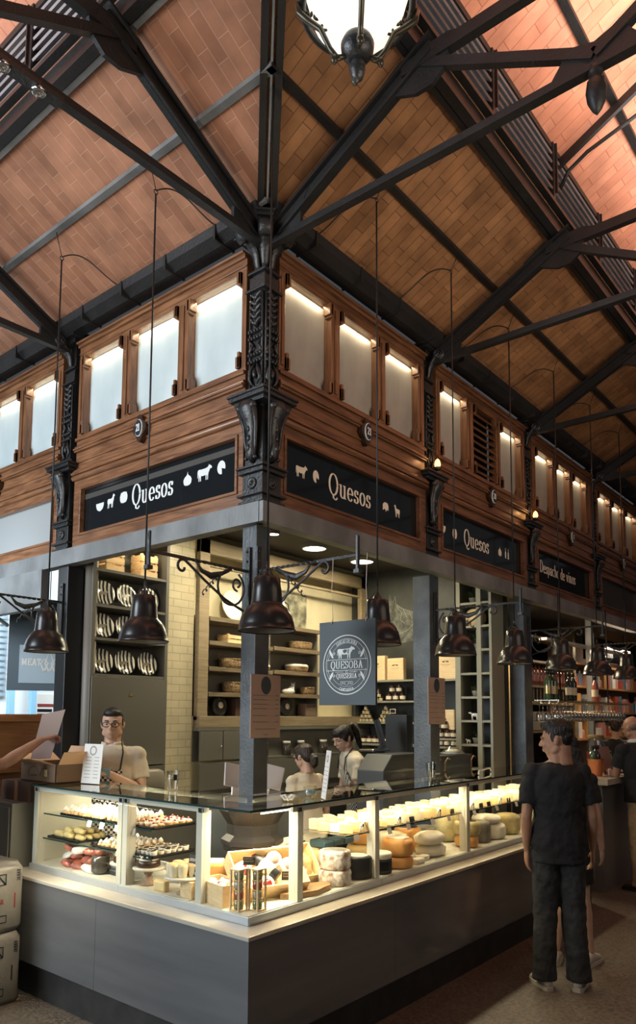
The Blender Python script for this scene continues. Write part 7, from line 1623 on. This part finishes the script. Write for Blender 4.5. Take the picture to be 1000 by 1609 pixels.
# wrapped parcels on the floor
WRAP = mat('clouded_white_wrap', (.22, .205, .175), .38, 0, .25, 3, .8, 14)
def parcel(z0, z1, lab, ink):
    g = thing('wrapped_parcel', lab, 'parcel', (2.2, 4.56, z0)); m = MB(); m.loft([(2.20, 4.56, z0, .21, .26), (2.20, 4.56, z0+.03, .222, .275), (2.20, 4.56, z1-.04, .222, .275), (2.20, 4.56, z1, .20, .25)], 40, 9)
    m.build('wrapping', WRAP, g); L = MB(); fn = lambda a, b, o=0: (1.972-o, 4.50-a, z0+b) 
    f2 = lambda a, b, o=0: (2.20+a, 4.2825-o, z0+b)
    pen(L, [(.15, .14), (.15, .22)], f2, .01, .01)
    text(L, 'MUY FRAGIL', f2, .026, -.04, .17, .22, .12, .62); L.v and L.build('red_print', ink, g, recalc=False)
    L = MB(); text(L, 'VARAL', lambda a, b, o=0: (2.38-b, 4.2825-o, z0+.36-a*1.0), .022, 0, 0, .2, .1, .8)
    pen(L, [(.04, .34), (.09, .34), (.09, .28), (.04, .28), (.04, .34), (.09, .28)], f2, .008, .008); pen(L, [(.05, .06), (.10, .06), (.10, .10), (.05, .10)], f2, .008, .008); L.build('black_print', BLACKP, g, recalc=False)
REDP = mat('dark_red_print', (.25, .04, .03), .6)
parcel(.42, .82, 'white film-wrapped parcel printed MUY FRAGIL, upper of two at the far left', REDP); parcel(.0, .415, 'dim white parcel standing on the floor under the upper one', BLACKP)
# dark panel with leaf emblem
g = thing('market_sign', 'blue-grey hanging panel with MEAT lettering and white leaf emblem at left', 'sign', (3.65, 6.5, 1.9))
MB().box((3.45, 6.49, 1.93), (3.92, 6.51, 2.80)).build('panel', mat('blue_grey_panel', (.10, .13, .15), .5), g); MB().box((3.54, 6.484, 2.0), (3.86, 6.49, 2.36)).build('screen', mat('pale_panel', (.42, .50, .54), .3), g)
L = MB(); fn = lambda a, b, o=0: (3.56+a, 6.483-o, 2.17+b); text(L, 'MEAT', fn, .06, 0, 0, .22, .12, .75)
L.build('lettering', WHITEP, g, recalc=False); L = MB()
for cx, h, w in ((.22, .20, .035), (.18, .12, .03), (.265, .12, .03)): pen(L, [(cx, -.06), (cx-w, .02), (cx, h-.06), (cx+w, .02), (cx, -.06)], fn, .014, .014)
L.build('leaf_emblem', WHITEP, g, recalc=False); g.rotation_euler.z = -.55; g.scale = (1.12, 1.12, 1)
MB().tube([(2.9, 5.9, 2.55), (3.35, 6.45, 2.52)], .018, 8).single('white_pipe', WHITEP, 'white tube running behind the leftmost lamp', 'pipe')
for i, (x, z) in enumerate(((3.60, 3.1), (3.80, 3.1))): MB().tube([(x, 6.5, 2.80), (x, 6.5, z+.6)], .004, 5).single('hanging_wire', ROPE, 'thin wire holding the leaf emblem panel, %s one' % ['left', 'right'][i], 'wire')
# street front outside
m = MB(); m.box((1.0, 12.0, 0), (9.0, 12.2, 6.0)); m.single('street_facade', mat('sunlit_plaster', (.80, .84, .86), .8), 'bright pale street facade seen through the opening at far left', 'building')
for x, nm in ((6.02, 'left'), (6.40, 'right')): MB().box((x, 11.4, 0), (x+.09, 11.5, 4.2)).single('blue_pillar', mat('blue_pillar', (.20, .38, .52), .6) if 'blue_pillar' not in bpy.data.materials else bpy.data.materials['blue_pillar'], 'thin pale blue pillar in the bright opening, %s one' % nm, 'pillar')
g = thing('street_shutter', 'pale slatted street shutter behind the leftmost lamp', 'shutter', (6.0, 11.9, 1.8))
for q in range(14): MB().box((5.92, 11.90, 2.0+q*.10), (6.20, 11.93, 2.06+q*.10)).build('slat', mat('blue_slat', (.30, .38, .44), .6) if 'blue_slat' not in bpy.data.materials else bpy.data.materials['blue_slat'], g)
g = thing('street_poster', 'white poster with red and black lettering in the bright opening', 'poster', (6.3, 11.6, 1.6))
MB().box((6.77, 11.98, 1.40), (7.22, 12.0, 2.05)).build('sheet', PAPER, g)
for q, (zz, mt) in enumerate(((1.83, REDP), (1.74, BLACKP), (1.66, REDP))): MB().box((6.84, 11.97, zz), (7.16-.04*q, 11.98, zz+.05)).build('print_bar', mt, g)
MB().box((3.05, 5.36, 2.55), (3.12, 9.0, 2.86)).single('fascia_panel', STEEL, 'pale grey fascia panel under the left beam', 'panel')
MB().cyl((3.285, 5.02, 0), (3.285, 5.02, 3.3), .05, None, 16).single('rounded_pillar', mat('taupe_paint', (.20, .18, .15), .5), 'rounded taupe pillar between the black post and the plate cupboard', 'pillar')

# ------------------------------------------------------------------ wine bar at right
g = thing('bar_counter', 'bar counter with thick cream top where the older man leans', 'counter', (8.0, 2.8, 0))
MB().box((7.50, 2.50, 0), (9.2, 3.0, 1.04)).build('front', mat('bar_front', (.14, .13, .12), .2), g); MB().box((7.42, 2.42, 1.04), (9.25, 3.04, 1.10)).build('top', MARBLE_TOP, g, .004)
MB().box((7.14, 5.2, 0), (30, 5.3, 3.0)).single('back_partition', mat('bar_back_brown', (.045, .032, .024), .7), 'dark brown back wall of the wine bar', 'wall')
g = thing('wine_shelf', 'yellowish wooden shelving with a slatted front in the wine bar', 'shelving', (9.5, 3.9, 0))
YW = wood('yellowish_shelf_wood', (.36, .26, .12), (.22, .15, .07), .5, 'X')
for z in (1.50, 1.86, 2.08, 2.40, 2.72): MB().box((8.7, 3.80, z), (10.3, 4.05, z+.03)).build('shelf', YW, g)
for x in (8.6, 10.28): MB().box((x, 3.78, 0), (x+.10, 4.05, 3.0)).build('upright', YW, g)
for q in range(14): MB().box((8.75+q*.11, 3.82, 1.90), (8.79+q*.11, 3.84, 2.08)).build('slat', mat('dim_slat', (.14, .10, .06), .6) if q == 0 else bpy.data.materials['dim_slat'], g)
def bottle_proto(col, lab, group, lb=LABELM, h=.30, name='wine_bottle', capc=BLACKP):
    g = thing(name, lab, 'bottle', (0, 0, 0), 0, group); s = h/.30
    MB().lathe([(.034*s, 0), (.037*s, .004), (.037*s, .19*s), (.028*s, .215*s), (.014*s, .24*s), (.013*s, .27*s)], n=16).build('bottle_glass', col, g)
    MB().lathe([(.015*s, .255*s), (.016*s, .30*s), (.012*s, .302*s)], n=12).build('capsule', capc, g); MB().lathe([(.0378*s, .06*s), (.0378*s, .14*s)], n=16, cap=False).build('paper_label', lb, g, recalc=False)
    return g
DGL = mat('dark_bottle_glass', (.012, .018, .010), .08, coat=1); PGL = mat('rose_bottle_glass', (.38, .12, .09), .12, coat=1); PINKL = mat('pink_label', (.65, .28, .25), .6); GRL = mat('green_bottle_glass', (.06, .11, .04), .1, coat=1)
p = bottle_proto(PGL, 'bottle with pink label in the row on the wine bar back shelf', 'pink-labelled bottles', PINKL); first = [True]
for i in range(13): place(p, (8.78+i*.115, 3.90, 2.111), 'bottle with pink label in the row on the wine bar back shelf', first)
g = thing('glass_rack', 'hanging brass rack of upside-down wine glasses over the bar', 'rack', (8.3, 2.9, 1.85))
MB().box((7.10, 2.76, 1.868), (9.40, 3.04, 1.878)).build('glass_shelf', GLASS, g)
for y in (2.77, 2.86, 2.95, 3.03): MB().bar((7.10, y, 1.858), (9.40, y, 1.858), .008, .012).build('rail', LIDG, g)
for x in (7.5, 9.0): MB().cyl((x, 2.90, 1.87), (x, 2.90, 3.0), .008, None, 8).build('drop_rod', IRON, g)
WG = glass('wine_glass_clear', (.90, .88, .82), 1.8, .02, 1.6)
p = thing('wine_glass', '', 'glass', (0, 0, 0), 0, 'wine glasses hanging upside down in the rack'); m = MB(); m.lathe([(.032, 0), (.030, -.003), (.004, -.008), (.0035, -.075), (.010, -.085), (.030, -.105), (.036, -.135), (.033, -.175), (.030, -.185)], n=18, cap=False); m.build('glass', WG, p, recalc=False); first = [True]
for i in range(22):
    for y in (2.815, 2.905, 2.99): place(p, (7.16+i*.10+random.uniform(-.008, .008), y, 1.851), 'upside-down wine glass hanging from the rack over the bar', first)
for nm, col, lb, spots in (('dark', DGL, LABELM, ((7.75, 'with big cream label, right of the middle'), (7.87, 'next to the cream-labelled one'), (7.25, 'under the fourth lamp'))), ('green', GRL, LIDG, ((7.05+.12, 'leftmost, tall and green'), (7.33, 'green behind the gold-necked one'))), ('rose', PGL, LABELM, ((8.55, 'rose coloured at the right end'),))):
    for j, (x, l) in enumerate(spots): b = bottle_proto(col, 'wine bottle standing on the glass rack, '+l, 'bottles on the glass rack', lb); b.location = (x, 2.90, 1.879)
    
g = thing('dispenser_jar', 'large glass jar of dark red drink with cork lid on the bar', 'jar', (8.3, 2.82, 1.10))
MB().lathe([(.09, 1.10), (.105, 1.12), (.105, 1.33)], (8.30, 2.82, 0), 26).build('red_drink', mat('sangria', (.10, .015, .012), .1, coat=1), g)
MB().lathe([(.106, 1.33), (.106, 1.40), (.075, 1.45), (.078, 1.47)], (8.30, 2.82, 0), 26, cap=False).build('glass_shoulder', WG, g, recalc=False); MB().lathe([(.082, 1.465), (.088, 1.47), (.088, 1.505), (.082, 1.51)], (8.30, 2.82, 0), 26).build('cork_lid', YW, g)
g = thing('copper_bucket', 'copper ice bucket with bottle necks on the bar', 'bucket', (7.80, 2.66, 1.10)); COP = mat('copper', (.70, .28, .14), .3, .8)
MB().lathe([(.06, 1.10), (.065, 1.11), (.088, 1.27), (.092, 1.275), (.086, 1.272), (.06, 1.12)], (7.80, 2.66, 0), 24, cap=False).build('bucket', COP, g, recalc=False); MB().lathe([(.078, 1.24), (.05, 1.25)], (7.80, 2.66, 0), 20).build('ice', GLASS, g)
for i, (dx, dy, c_) in enumerate(((-.03, .02, GRL), (.035, .0, PGL), (0, -.03, DGL))):
    b = bottle_proto(c_, 'bottle standing in the copper ice bucket, '+['left one', 'right one', 'front one'][i], 'bottles in the ice bucket', LABELM, .28); b.location = (7.80+dx, 2.66+dy, 1.135); b.rotation_euler = (dy*3, dx*4, 0)
for i, (x, y, rz, w, h, nm) in enumerate(((8.05, 2.60, .1, .22, .30, 'pinkish card leaning beside the copper bucket'), (9.3, 2.75, .2, .28, .22, 'bright white sheet before the older man'))):
    M = Matrix.Translation((x, y, 1.104)) @ Matrix.Rotation(rz-.3, 4, 'Z') @ Matrix.Rotation(-.25, 4, 'X'); g = MB(); g.box((-w/2, -.003, 0), (w/2, .003, h), M); g.single('bar_menu', CARD if i == 0 else PAPER, nm+' on the bar top', 'menu card')
g = thing('tumbler', 'short clear tumbler before the pinkish card on the bar', 'glass', (7.86, 2.54, 1.10)); MB().lathe([(.028, 1.101), (.034, 1.18)], (7.86, 2.54, 0), 20, cap=False).build('glass', WG, g, recalc=False)
b = bottle_proto(GRL, 'small green bottle beside the large jar on the bar', None or 'small bar bottle', LABELM, .22); b.location = (8.72, 2.80, 1.10)
g = thing('tap_box', 'small wooden box between jar and pinkish card on the bar', 'box', (8.45, 2.7, 1.10)); MB().box((8.40, 2.66, 1.10), (8.52, 2.76, 1.21)).build('box', YW, g, .004)
# second counter and lit shelving beyond
g = thing('far_glass_case', 'small lit glass case at the far right beyond the jar', 'display case', (10.2, 2.9, 1.1)); MB().box((9.9, 2.7, 1.10), (10.7, 3.0, 1.36)).build('glass', GLASS, g)
MB().box((9.92, 2.72, 1.105), (10.68, 2.98, 1.20)).build('contents', mat('pale_goods', (.50, .55, .52), .5, 0, .5, 30), g); MB().box((9.9, 2.7, 1.36), (10.7, 3.0, 1.375)).build('lid', WHITEP, g)
g = thing('lit_shelving', 'brightly lit distant shelves of small goods and bottles at the right edge', 'shelving', (12.0, 4.2, 0)); WALB = mat('far_shelf_back', (.32, .20, .13), .7)
MB().box((10.8, 4.30, .9), (14.5, 4.36, 2.9)).build('back', WALB, g)
for z in (1.35, 1.75, 2.15, 2.50): MB().box((10.8, 4.0, z), (14.5, 4.30, z+.03)).build('shelf', ORANGEW, g)
pk = [mat('pack_%s' % n, c_, .5) for n, c_ in (('red', (.45, .08, .05)), ('white', (.72, .68, .62)), ('amber', (.50, .28, .09)), ('blue', (.14, .20, .26)), ('pink', (.60, .30, .26)))]
cols = ['red', 'white', 'amber', 'blue', 'pink']
for zi, z in enumerate((1.38, 1.78, 2.18)):
    x = 10.85; i = 0
    while x < 14.3:
        w = random.uniform(.09, .18); h = random.uniform(.14, .30); c_ = (i*3+zi) % 5
        g = MB(); (g.box((x, 4.05, z), (x+w, 4.2, z+h)) if i % 3 else g.lathe([(w*.36, z), (w*.4, z+.01), (w*.4, z+h*.6), (w*.16, z+h*.75), (w*.16, z+h)], (x+w/2, 4.12, 0), 12)); g.single('shelf_pack', pk[c_], '%s packet on the %s lit shelf at the far right' % (cols[c_], ['lowest', 'middle', 'top'][zi]), 'packet', 'packets on the distant lit shelves', bev=.004); x += w+.03; i += 1
area('far_shelf_light', (12.3, 3.6, 2.75), (12.3, 4.3, 1.6), 2.0, .1, 12, (1, .82, .62))
g = thing('stall_sign', 'black sign board with white star and cut-off word beginning Sala', 'sign', (12.2, 3.6, 2.4)); MB().box((10.35, 3.62, 2.52), (12.4, 3.66, 2.86)).build('board', SIGNBLK, g)
for x in (10.6, 12.1): MB().cyl((x, 3.64, 2.86), (x, 3.64, 3.0), .006, None, 6).build('hanging_rod', IRON, g)
L = MB(); fn = lambda a, b, o=0: (a, 3.619-o, b); text(L, 'Sala', fn, .19, 11.12, 2.60, .2, .09, .95); 
for q in range(6): a = q*PI/6; pen(L, [(10.92-.06*math.cos(a), 2.68-.06*math.sin(a)), (10.92+.06*math.cos(a), 2.68+.06*math.sin(a))], fn, .014, .014)
L.build('lettering', LETTERG, g, recalc=False)
for i, (x, y) in enumerate(((8.94, 3.06), (9.45, 3.25))): MB().box((x, y, 0), (x+.06, y+.06, 3.0)).single('steel_upright', STEEL, 'thin grey steel upright behind the bar bottles, %s one' % ['left', 'right'][i], 'upright')
MB().bar((8.3, 3.4, 2.62), (10.4, 3.2, 2.58), .10, .03).single('white_canopy_edge', WHITEP, 'thin white tilted canopy edge below the far steel beam', 'canopy')
for q, (x, z) in enumerate(((8.85, 1.535), (9.3, 1.535), (8.95, 1.655))): MB().box((x, 3.82, z), (x+.38, 4.0, z+.115)).single('white_carton', mat('off_white_card', (.40, .37, .32), .7) if q == 0 else bpy.data.materials['off_white_card'], 'off-white carton on the low wine bar shelf, %s' % ['lower left', 'lower right', 'upper one'][q], 'box', bev=.004)
m = MB(); m.box((30, -8, 0), (30.2, 30, 8)); struct(m, 'wall_far', mat('far_wall', (.10, .08, .07), .8))
